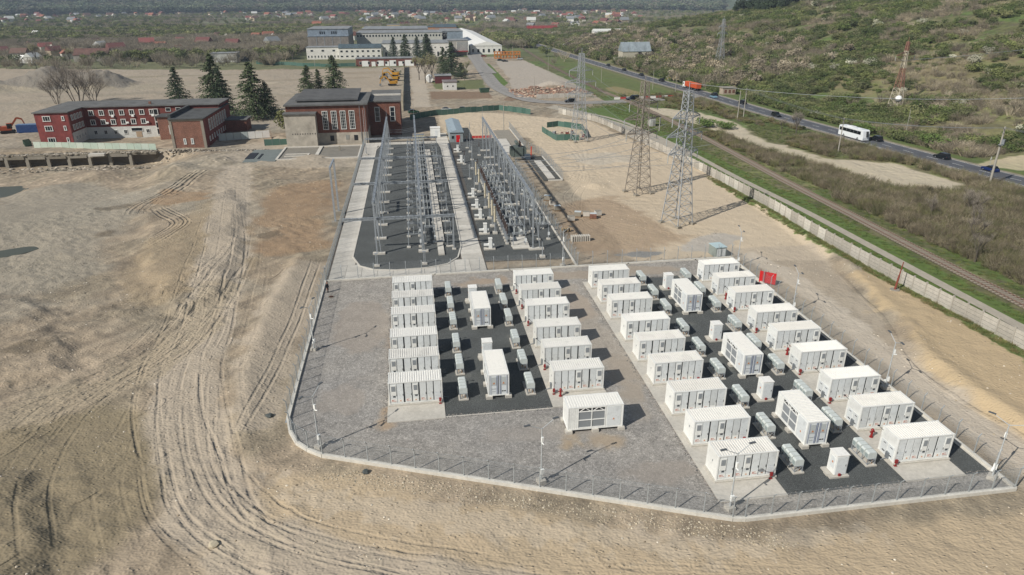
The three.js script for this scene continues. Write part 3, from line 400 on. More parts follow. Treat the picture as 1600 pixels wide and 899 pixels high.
// ---- battery containers: seven doors in front, ribbed roof, on a plinth
function batteryContainer(mirror, endDoors) {
  const o = new THREE.Group(), X = mirror ? -1 : 1, L = 6.06, W = 2.44, y0 = 0.18, y1 = 2.98, hx = L / 2, hz = W / 2;
  new MB().span(-hx - 0.12, hx + 0.12, -0.02, 0.15, -hz - 0.12, hz + 0.16).build('plinth', conc, o);
  const f = new MB(); for (const x of [-1, 1]) for (const z of [-1, 1]) { f.box(x * (hx - 0.06), (y0 + y1) / 2, z * (hz - 0.06), 0.13, y1 - y0, 0.13); f.box(x * (hx - 0.08), y0 + 0.05, z * (hz - 0.07), 0.18, 0.12, 0.17); f.box(x * (hx - 0.08), y1 - 0.05, z * (hz - 0.07), 0.18, 0.12, 0.17); }
  for (const z of [-1, 1]) { f.box(0, y0 + 0.07, z * (hz - 0.06), L - 0.3, 0.14, 0.1); f.box(0, y1 - 0.06, z * (hz - 0.055), L - 0.3, 0.1, 0.1); }
  for (const x of [-1, 1]) { f.box(x * (hx - 0.06), y0 + 0.07, 0, 0.1, 0.14, W - 0.3); f.box(x * (hx - 0.06), y1 - 0.06, 0, 0.1, 0.1, W - 0.3); }
  f.build('frame', white, o);
  new MB().span(-hx + 0.05, hx - 0.05, y0 + 0.05, y1 - 0.1, -hz + 0.04, hz - 0.12).build('body', darkGap, o);
  const r = new MB(); r.span(-hx + 0.1, hx - 0.1, y1 - 0.12, y1 - 0.075, -hz + 0.1, hz - 0.1); for (let i = 0; i < 22; i++) { const x = -hx + 0.26 + i * 0.264; r.prism([[x - 0.09, y1 - 0.08], [x - 0.065, y1 - 0.004], [x + 0.065, y1 - 0.004], [x + 0.09, y1 - 0.08]], -hz + 0.12, hz - 0.12); }
  r.build('roof', whiteRoof, o);
  for (const s of [-1, 1]) { // the two ends, ribbed sheet or doors
    const m = new MB(); m.span(s * (hx - 0.1), s * (hx - 0.03), y0 + 0.13, y1 - 0.1, -hz + 0.12, hz - 0.12);
    if (!endDoors || s > 0) for (let i = 0; i < 9; i++) m.box(s * (hx - 0.025), (y0 + y1) / 2, -hz + 0.24 + i * 0.245, 0.022, y1 - y0 - 0.35, 0.11);
    const e = m.build('end_panel', white, o);
    if (endDoors && s < 0) { for (const z of [-0.5, 0.5]) { const d = new MB().box(-hx + 0.015, 0.98, z * 1.02, 0.035, 1.45, 0.9).build('end_door', whiteDoor, o); d.userData.label = 'low end door with black vents'; new MB().box(-hx - 0.008, 1.45, z * 1.02 + 0.05, 0.02, 0.07, 0.34).box(-hx - 0.008, 0.55, z * 1.02 + 0.05, 0.02, 0.12, 0.38).build('vent', blackM, d); } }
    else if (s < 0) new MB().box(-hx - 0.012, 1.75, 0.1, 0.012, 0.22, 0.12).build('sticker', greyGrille, e);
  }
  new MB().span(-hx + 0.12, hx - 0.12, y0 + 0.13, y1 - 0.1, -hz + 0.03, -hz + 0.09).build('back_panel', white, o);
  new MB().cyl([X * (hx - 0.02), 2.5, -hz + 0.15], [X * (hx + 0.5), 3.0, -hz + 0.05], 0.025, 0.025, 6).box(X * (hx + 0.55), 3.04, -hz + 0.05, 0.2, 0.08, 0.16).build('flood_lamp', blackM, o);
  new MB().box(X * (hx + 0.1), 0.5, 0.3, 0.16, 0.7, 0.4).cyl([X * (hx + 0.1), 0.15, 0.3], [X * (hx + 0.75), -0.02, 0.3], 0.05, 0.05, 6).build('cable_entry', galvDark, o);
  // doors, from the side with the cooling door
  const doors = [[0.16, 0.78, 1], [0.97, 0.68, 0], [1.83, 0.76, 0], [2.68, 0.70, 1], [3.52, 0.72, 0], [4.32, 0.70, 0], [5.12, 0.78, 2]];
  doors.forEach(([x, w, kind], i) => {
    const cx = X * (-hx + x + w / 2), zf = hz - 0.07;
    const d = new MB().box(cx, (y0 + y1) / 2 + 0.01, zf, w, y1 - y0 - 0.3, 0.06).build('door', whiteDoor, o);
    if (kind === 1) {
      new MB().box(cx, 1.98, zf + 0.045, w * 0.78, 1.72 * 0.55 + 0.4, 0.05).build('cooling_unit', white, d);
      const g = new MB(); g.box(cx, 2.2, zf + 0.075, w * 0.56, 0.66, 0.02); for (let k = 0; k < 7; k++) g.box(cx, 1.93 + k * 0.09, zf + 0.09, w * 0.56, 0.03, 0.02); g.build('grille', greyGrille, d);
      new MB().box(cx + 0.06, 1.18, zf + 0.04, 0.27, 0.22, 0.03).build('vent', M('dark vent', '#4d5154'), d);
    }
    if (kind === 2) { const g = new MB(); for (let k = 0; k < 5; k++) g.box(cx, 0.5 + k * 0.2, zf + 0.035, w * 0.8, 0.035, 0.02); g.build('louvre', M('louvre grey', '#b9bec0'), d); }
    else {
      const p = new MB().box(cx, 0.62, zf + 0.035, w * 0.86, 0.42, 0.012).build('notice_plate', white, d); void p;
      if (i % 2) new MB().prism([[cx - 0.1, 0.52], [cx + 0.1, 0.52], [cx, 0.7]], zf + 0.042, zf + 0.05).build('warning_triangle', orange, d);
      else new MB().box(cx - 0.06, 0.74, zf + 0.045, w * 0.5, 0.06, 0.01).box(cx, 0.56, zf + 0.045, w * 0.68, 0.05, 0.01).box(cx - 0.14, 0.66, zf + 0.045, w * 0.2, 0.05, 0.01).build('red_lettering', redPrint, d);
    }
    new MB().box(cx + X * (w / 2 - 0.07), 1.35, zf + 0.045, 0.035, 0.24, 0.03).build('handle', blackM, d);
  });
  return o;
}
const ROWS = [97.45, 91.7, 86.05, 79.15, 73.45, 67.65, 61.15, 55.4, 49.65];
const ORD = ['nearest', 'second nearest', 'third nearest', 'fourth nearest', 'fifth nearest', 'sixth nearest', 'seventh nearest', 'eighth nearest', 'farthest'];
const COLS = [[-4.55, 6, 'leftmost row', false, false], [14.43, 6, 'second row from the left', true, false], [26.7, 9, 'third row from the left', false, false], [45.25, 9, 'rightmost row', true, true]];
const protos = new Map();
const paintVariants = (base, dull) => [0, 1, 2, 3].map((k) => { const m = base.clone(); m.map = T_paint.clone(); m.map.offset.set(0.23 * k + 0.1, 0.37 * k); m.map.needsUpdate = true; m.color.lerp(new THREE.Color(dull), 0.08 * k); return m; });
const roofV = paintVariants(whiteRoof, '#a89f90'), doorV = paintVariants(whiteDoor, '#b5b6b2'), sideV = paintVariants(white, '#b8b3a8');
function vary(o) { const k = Math.floor(rnd() * 4), j = Math.floor(rnd() * 4); o.traverse((m) => { if (!m.isMesh) return; if (m.material === whiteRoof) m.material = roofV[k]; else if (m.material === whiteDoor && rnd() < 0.8) m.material = doorV[Math.floor(rnd() * 4)]; else if (m.material === white) m.material = sideV[j]; }); }
for (const [a, n, row, mir, ends] of COLS) for (let i = 0; i < n; i++) {
  const key = mir + '|' + ends, near = n - 1 - i, label = 'white battery container, ' + (near === n - 1 ? 'farthest' : ORD[near]) + ' in the ' + row;
  const jx = rr(-0.05, 0.05), jt = rr(-0.006, 0.006);
  if (!protos.has(key)) { const o = batteryContainer(mir, ends); protos.set(key, o); o.name = numbered('battery_container'); o.position.set(a + 3.03 + jx, 0.1, -ROWS[i] - 1.22); scene.add(o); tag(o, label, 'container', 'battery containers in four rows'); }
  else vary(copy(protos.get(key), label, a + 3.03 + jx, 0.1, ROWS[i] + 1.22, jt));
}
// small red fire boxes fixed at the container corners
{
  const fb = (a, b, label) => { const o = thing('fire_box', label, 'fire box', a, 0.1, b, 0, 'red fire boxes at the container corners'); new MB().box(0, 0.55, 0, 0.26, 0.4, 0.18).build('box', red, o); new MB().box(0, 0.22, 0, 0.06, 0.38, 0.06).box(0, 0.03, 0, 0.3, 0.05, 0.2).build('stand', red, o); };
  for (let i = 0; i < 6; i++) if (i !== 3) fb(14.5, ROWS[i] - 0.28, 'red fire box at the front left corner of the ' + (i === 0 ? 'farthest' : ORD[5 - i]) + ' second-row container');
  for (const i of [4, 5]) fb(1.25, ROWS[i] - 0.28, 'red fire box at the front right of the ' + ORD[5 - i] + ' leftmost-row container');
  for (const i of [2, 3, 5, 6, 8]) fb(45.35, ROWS[i] - 0.28, 'red fire box at the front left corner of the ' + ORD[8 - i] + ' rightmost-row container');
  for (const i of [5, 6, 7, 8]) fb(32.2, ROWS[i] - 0.28, 'red fire box at the front right of the ' + ORD[8 - i] + ' third-row container');
}
function hydrant(a, b, label) { const o = thing('fire_hydrant', label, 'hydrant', a, 0.09, b, 0, 'red pillar hydrants'); new MB().cyl([0, 0, 0], [0, 0.08, 0], 0.2, 0.2, 12).cyl([0, 0.08, 0], [0, 0.85, 0], 0.13, 0.12, 12).lathe(0, 0.85, 0, [[0.17, 0], [0.17, 0.06], [0.12, 0.16], [0.03, 0.22]], 12).build('barrel', red, o); for (const s of [-1, 1]) new MB().cyl([s * 0.1, 0.66, 0], [s * 0.26, 0.66, 0], 0.075, 0.085, 10).build('outlet', red, o); }
hydrant(15.2, 66.9, 'red hydrant in front of the nearest container of the second row');
hydrant(46.1, 90.4, 'red hydrant before the second farthest container of the rightmost row');
hydrant(46.4, 72.4, 'red hydrant midway along the rightmost row of containers');
hydrant(46, 54.2, 'red hydrant behind the nearest container of the rightmost row');

// ---- inverter containers, long way front to back, on concrete feet
function inverterContainer() {
  const o = new THREE.Group(), W = 2.44, D = 6.06, hx = W / 2, hz = D / 2, y0 = 0.34, y1 = 3.16;
  for (const x of [-1, 1]) for (const z of [-1, 0, 1]) new MB().box(x * (hx - 0.1), 0.17, z * (hz - 0.15), 0.75, 0.34, 0.7).build('foot', conc, o);
  const f = new MB(); for (const x of [-1, 1]) { for (const z of [-1, 1]) f.box(x * (hx - 0.065), (y0 + y1) / 2, z * (hz - 0.065), 0.13, y1 - y0, 0.13); f.box(x * (hx - 0.05), y0 + 0.08, 0, 0.1, 0.16, D - 0.26); f.box(x * (hx - 0.05), y1 - 0.06, 0, 0.1, 0.12, D - 0.26); } for (const z of [-1, 1]) { f.box(0, y0 + 0.08, z * (hz - 0.05), W - 0.26, 0.16, 0.1); f.box(0, y1 - 0.06, z * (hz - 0.05), W - 0.26, 0.12, 0.1); }
  f.build('frame', white, o);
  new MB().span(-hx + 0.12, hx - 0.1, y0 + 0.06, y1 - 0.12, -hz + 0.1, hz - 0.12).build('body', darkGap, o);
  const r = new MB(); r.span(-hx + 0.08, hx - 0.08, y1 - 0.1, y1 - 0.04, -hz + 0.08, hz - 0.08); for (let i = 0; i < 20; i++) { const z = -hz + 0.3 + i * 0.287; r.box(0, y1 - 0.015, z, W - 0.3, 0.07, 0.17); } r.build('roof', whiteRoof, o);
  const rs = new MB(); rs.span(hx - 0.09, hx - 0.04, y0 + 0.16, y1 - 0.12, -hz + 0.12, hz - 0.12); for (let i = 0; i < 20; i++) rs.box(hx - 0.03, (y0 + y1) / 2, -hz + 0.3 + i * 0.287, 0.03, y1 - y0 - 0.32, 0.13); rs.build('side_panel', white, o);
  new MB().span(-hx + 0.12, hx - 0.12, y0 + 0.16, y1 - 0.12, -hz + 0.04, -hz + 0.09).build('back_panel', white, o);
  // left side: ribbed sheet, four louvred openings in a frame, a plain door
  const ls = new MB(); ls.span(-hx + 0.04, -hx + 0.1, y0 + 0.16, y1 - 0.12, 1.05, hz - 0.14); ls.span(-hx + 0.04, -hx + 0.1, y0 + 0.16, y1 - 0.12, -hz + 0.14, -1.9); for (let i = 0; i < 4; i++) ls.box(-hx + 0.03, (y0 + y1) / 2, -hz + 0.28 + i * 0.22, 0.03, y1 - y0 - 0.34, 0.1); ls.build('side_panel', white, o);
  new MB().box(-hx + 0.025, (y0 + y1) / 2, 2.0, 0.03, y1 - y0 - 0.4, 1.5).build('side_door', whiteDoor, o);
  new MB().prism([[-0.13, 0], [0.13, 0], [0, 0.24]], 0, 0.01).turn(new THREE.Matrix4().makeRotationY(-Math.PI / 2).setPosition(-hx + 0.01, 1.3, 2.0)).build('warning_triangle', orange, o);
  const bars = new MB(); for (const z of [-1.9, -0.42, 1.05]) bars.box(-hx + 0.05, (y0 + y1) / 2, z, 0.09, y1 - y0 - 0.28, 0.09); for (const y of [y0 + 0.22, 1.5, 2.55, y1 - 0.15]) bars.box(-hx + 0.05, y, -0.42, 0.08, 0.09, 2.9); for (const z of [-1.16, 0.31]) { bars.bar([-hx + 0.05, 2.57, z - 0.6], [-hx + 0.05, y1 - 0.17, z], 0.06); bars.bar([-hx + 0.05, y1 - 0.17, z], [-hx + 0.05, 2.57, z + 0.6], 0.06); } bars.build('louvre_frame', white, o);
  for (const z of [-1.16, 0.31]) for (const y of [1.02, 2.03]) { const l = new MB(); for (let k = 0; k < 14; k++) l.box(-hx + 0.09, y - 0.44 + k * 0.068, z, 0.05, 0.05, 1.36); l.build('louvre', greyGrille, o); }
  // front end: two doors with grey panels, blue-grey lock bars
  for (const s of [-1, 1]) {
    const d = new MB().box(s * 0.54, (y0 + y1) / 2, hz - 0.05, 1.02, y1 - y0 - 0.3, 0.06).build('door', whiteDoor, o);
    new MB().box(s * 0.56, 2.25, hz - 0.012, 0.56, 1.1, 0.02).build('panel', M('pale grey panel', '#b4b8b5'), d);
    new MB().prism([[s * 0.56 - 0.14, 1.9], [s * 0.56 + 0.14, 1.9], [s * 0.56, 2.15]], hz, hz + 0.01).build('warning_triangle', orange, d);
    for (const x of [0.12, 0.24, 0.94]) new MB().cyl([s * x, y0 + 0.2, hz + 0.02], [s * x, y1 - 0.15, hz + 0.02], 0.016, 0.016, 6).build('lock_bar', blue, d);
    if (s > 0) new MB().box(0.46, 0.92, hz - 0.01, 0.2, 0.12, 0.02).box(0.72, 0.92, hz - 0.01, 0.2, 0.12, 0.02).build('lettering', blackM, d); else new MB().box(-0.58, 1.25, hz - 0.01, 0.52, 0.05, 0.02).box(-0.58, 0.9, hz - 0.01, 0.4, 0.05, 0.02).build('lettering', greyGrille, d);
  }
  return o;
}
{
  const o = inverterContainer(); o.name = numbered('inverter_container'); o.position.set(8.02, 0.012, -89.05); scene.add(o); tag(o, 'white inverter container at the back of the left gravel bed', 'container', 'inverter containers on concrete feet');
  copy(o, 'white inverter container at the front of the left gravel bed', 8.05, 0.012, 70.7);
  copy(o, 'white inverter container at the back of the right gravel bed', 39.15, 0.012, 89.25);
  copy(o, 'white inverter container in the middle of the right gravel bed', 39.2, 0.012, 70.85);
  copy(o, 'white inverter container nearest the viewer in the right gravel bed', 39.2, 0.012, 56.55);
  copy(o, 'white inverter container with four grey louvres, alone on the gravel yard', 17.45, 0.004, 60.85, Math.PI / 2);
}
// ---- tall white cabinets
{
  const c = thing('tall_cabinet', 'tall white cabinet nearest the front fence', 'cabinet', 39, 0.012, 49.4, 0, 'tall white cabinets on the gravel beds');
  new MB().box(-0.1, 0.09, 0, 2.0, 0.18, 1.7).box(-0.95, 0.11, 0.1, 0.5, 0.22, 0.6).build('base', conc, c);
  const body = new MB().box(0, 1.32, 0, 1.25, 2.2, 1.2).build('body', white, c); void body;
  new MB().box(0, 2.46, 0, 1.34, 0.08, 1.3).build('roof', whiteRoof, c); new MB().box(0, 1.3, 0.615, 1.1, 2.0, 0.03).build('door', whiteDoor, c);
  new MB().box(-0.64, 1.45, 0.1, 0.03, 1.2, 0.6).build('side_panel', whiteDoor, c); new MB().box(-0.66, 1.5, 0.12, 0.012, 0.2, 0.18).build('warning_sign', orange, c);
  new MB().box(-0.1, 0.3, 0.72, 0.22, 0.26, 0.14).build('red_valve', red, c); new MB().box(0.42, 1.3, 0.645, 0.04, 0.2, 0.03).build('handle', blackM, c);
  for (const [a, b, l] of [[38.5, 63.2, 'behind the nearest inverter container of the right bed'], [39, 78.1, 'behind the middle inverter container of the right bed'], [38.8, 96, 'at the back of the right bed'], [7.75, 77.6, 'behind the front inverter container of the left bed'], [7.5, 95.6, 'at the back of the left bed']]) copy(c, 'tall white cabinet ' + l, a, 0.012, b);
}
// ---- low racks of pale cooler boxes on steel legs
{
  const pale = M('pale green-grey enamel', '#cbd2d0', { map: T_paint, roughness: 0.45 });
  const c = new THREE.Group(); c.name = numbered('cooler_rack');
  new MB().box(0, 0.07, 0, 1.15, 0.14, 3.0).build('base', conc, c);
  const fr = new MB(); for (const z of [-1.3, -0.43, 0.43, 1.3]) for (const x of [-0.4, 0.4]) fr.box(x, 0.48, z, 0.07, 0.68, 0.07); for (const x of [-0.4, 0.4]) { fr.box(x, 0.8, 0, 0.07, 0.07, 2.74); fr.box(x, 0.2, 0, 0.05, 0.05, 2.74); } for (const z of [-1.3, 1.3]) { fr.box(0, 0.8, z, 0.8, 0.07, 0.07); fr.bar([-0.4, 0.2, z], [0.4, 0.76, z], 0.04); } fr.build('legs', galv, c);
  for (let k = 0; k < 4; k++) {
    const z = -1.02 + k * 0.68, b = new MB().prism([[-0.46, 0.84], [0.46, 0.84], [0.46, 1.42], [0.36, 1.56], [-0.36, 1.56], [-0.46, 1.42]], z - 0.28, z + 0.28).build('cooler_box', pale, c);
    new MB().box(-0.465, 1.12, z, 0.02, 0.44, 0.44).build('grille', M('grey-green grille', '#8f9a98'), b);
  }
  new MB().cyl([0.2, 0.14, 1.15], [0.2, 0.84, 1.15], 0.05, 0.05, 8).cyl([-0.15, 0.14, 0.95], [-0.15, 0.84, 0.95], 0.05, 0.05, 8).build('pipe', M('copper pipe', '#9a7a58', { roughness: 0.5 }), c);
  let first = true;
  for (const [a, n, nm] of [[3.95, 6, 'beside the leftmost row'], [11.9, 6, 'beside the second row'], [35.35, 9, 'beside the third row'], [43, 9, 'beside the rightmost row']]) for (let i = 0; i < n; i++) {
    const near = n - 1 - i, label = 'rack of four pale cooler boxes ' + nm + ', ' + (near === n - 1 ? 'farthest' : ORD[near]), b = ROWS[i] + 1.55 + (i % 3 === 0 ? 0.12 : 0);
    if (first) { c.position.set(a, 0.012, -b); scene.add(c); tag(c, label, 'cooler rack', 'cooler racks beside the containers'); first = false; } else copy(c, label, a + rr(-0.05, 0.05), 0.012, b, rr(-0.01, 0.01));
  }
}
// ---- lamp posts with two arms
{
  const poleM = M('lamp pole paint', '#d5d9d8', { map: T_steel, metalness: 0.2, roughness: 0.5 });
  const o = thing('lamp_post', 'two-armed lamp post at the slanting front fence', 'lamp post', 10.2, 0, 52.2, 0.3, 'lamp posts along the fences');
  new MB().box(0, 0.12, 0, 0.75, 0.5, 0.75).build('footing', conc, o);
  new MB().cyl([0, 0.3, 0], [0, 6.2, 0], 0.085, 0.05, 10).build('pole', poleM, o);
  new MB().box(0.02, 1.35, 0.12, 0.34, 0.55, 0.24).box(0.14, 1.0, -0.1, 0.2, 0.3, 0.2).build('switch_box', white, o);
  new MB().box(0.02, 5.0, 0.1, 0.2, 0.5, 0.2).cyl([0, 4.6, 0.05], [0, 4.62, 0.42], 0.06, 0.06, 8).build('camera_box', white, o);
  for (const s of [-1, 1]) { const arm = new MB().cyl([0, 6.12, 0], [s * 1.25, 6.75, -0.1], 0.04, 0.03, 8).build('arm', poleM, o); new MB().box(s * 1.5, 6.84, -0.12, 0.62, 0.07, 0.22).build('lamp_head', M('lamp head grey', '#55595b', { roughness: 0.5 }), arm); }
  shade(o);
  for (const [a, b, l, t] of [[-14.7, 83, 'along the left fence beside the gravel yard', 1.2], [-11.6, 61, 'at the rounded front left corner of the compound', 1.0], [26.5, 46, 'at the bend of the front fence', 0.2], [53.4, 46.4, 'at the front right corner of the compound', 2.2], [53.7, 63, 'on the right fence beside the nearest containers', 1.4], [53.8, 84.5, 'halfway along the right fence', 1.4], [54.1, 103.5, 'at the back right corner of the compound', 1.4], [24.3, 108.2, 'at the front edge of the right switchyard bay', 0.4]]) copy(o, 'two-armed lamp post ' + l, a, 0, b, t);
}
// ---- odds and ends at the edge
{
  const t = thing('red_screen', 'upright red sheet screen behind the rightmost row', 'screen', 55.4, 0, 95.4, -0.75); new MB().box(0, 1.05, 0, 2.6, 1.9, 0.05).build('sheet', M('red sheet', '#c01818', { roughness: 0.6 }), t); for (const x of [-1.2, 0, 1.2]) new MB().box(x, 1.1, -0.06, 0.06, 2.2, 0.06).build('post', red, t);
  const k = thing('grey_kiosk', 'small grey metal kiosk outside the back fence', 'kiosk', 53, -0.05, 109.4, 0.1); new MB().box(0, 0.95, 0, 2.0, 1.8, 2.6).build('body', M('kiosk grey', '#8d9792', { map: T_paint }), k); new MB().box(0, 1.9, 0, 2.2, 0.1, 2.8).build('roof', M('kiosk roof', '#b6cbd0', { map: T_paint }), k); for (const x of [-0.45, 0.45]) new MB().box(x, 0.9, 1.31, 0.8, 1.5, 0.03).build('door', whiteDoor, k);
  const m = thing('manhole', 'small dark manhole by the left fence', 'manhole', -14.2, 0, 100.5); new MB().cyl([0, 0.0, 0], [0, 0.05, 0], 0.5, 0.5, 16).build('rim', concOld, m); new MB().cyl([0, 0.05, 0], [0, 0.07, 0], 0.36, 0.36, 16).build('cover', M('rusty iron', '#4a2f24'), m);
}
// ---------------------------------------------------------------- switchyard
const ISLAND = [[-12.1, 118], [-11.9, 137.8], [-11.6, 212.4], [-10.4, 220], [7.6, 220], [8.2, 212], [8.0, 165.7], [7.6, 121], [6.6, 115], [4.6, 112], [1, 110.6], [-4.2, 110.3], [-8.1, 111.1], [-10.6, 113.2]];
flatSheet('switchyard_base', [[-16, 107.6], [11.2, 107.6], [11.2, 112.4], [27, 111.6], [27, 226], [-16, 226]], -0.03, M('joint filler', '#5f5a53', { map: T_conc }), 'packed base under the switchyard roads');
{ // roads of concrete slabs
  const road = (name, label, list) => { const g = new THREE.Group(); for (const [a0, a1, b0, b1] of list) new MB().span(a0 + 0.03, a1 - 0.03, -0.1, 0.03 + 0.014 * rnd(), -b0 - 0.035, -b1 + 0.035).build('slab', rnd() < 0.5 ? conc : concPale, g); return struct(g, name, label, 'road'); };
  const L = [], R = [], F = [], K = [];
  for (let b = 114; b < 219; b += 2.5) L.push([-15.4, -11.4, b, Math.min(219, b + 2.5)]);
  for (let b = 114; b < 238; b += 2.5) R.push([7.2, 11.1, b, Math.min(238, b + 2.5)]);
  for (let a = -15.4; a < 10.9; a += 2.65) { F.push([a, Math.min(11.1, a + 2.65), 107.7, 110.9]); F.push([a, Math.min(11.1, a + 2.65), 110.9, 114]); }
  for (let a = -15.4; a < 7; a += 2.8) K.push([a, Math.min(7.2, a + 2.8), 219, 224]);
  road('slab_road', 'concrete slab road on the left of the switchyard', L); road('slab_road', 'concrete slab road through the middle of the switchyard', R); road('slab_road', 'concrete slab road at the front of the switchyard', F); road('slab_road', 'concrete slab road at the back of the switchyard', K);
  flatSheet('dark_gravel_bed', ISLAND, 0.09, darkStone, 'dark gravel island with rounded end under the left switchgear');
  kerbs('island_kerb', [...ISLAND, ISLAND[0]], 'pale kerb around the gravel island', 0.24, 0.16);
  flatSheet('dark_gravel_bed', [[11.3, 112.6], [26.4, 111.8], [26.8, 184], [27, 226], [13, 226]], 0.004, darkStone, 'dark gravel under the right switchgear bay');
  kerbs('bay_kerb', [[26.7, 108], [26.7, 146], [27, 184], [27.1, 226]], 'pale kerb on the right of the switchgear bay', 0.3, 0.2);
  kerbs('bay_kerb', [[33.9, 244], [33.9, 208]], 'kerb of the transformer yard', 0.35, 0.2); kerbs('bay_kerb', [[36.9, 196], [36.9, 167.3], [33.2, 167.3]], 'kerb around the pale slab', 0.35, 0.2);
  flatSheet('gravel_patch', [[32, 167.4], [36.8, 167.4], [36.8, 196], [32, 196]], 0.02, M('grey stone', '#86857d', { map: T_stone }), 'grey gravel around the pale slab right of the switchyard');
  struct(new MB().span(33.5, 35.3, -0.2, 0.22, -169, -190).build('x', concPale), 'pale_slab', 'long pale concrete slab right of the switchyard', 'slab');
  struct(new MB().span(27.6, 33.4, -0.2, 0.06, -196, -240).build('x', concOld), 'transformer_slab', 'concrete yard around the transformer', 'slab');
  struct(new MB().span(26.6, 29.8, 0.0, 0.5, -199, -222).build('x', concPale), 'bund_slab', 'raised pale concrete bund behind the transformer', 'slab');
}
fence([[-15.7, 107.3], [-15.7, 137], [-15.6, 171], [-15.6, 222]], 'wire mesh fence along the left side of the switchyard', 0);
fence([[26.9, 108], [27, 140], [27.2, 184]], 'wire mesh fence along the right side of the switchyard', 0.05);
fence([[33.9, 244], [33.9, 208], [37, 197], [37, 167.3]], 'wire mesh fence of the transformer yard', 0.05);

// ---- long steel gantries
function footing(o, x, z, w = 1.5, d = 0.9, h = 0.32) { new MB().box(x, h / 2, z, w, h, d).build('footing', concPale, o); }
function boxBeam(m, p, q, w, n) { // lattice beam: four chords and diagonals
  const P = new THREE.Vector3(...p), Q = new THREE.Vector3(...q), d = Q.clone().sub(P).normalize(), s = new THREE.Vector3(-d.z, 0, d.x).multiplyScalar(w / 2), u = new THREE.Vector3(0, w / 2, 0), at = (t, i, j) => P.clone().lerp(Q, t).addScaledVector(s, i).addScaledVector(u, j).toArray();
  m.bar(p, q, w * 0.62, w * 0.72); for (const i of [-1, 1]) for (const j of [-1, 1]) m.bar(at(0, i, j), at(1, i, j), 0.06);
  for (let k = 0; k < n; k++) for (const i of [-1, 1]) { m.bar(at(k / n, i, k % 2 ? 1 : -1), at((k + 1) / n, i, k % 2 ? -1 : 1), 0.045); m.bar(at(k / n, k % 2 ? 1 : -1, i), at((k + 1) / n, k % 2 ? -1 : 1, i), 0.04); }
}
function longGantry(a, y, b0, n, step, h, label, lean, rod = 0) {
  const o = thing('steel_gantry', label, 'gantry', a, y, b0);
  for (let k = 0; k < n; k++) {
    const z = -k * step; footing(o, lean / 2, z, 1.5 + Math.abs(lean), 0.9);
    const c = new MB(); c.bar([0, 0.3, z], [0, h, z], 0.26, 0.22); c.bar([lean, 0.3, z], [0.1 * Math.sign(lean), h - 0.4, z], 0.16); for (const t of [0.25, 0.5, 0.75]) c.bar([0, lerp(0.3, h, t), z], [lean * (1 - t), lerp(0.3, h, t), z], 0.08); c.build('column', galv, o);
  }
  const m = new MB(); boxBeam(m, [0, h, 0], [0, h, -(n - 1) * step], 0.42, (n - 1) * 6); m.build('beam', galv, o);
  if (rod) new MB().cyl([0, h, 0], [0, h + rod, 0], 0.05, 0.02, 6).cyl([0, h, -(n - 1) * step], [0, h + rod, -(n - 1) * step], 0.05, 0.02, 6).build('lightning_rod', galv, o);
  const st = new MB(); for (let k = 0; k < (n - 1) * 2; k++) for (const s of [-0.14, 0.14]) st.lathe(s, h - 1.55, -(k + 0.5) * step / 2, [[0.02, 1.3], [0.11, 1.2], [0.05, 1.1], [0.11, 1.0], [0.05, 0.9], [0.11, 0.8], [0.05, 0.7], [0.11, 0.6], [0.02, 0.4]], 6); st.build('insulator_strings', porcelainGrey, o); o.children.at(-1).userData.kind = 'stuff';
  return o;
}
longGantry(-7.8, 0.09, 118.8, 12, 8.57, 9.6, 'long steel gantry on the left of the gravel island', 0.7, 3);
longGantry(0.4, 0.09, 118.9, 5, 23.6, 9.8, 'long steel gantry over the middle of the gravel island', 0.3, 4);
longGantry(20.6, 0.0, 117.2, 10, 9.9, 10, 'long steel gantry over the right switchgear bay', 1.3, 3);
[118.8, 144.3, 169.4, 194.8].forEach((b, i) => {
  const o = thing('cross_girder', ['nearest', 'second nearest', 'third nearest', 'farthest'][i] + ' cross girder spanning the left road and the gravel island', 'girder', -13.4, 0.02, b + 0.55);
  const m = new MB(); boxBeam(m, [0, 6.6, 0], [20, 6.6, 0], 0.4, 28); m.build('girder', galv, o);
  for (const x of [19.6]) { new MB().bar([x, 0.05, 0], [x, 6.5, 0], 0.2).build('leg', galv, o); footing(o, x, 0, 0.7, 0.7, 0.3); }
});
{ const o = thing('steel_portal', 'tall steel portal standing left of the switchyard fence', 'portal', -16.9, -0.05, 138); for (const z of [0, -7.6]) { new MB().bar([0, 0.4, z], [0, 12, z], 0.36, 0.3).build('column', galv, o); new MB().box(0, 0.35, z, 1.5, 0.9, 1.5).build('footing', concOld, o); } new MB().bar([0, 11.9, 0.2], [0, 11.9, -7.8], 0.34, 0.3).build('beam', galv, o); }
for (const [a, b, l] of [[-7.6, 112.6, 'left'], [0.6, 112.4, 'middle']]) { const o = thing('stub_post', 'short steel post with concrete foot before the ' + l + ' gantry', 'post', a, 0.09, b); new MB().box(0, 0.15, 0, 0.9, 0.3, 0.7).build('footing', concPale, o); new MB().box(-0.12, 1.3, 0, 0.1, 2.1, 0.1).box(0.12, 1.3, 0, 0.1, 2.1, 0.1).box(0, 2.35, 0, 0.6, 0.1, 0.3).build('post', galv, o); }

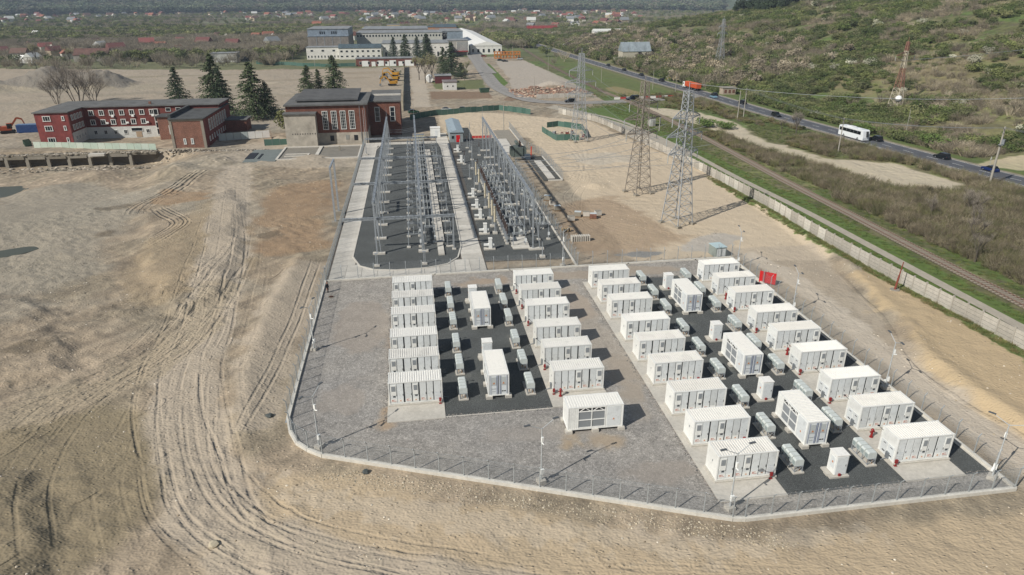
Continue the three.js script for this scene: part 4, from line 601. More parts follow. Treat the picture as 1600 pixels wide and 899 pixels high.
// ---- switches on frames
const insulatorProf = (h, r) => { const p = [[0.001, 0], [r, 0]]; const n = Math.max(4, Math.round(h / 0.16)); for (let i = 0; i < n; i++) p.push([r * 0.55, h * (i + 0.2) / n], [r, h * (i + 0.6) / n]); p.push([r * 0.5, h], [0.001, h]); return p; };
function disconnector(w, h, ih, mat) {
  const o = new THREE.Group();
  for (const s of [-1, 1]) { new MB().box(s * (w / 2 - 0.15), 0.12, 0, 0.7, 0.24, 0.7).build('footing', concPale, o); new MB().bar([s * (w / 2 - 0.15), 0.2, 0], [s * (w / 2 - 0.15), h, 0], 0.13).build('leg', galv, o); }
  new MB().box(0, h + 0.06, -0.45, w, 0.13, 0.1).box(0, h + 0.06, 0.45, w, 0.13, 0.1).box(-w / 2 + 0.15, h, 0, 0.12, 0.1, 1).box(w / 2 - 0.15, h, 0, 0.12, 0.1, 1).build('beam', galv, o);
  for (const x of [-1, 0, 1]) { const X = x * (w / 2 - 0.35); for (const z of [-0.45, 0.45]) new MB().lathe(X, h + 0.12, z, insulatorProf(ih, 0.1), 8).build('insulator', mat, o); new MB().cyl([X, h + ih + 0.14, -0.75], [X, h + ih + 0.14, 0.75], 0.035, 0.035, 6).build('switch_blade', galv, o); }
  new MB().box(w / 2 - 0.1, 1.2, 0.12, 0.35, 0.55, 0.3).build('drive_box', whiteDoor, o);
  return o;
}
const nth = (i, n) => (i === 0 ? 'nearest' : i === n - 1 ? 'farthest' : ['', 'second', 'third', 'fourth', 'fifth', 'sixth', 'seventh', 'eighth', 'ninth', 'tenth', 'eleventh', 'twelfth', 'thirteenth', 'fourteenth', 'fifteenth', 'sixteenth', 'seventeenth', 'eighteenth', 'nineteenth', 'twentieth'][i] + ' nearest');
function rowOf(proto, name, n, pos, label, category, group) { for (let i = 0; i < n; i++) { const [a, y, b] = pos(i), l = nth(i, n) + ' ' + label; if (!i) { proto.name = numbered(name); proto.position.set(a, y, -b); scene.add(proto); tag(proto, l, category, group); } else copy(proto, l, a, y, b, rr(-0.01, 0.01)); } }
rowOf(disconnector(2.5, 2.7, 1.0, porcelainGrey), 'disconnector', 17, (i) => [-1.0, 0.09, 121.5 + i * 5.5 + (i % 2) * 0.8], 'disconnector frame in the left file on the gravel island', 'switch', 'left file of disconnectors');
rowOf(disconnector(2.1, 3.3, 1.2, porcelainGrey), 'disconnector', 16, (i) => [1.95, 0.09, 123.4 + i * 5.7 + (i % 3) * 0.5], 'disconnector frame in the right file on the gravel island', 'switch', 'right file of disconnectors');
rowOf(disconnector(2.6, 2.5, 1.1, porcelainGrey), 'disconnector', 11, (i) => [18.4, 0.0, 119.4 + i * 5.6], 'disconnector frame beside the dark breakers in the right bay', 'switch', 'disconnectors beside the breakers');
rowOf(disconnector(2.2, 3.2, 1.2, porcelainGrey), 'disconnector', 10, (i) => [23.6, 0.0, 122.5 + i * 6.6], 'disconnector frame by the right-hand kerb of the right bay', 'switch', 'disconnectors by the right kerb');
{ // slab-covered cable trench
  const g = thing('cable_trench', 'raised cable trench of pale cover slabs on the gravel island', 'trench', 3.9, 0.09, 116.4); let z = 0; for (let i = 0; i < 44; i++) { const l = i === 3 ? 0.4 : 2.1; if (i !== 3) new MB().box(i < 3 ? -0.15 : 0, 0.12 + 0.02 * rnd(), -z - l / 2, i < 3 ? 1.1 : 1.5, 0.3, l - 0.05).build('cover_slab', i % 2 ? concPale : conc, g); z += l + 0.05; }
  for (let i = 0; i < 12; i++) { const o = thing('bus_support', nth(i, 12) + ' bus support of two slim posts on the cable trench', 'support', 5.6, 0.09, 121 + i * 7.8, 0, 'bus supports along the trench'); for (const s of [-0.5, 0.5]) new MB().bar([s, 0, 0], [s, 2.3, 0], 0.1).build('post', galv, o); new MB().box(0, 2.35, 0, 1.3, 0.1, 0.2).build('bar', galv, o); for (const s of [-0.4, 0.4]) new MB().lathe(s, 2.4, 0, insulatorProf(0.7, 0.08), 8).build('insulator', porcelainGrey, o); new MB().box(0, 0.1, 0, 1.5, 0.2, 0.6).build('footing', concPale, o); }
}
{ // busbars along the files
  for (const [a, h, b0, b1, l] of [[-1.8, 4.0, 121, 212, 'left'], [-0.2, 4.0, 121, 212, 'second'], [1.3, 4.8, 123, 212, 'third'], [2.6, 4.8, 123, 212, 'right'], [17.6, 3.8, 119, 176, 'inner bay'], [19.2, 3.8, 119, 176, 'middle bay'], [23.0, 4.6, 122, 184, 'outer bay']]) { const o = new MB().cyl([a, h, -b0], [a, h, -b1], 0.045, 0.045, 6).build(numbered('busbar'), galv); scene.add(o); tag(o, 'long tubular busbar over the ' + l + ' line of switches', 'busbar', 'tubular busbars'); }
}
// ---- right bay: white cabinets, beige columns, dark breakers
{
  const w = new THREE.Group(); new MB().box(0.2, 0.14, 0.0, 2.1, 0.28, 0.9).build('base', concPale, w); new MB().box(0.35, 1.2, 0, 0.62, 1.9, 0.6).build('cabinet', white, w); new MB().box(0.1, 0.95, 0, 1.9, 0.34, 0.4).build('crosspiece', white, w); new MB().box(0.35, 2.19, 0, 0.74, 0.08, 0.72).build('cap', whiteRoof, w);
  const B = [118.5, 127.5, 137.2, 144.9, 154.3, 190.6, 205.4]; rowOf(w, 'control_cabinet', 7, (i) => [12.5, 0.0, B[i]], 'white control cabinet along the slab road of the right bay', 'cabinet', 'white control cabinets of the right bay');
  const c = new THREE.Group(); new MB().box(0, 0.2, 0, 0.9, 0.4, 0.9).build('footing', concPale, c); new MB().cyl([0, 0.4, 0], [0, 2.4, 0], 0.1, 0.1, 8).cyl([0.22, 0.4, 0], [0.22, 2.4, 0], 0.06, 0.06, 6).build('stand', galv, c); new MB().cyl([0, 2.4, 0], [0, 5.7, 0], 0.24, 0.21, 12).build('column', beige, c); new MB().cyl([0, 5.7, 0], [0, 5.95, 0], 0.27, 0.27, 12).build('cap', galvDark, c);
  const C = [127.5, 132, 137.3, 145.5, 159, 166.5]; rowOf(c, 'coil_column', 6, (i) => [14.8, 0.0, C[i]], 'tall beige cylinder column in the right bay', 'column', 'beige columns');
  const k = new THREE.Group(); for (const z of [-1.7, 0, 1.7]) { new MB().box(0, 0.15, z, 0.6, 0.3, 0.6).build('footing', concPale, k); new MB().bar([0, 0.2, z], [0, 1.9, z], 0.2, 0.2).build('leg', galv, k); new MB().lathe(0, 2.0, z, insulatorProf(2.0, 0.12), 10).build('insulator', porcelain, k); new MB().cyl([0, 4.0, z], [0, 4.2, z], 0.13, 0.13, 10).build('cap', galv, k); } new MB().box(0, 1.95, 0, 0.4, 0.16, 4.2).build('beam', galvDark, k); new MB().box(0.4, 1.2, 0.8, 0.5, 0.9, 0.7).build('drive_box', galvDark, k);
  rowOf(k, 'circuit_breaker', 9, (i) => [16.3, 0.0, 122.6 + i * 5.7], 'circuit breaker with three dark brown insulators', 'breaker', 'dark breakers of the right bay');
  const s = thing('footing_slab', 'broad pale concrete footing at the front of the right bay', 'footing', 18.6, 0, 119.6); for (let i = 0; i < 3; i++) new MB().box(0.1 * i, 0.1 + 0.01 * i, 0.9 - i * 2.3, 3.2, 0.24, 1.9).build('slab', concPale, s);
  for (let i = 0; i < 5; i++) { const o = thing('lightning_mast', ['slim steel mast at the front of the right bay', 'slim steel mast between the white cabinets', 'slim steel mast in the middle of the right bay', 'slim steel mast near the back of the right bay', 'slim steel mast on the left of the gravel island'][i], 'mast', [21.6, 13.8, 15.3, 16.6, -14.2][i], 0, [112.9, 160.5, 183, 205, 206][i]); new MB().box(0, 0.2, 0, 0.9, 0.4, 0.9).build('footing', concPale, o); const H = [3, 7, 8, 9, 13][i]; new MB().cyl([0, 0.3, 0], [0, H, 0], 0.11, 0.05, 8).build('mast', galv, o); }
  // further equipment at the back of the bay, half hidden by the gantry
  for (let i = 0; i < 8; i++) { const o = thing('support_post', nth(i, 8) + ' steel support post with insulator near the control house', 'support', 13.6 + (i % 3) * 2.6, 0, 172 + i * 5.6, 0, 'support posts at the back of the right bay'); new MB().box(0, 0.12, 0, 0.9, 0.24, 0.9).build('footing', concPale, o); new MB().bar([0, 0.2, 0], [0, 2.6, 0], 0.16).build('post', galv, o); new MB().lathe(0, 2.6, 0, insulatorProf(1.3, 0.12), 8).build('insulator', i % 2 ? porcelain : porcelainGrey, o); }
}
// ---- control house, transformer
{
  const metal = M('blue-grey sheet', '#a7b6c0', { map: T_paint, metalness: 0.2, roughness: 0.5 }), o = thing('control_house', 'long low control house with pale metal roof and red door', 'building', 13.6, 0, 221);
  new MB().span(-2.1, 2.1, 0, 3.1, 0, -24).build('wall', M('grey cladding', '#8f989b', { map: T_paint }), o);
  const r = new MB(); r.prism([[-2.4, 3.1], [2.4, 3.1], [2.4, 3.2], [0, 3.95], [-2.4, 3.2]], -24.3, 0.3); r.build('roof', metal, o); const rb = new MB(); for (let i = 0; i < 24; i++) { rb.bar([-2.4, 3.23, -i], [0, 3.98, -i], 0.05); rb.bar([0, 3.98, -i], [2.4, 3.23, -i], 0.05); } rb.build('roof_ribs', metal, o); o.children.at(-1).userData.kind = 'stuff';
  new MB().box(0.5, 1.15, 0.03, 1.2, 2.2, 0.06).build('door', M('bright red door', '#c8161d', { roughness: 0.5 }), o); new MB().box(-1.2, 1.6, 0.03, 0.7, 0.9, 0.05).build('window', glassDark, o);
  const rf = thing('red_barrier', 'red plastic barrier fence behind the switchgear', 'barrier', 19.5, 0, 226); for (let i = 0; i < 6; i++) new MB().box(i * 1.1, 0.55, 0, 1.04, 0.8, 0.08).build('panel', M('barrier red', '#c04038'), rf);
  const t = thing('power_transformer', 'grey-green power transformer with radiators right of the switchyard', 'transformer', 29.6, 0.06, 195), gm = M('transformer green-grey', '#67716a', { roughness: 0.55, map: T_steel });
  new MB().box(0, 1.9, 0, 2.4, 2.8, 4.2).build('tank', gm, t); new MB().box(0, 0.3, 0, 2.8, 0.5, 4.6).build('base', concOld, t); for (const s of [-1, 1]) { const rd = new MB(); for (let i = 0; i < 9; i++) rd.box(s * 1.75, 1.9, -1.8 + i * 0.45, 0.9, 2.3, 0.1); rd.build('radiator', gm, t); } new MB().cyl([-0.4, 4.3, -1.8], [-0.4, 4.3, 1.6], 0.45, 0.45, 14).build('conservator', gm, t); for (let i = 0; i < 3; i++) new MB().lathe(0.6, 3.3, -1.3 + i * 1.3, insulatorProf(1.5, 0.16), 10).build('bushing', porcelain, t);
  const u = thing('auxiliary_unit', 'dark auxiliary unit with pipes beside the transformer', 'machine', 32, 0.06, 192.6); new MB().box(0, 0.7, 0, 1.6, 1.3, 2).build('body', M('dark blue-grey', '#3f4b57'), u); new MB().cyl([-0.9, 0.5, 0.6], [-2, 0.5, 0.6], 0.14, 0.14, 8).build('pipe', galv, u);
  const p = thing('fire_monitor', 'slim orange-red post beside the transformer', 'post', 33.2, 0.06, 193.6); new MB().bar([0, 0, 0], [0.1, 3.4, 0], 0.3, 0.26).build('post', M('orange red', '#c94a32'), p); new MB().box(0, 0.1, 0, 0.8, 0.2, 0.8).build('base', concOld, p);
  const w = thing('white_shed', 'small white equipment box at the back of the gravel island', 'shed', 7.2, 0, 232); new MB().box(0, 1.5, 0, 3.2, 3, 2.6).build('body', white, w); new MB().box(0, 3.06, 0, 3.4, 0.12, 2.8).build('roof', whiteRoof, w); new MB().box(0.3, 1.2, 1.32, 0.9, 2, 0.05).build('door', whiteDoor, w);
  const y2 = thing('cream_machine', 'cream-coloured switch cubicle beside the white equipment box', 'cubicle', 1.6, 0.0, 226.5); new MB().box(0, 0.9, 0, 3.4, 1.7, 1.6).build('body', M('cream', '#cfc8a4', { map: T_paint }), y2); new MB().box(-0.6, 0.9, 0.82, 0.9, 1.3, 0.04).build('door', M('cream door', '#b9b18a'), y2); new MB().box(0, 1.8, 0, 3.6, 0.1, 1.8).build('roof', galvDark, y2);
}
// ---- catenary wires: light slack lines
function wire(P, Q, sag, r, label, group, mat = galvDark) { const pts = []; for (let i = 0; i <= 16; i++) { const t = i / 16; pts.push(new THREE.Vector3(lerp(P[0], Q[0], t), lerp(P[1], Q[1], t) - sag * 4 * t * (1 - t), lerp(P[2], Q[2], t))); } const o = mesh(numbered('overhead_wire'), new THREE.TubeGeometry(new THREE.CatmullRomCurve3(pts), 24, r, 4), mat, scene); tag(o, label, 'wire', group); return o; }
for (let i = 0; i < 4; i++) for (const k of [0, 1, 2]) wire([-7.8, 8.0, -(122 + i * 25.5 + k * 2.4)], [0.4, 8.2, -(122 + i * 25.5 + k * 2.4)], 0.5, 0.03, 'slack wire between the two gantries of the gravel island', 'slack wires over the gravel island');
for (let i = 0; i < 3; i++) for (const k of [0, 1, 2]) wire([0.4, 8.2, -(126 + i * 26 + k * 2.4)], [20.6, 8.6, -(126 + i * 26 + k * 2.4)], 1.2, 0.03, 'slack wire crossing from the gravel island to the right bay', 'slack wires over the middle road');
// ---- lattice towers
function latticeTower(h, bw, tw, arms, mats_, label, a, y, b, turn) {
  const o = thing('lattice_tower', label, 'pylon', a, y, b, turn);
  const W = (t) => (t < 0.55 ? lerp(bw, tw * 1.75, t / 0.55) : lerp(tw * 1.75, tw, (t - 0.55) / 0.45)), n = 15; let t0 = 0;
  const T = [0]; for (let i = 0; i < n; i++) T.push(1 - Math.pow(1 - (i + 1) / n, 1.25) * 1); T[n] = 1;
  const C = (t, i) => [[-1, -1], [1, -1], [1, 1], [-1, 1]][i % 4].map((s) => s * W(t) / 2), P = (t, i) => { const [x, z] = C(t, i); return [x, t * h, z]; };
  const seg = Math.ceil(n / mats_.length);
  for (let s = 0; s < mats_.length; s++) { const m = new MB(); for (let j = s * seg; j < Math.min(n, (s + 1) * seg); j++) { for (let i = 0; i < 4; i++) { m.bar(P(T[j], i), P(T[j + 1], i), 0.15); m.bar(P(T[j], i), P(T[j + 1], i + 1), 0.07); m.bar(P(T[j], i + 1), P(T[j + 1], i), 0.07); m.bar(P(T[j + 1], i), P(T[j + 1], i + 1), 0.07); } } m.build('body', mats_[s], o); }
  for (const [t, L, two] of arms) for (const s of [-1, 1]) { const m = new MB(), y1 = t * h, w = W(t) / 2; for (const z of [-w, w]) { m.bar([s * w, y1, z], [s * L, y1 + 0.15, 0], 0.14); m.bar([s * w, y1 + 1.3, z], [s * L, y1 + 0.2, 0], 0.12); } for (let k = 1; k < 4; k++) { const q = k / 4, x = lerp(w, L, q) * s, z = w * (1 - q); m.bar([x, y1, -z], [x, y1, z], 0.07); m.bar([x, y1 + 0.1, z], [x, y1 + 1.3 * (1 - q), z], 0.07); m.bar([x, y1 + 0.1, -z], [x, y1 + 1.3 * (1 - q), -z], 0.07); } const arm = m.build('cross_arm', mats_[mats_.length - 1], o); new MB().lathe(s * L, y1 - 1.7, 0, [[0.02, 1.85], [0.12, 1.6], [0.06, 1.4], [0.12, 1.2], [0.06, 1.0], [0.12, 0.8], [0.06, 0.6], [0.12, 0.4], [0.02, 0.1]], 6).build('insulator', porcelainGrey, arm); }
  new MB().bar([0, h, 0], [0, h + 1.6, 0], 0.1).build('peak', mats_[mats_.length - 1], o);
  for (let i = 0; i < 4; i++) { const [x, z] = C(0, i); new MB().box(x, 0.1, z, 1.0, 0.7, 1.0).build('footing', concOld, o); }
  return o;
}
const ARMS = [[0.55, 4.4], [0.68, 5.2], [0.81, 4.0]], towerSteel = M('tower steel', '#c2c6c8', { map: T_steel, metalness: 0.3, roughness: 0.6 });
latticeTower(26.5, 4.5, 1.3, ARMS, [towerSteel], 'galvanised lattice tower nearest the viewer, above the sandy yard', 52.6, hgt(52.6, 128), 128.5, 0.5);
latticeTower(25.5, 4.4, 1.25, ARMS, [M('rust-tinged tower steel', '#aaa093', { map: T_steel, metalness: 0.25, roughness: 0.7 })], 'rust-tinged lattice tower in the middle of the three', 52.0, hgt(52, 151), 152.5, 0.35);
latticeTower(27, 4.3, 1.25, ARMS, [towerSteel], 'galvanised lattice tower behind the green-fenced pen', 52.8, hgt(52.8, 215), 216.5, 0.2);
{
  const TA = [52.6, -128.5], TB = [52, -152.5], TC = [52.8, -216.5];
  for (const [t, L] of ARMS) for (const s of [-1, 1]) { wire([TB[0] + s * L, 25.5 * t - 1.5, TB[1]], [TC[0] + s * L, 27 * t - 1.5, TC[1]], 1.2, 0.035, 'conductor between the two rear lattice towers', 'conductors between the rear towers'); wire([TA[0] + s * L * 0.8, 26.5 * t - 1.5, TA[1] + s * L * 0.5], [21, 10, -(130 + s * 4 + t * 20)], 1.0, 0.035, 'conductor from the nearest lattice tower down to the right gantry', 'conductors down to the gantry'); }
  const e = [180, 32, -110]; wire([52.6, 27.8, -128.5], e, 5, 0.035, 'thick earth wire from the nearest tower towards the hillside', 'earth wire', M('earth wire', '#a9adb0'));
  const ht = hgt(215, 290); latticeTower(24, 4.0, 0.8, [[0.8, 6.5]], [M('tower cream', '#c4baa6'), M('tower red', '#966a5a'), M('tower cream 2', '#cabfa9'), M('tower red 2', '#93685a')], 'red and white banded lattice tower on the hillside', 180, hgt(180, 240), 240, 0.45); void ht;
  latticeTower(26, 4.4, 1.0, [[0.7, 3.6], [0.84, 3]], [towerSteel], 'distant grey lattice tower among the hillside scrub', 178, hgt(178, 394), 394, 0.3);
  for (const s of [-1, 1]) wire([180 + s * 5.8, hgt(180, 240) + 17.6, -240 - s * 2.8], [330, hgt(330, 180) + 20, -180], 6, 0.04, 'conductor running from the banded hillside tower to the right', 'hillside conductors');
  const ballAt = (t, l) => { const P = [52.6, 27.8, -128.5], x = lerp(P[0], e[0], t), y = lerp(P[1], e[1], t) - 5 * 4 * t * (1 - t), z = lerp(P[2], e[2], t); const o = thing('marker_ball', l, 'marker ball', x, y, -z); const g = new THREE.SphereGeometry(0.42, 20, 14); mesh('upper_half', new THREE.SphereGeometry(0.62, 20, 8, 0, Math.PI * 2, 0, Math.PI / 2), white, o); mesh('lower_half', new THREE.SphereGeometry(0.62, 20, 8, 0, Math.PI * 2, Math.PI / 2, Math.PI / 2), M('ball dark', '#7c7f80'), o); g.dispose(); };
  ballAt(0.313, 'white marker ball hanging on the earth wire before the hillside');
}
// ---------------------------------------------------------------- roads, railway, wall
const asphalt = new THREE.MeshStandardMaterial({ color: '#6d6f74', map: T_asph, roughness: 0.9 }), asphaltPale = new THREE.MeshStandardMaterial({ color: '#b3aea6', map: T_asph, roughness: 0.95 }), verge = new THREE.MeshStandardMaterial({ color: '#b9ae9a', map: T_asph, roughness: 1 }), lineWhite = M('road paint', '#e2e2dc', { roughness: 0.7 });
const curveOf = (P) => new THREE.CatmullRomCurve3(P.map(([a, b]) => new THREE.Vector3(a, 0, -b)));
function ribbonGeo(P, w, dy, step = 3, off = 0, t0 = 0, t1 = 1) {
  const c = curveOf(P), n = Math.max(2, Math.ceil(c.getLength() * (t1 - t0) / step)), pos = [], uv = [], idx = [];
  for (let i = 0; i <= n; i++) { const u = lerp(t0, t1, i / n), p = c.getPointAt(u), t = c.getTangentAt(u), nx = -t.z, nz = t.x, y = Math.max(hgt(p.x, -p.z), hgt(p.x + nx * w / 2, -(p.z + nz * w / 2)), hgt(p.x - nx * w / 2, -(p.z - nz * w / 2))) + dy; for (const s of [-1, 1]) { const q = off + s * w / 2; pos.push(p.x + nx * q, y, p.z + nz * q); uv.push(q, u * c.getLength()); } if (i < n) idx.push(i * 2, i * 2 + 1, i * 2 + 2, i * 2 + 1, i * 2 + 3, i * 2 + 2); }
  const g = new THREE.BufferGeometry(); g.setAttribute('position', new THREE.BufferAttribute(new Float32Array(pos), 3)); g.setAttribute('uv', new THREE.BufferAttribute(new Float32Array(uv), 2)); g.setIndex(idx); g.computeVertexNormals(); return g;
}
const RD = ROAD.map(([b, a]) => [a + 2, b]), CROSS = [[140, 322], [132, 314], [120, 308], [101, 303.5], [82.6, 301], [66, 302], [54, 311], [47.8, 332], [44.6, 360], [45.6, 432], [48, 500], [50.5, 600]];
struct(new THREE.Mesh(ribbonGeo(RD, 11.5, 0.1, 6), verge), 'road_verge', 'pale gravel verge of the main road', 'verge');
struct(new THREE.Mesh(ribbonGeo(RD, 8.2, 0.13, 6), asphalt), 'main_road', 'dark asphalt main road running past below the hillside', 'road');
for (const o of [-3.8, 3.8]) struct(new THREE.Mesh(ribbonGeo(RD, 0.16, 0.15, 6, o), lineWhite), 'edge_line', 'white edge line of the main road', 'road marking');
{ const c = curveOf(RD), L = c.getLength(), gs = []; for (let s = 20; s < 620; s += 9) gs.push(ribbonGeo(RD, 0.16, 0.15, 1.5, 0, s / L, (s + 4) / L)); const g = new THREE.Group(); gs.slice(0, 60).forEach((q) => mesh('dash', q, lineWhite, g)); struct(g, 'centre_line', 'dashed white centre line of the main road', 'road marking'); }
struct(new THREE.Mesh(ribbonGeo(CROSS, 8, 0.12, 2), asphaltPale), 'side_road', 'dusty side road crossing the railway to the works', 'road');
struct(new THREE.Mesh(ribbonGeo([[56, 600], [50.5, 520], [49, 432]], 7, 0.16, 4), asphaltPale), 'works_road', 'concrete road leading to the works gate', 'road');
const PATHC = [[81.6, 35], [81.3, 72], [81.3, 92], [81.4, 119.3], [81.8, 163.4], [81, 210.4], [76.5, 255], [68, 276], [60, 296]];
struct(new THREE.Mesh(ribbonGeo(PATHC, 1.9, 0.06, 2), M('old path concrete', '#b7afa0', { map: T_conc, roughness: 0.95 })), 'concrete_path', 'pale concrete path between the wall and the railway', 'path');
struct(new THREE.Mesh(ribbonGeo([[79, 190], [78, 215], [73, 250], [66, 270], [58, 292]], 5, 0.04, 2), M('old path concrete', '#b7afa0')), 'paved_apron', 'paved strip outside the far end of the wall', 'path');
const RAILC = [[87.2, 35], [87.8, 80], [88.2, 100], [89.8, 133], [92.6, 168], [95, 216], [96, 255], [95.6, 299], [93.5, 340], [95.5, 489], [103, 652], [108, 760]];
struct(new THREE.Mesh(ribbonGeo(RAILC, 2.7, 0.08, 2), new THREE.MeshStandardMaterial({ color: '#b9a892', map: T_stone, roughness: 1 })), 'track_bed', 'brown ballast bed of the railway', 'railway');
{
  const g = new THREE.Group(); for (const s of [-0.76, 0.76]) { const c = curveOf(RAILC), n = 240, m = new MB(); let prev; for (let i = 0; i <= n; i++) { const u = i / n * 0.8, p = c.getPointAt(u), t = c.getTangentAt(u), q = [p.x - t.z * s, hgt(p.x, -p.z) + 0.3, p.z + t.x * s]; if (prev) m.bar(prev, q, 0.07, 0.12); prev = q; } m.build('rail', M('rusty rail', '#84695b', { roughness: 0.6, metalness: 0.3 }), g); }
  const c = curveOf(RAILC), L = c.getLength(), m = new MB(); for (let s = 4; s < 300; s += 0.75) { const p = c.getPointAt(s / L), t = c.getTangentAt(s / L); m.box(p.x, hgt(p.x, -p.z) + 0.16, p.z, 2.5, 0.16, 0.26, Math.atan2(t.x, t.z)); } m.build('sleepers', M('sleeper', '#a79d8f', { map: T_conc }), g).userData.kind = 'stuff';
  struct(g, 'railway_track', 'rusty single railway track beyond the wall', 'railway');
}
{ // wall of precast panels between posts
  const P = [[77.6, 36], [76.4, 67], [75.8, 78], [74.8, 98], [74.8, 118], [75.5, 134], [75.8, 169], [72.2, 212], [67.8, 252], [58, 274]], c = curveOf(P), L = c.getLength(), n = Math.round(L / 2.6), o = thing('concrete_wall', 'long precast concrete panel wall along the railway', 'wall', 0, 0, 0);
  const panel = new MB(); for (let k = 0; k < 4; k++) panel.box(0, 0.3 + k * 0.55, 0, 2.44, 0.5, 0.08); const pg = panel.geo(), qg = new MB().box(0, 1.16, 0, 0.2, 2.5, 0.24).geo(), wallM = [M('wall concrete', '#cac5bb', { map: T_conc, roughness: 0.95 }), M('wall concrete grey', '#b9b4aa', { map: T_conc, roughness: 0.95 }), M('wall concrete pale', '#dcd8ce', { map: T_conc, roughness: 0.95 })];
  for (let i = 0; i < n; i++) { const p = c.getPointAt(i / n), q = c.getPointAt((i + 1) / n), t = q.clone().sub(p), ang = Math.atan2(-t.z, t.x), yp = hgt(p.x - 0.2, -p.z) - 0.05, yq = hgt(q.x - 0.2, -q.z) - 0.05; const w = mesh('panel', pg, wallM[i === 31 ? 2 : Math.floor(rnd() * 2.2)], o); w.position.set((p.x + q.x) / 2, (yp + yq) / 2, (p.z + q.z) / 2); w.rotation.set(rr(-0.02, 0.02), ang, 0, 'YXZ'); w.scale.x = t.length() / 2.6; const s = mesh('post', qg, wallM[1], o); s.position.set(p.x, yp, p.z); s.rotation.y = ang; }
}
fence([[58, 274], [67.6, 252.6], [72, 213]], 'wire mesh fence on top of the far stretch of wall', 1.9, 2.6, 0.45);
{ // red and white road barriers at the level crossing
  for (let i = 0; i < 10; i++) { const o = thing('road_barrier', ['first', 'second', 'third', 'fourth', 'fifth', 'sixth', 'seventh', 'eighth', 'ninth', 'tenth'][i] + ' from the left, ' + (i % 2 ? 'red' : 'white') + ' block of the striped road barrier', 'barrier', 92.6 + i * 2.9, hgt(93 + i * 2.9, 309.5), 309.2 + i * 0.22, 0.05, 'striped road barrier'); new MB().prism([[-0.35, 0], [0.35, 0], [0.18, 0.5], [0.12, 1.0], [-0.12, 1.0], [-0.18, 0.5]], -1.35, 1.35).turn(new THREE.Matrix4().makeRotationY(Math.PI / 2)).build('block', i % 2 ? M('barrier paint red', '#a2372f') : M('barrier paint white', '#cfcbc2'), o); }
}
// ---------------------------------------------------------------- near buildings
const redRender = M('dark red render', '#8c4a40', { map: T_roof, roughness: 0.9 }), redPale = M('weathered red render', '#a0504a', { map: T_roof, roughness: 0.9 }), brick = M('brick', '#a07766', { map: T_brick, roughness: 0.95 }), brickDark = M('dark brick', '#8f6252', { map: T_brick, roughness: 0.95 }), roofGrey = M('grey felt roof', '#7b7a76', { map: T_roof, roughness: 0.9 }), roofDark = M('dark felt roof', '#5d5e5c', { map: T_roof, roughness: 0.95 }), whiteWall = M('white rendered wall', '#dcdeda', { map: T_conc, roughness: 0.9 }), frameW = M('white window frame', '#d6d6d0', { roughness: 0.6 }), render = M('grey-beige render', '#d6ccba', { map: T_roof, roughness: 0.95 });
// window in a wall that faces dir: 'f' towards the viewer (+z), 'r' to the right (+x), 'l' to the left; panes set behind frame bars
function win(o, dir, x, y, z, w, h, nx = 2, ny = 1, glass = glassDark, fw = 0.12) {
  const T = new THREE.Matrix4(); if (dir === 'r') T.makeRotationY(Math.PI / 2); if (dir === 'l') T.makeRotationY(-Math.PI / 2); T.setPosition(x, y, z);
  const f = new MB(); f.box(0, h / 2, 0.05, w, fw, 0.16).box(0, -h / 2, 0.07, w + 0.1, fw, 0.2); for (const s of [-1, 1]) f.box(s * (w / 2 - fw / 2), 0, 0.05, fw, h - fw, 0.16); for (let i = 1; i < nx; i++) f.box(-w / 2 + w * i / nx, 0, 0.04, fw * 0.42, h - fw, 0.1); for (let j = 1; j < ny; j++) f.box(0, -h / 2 + h * j / ny, 0.04, w - fw, fw * 0.36, 0.1);
  const m = f.turn(T).build('window', frameW, o); new MB().box(0, 0, 0.015, w - 0.1, h - 0.1, 0.03).turn(T).build('pane', glass, m); return m;
}
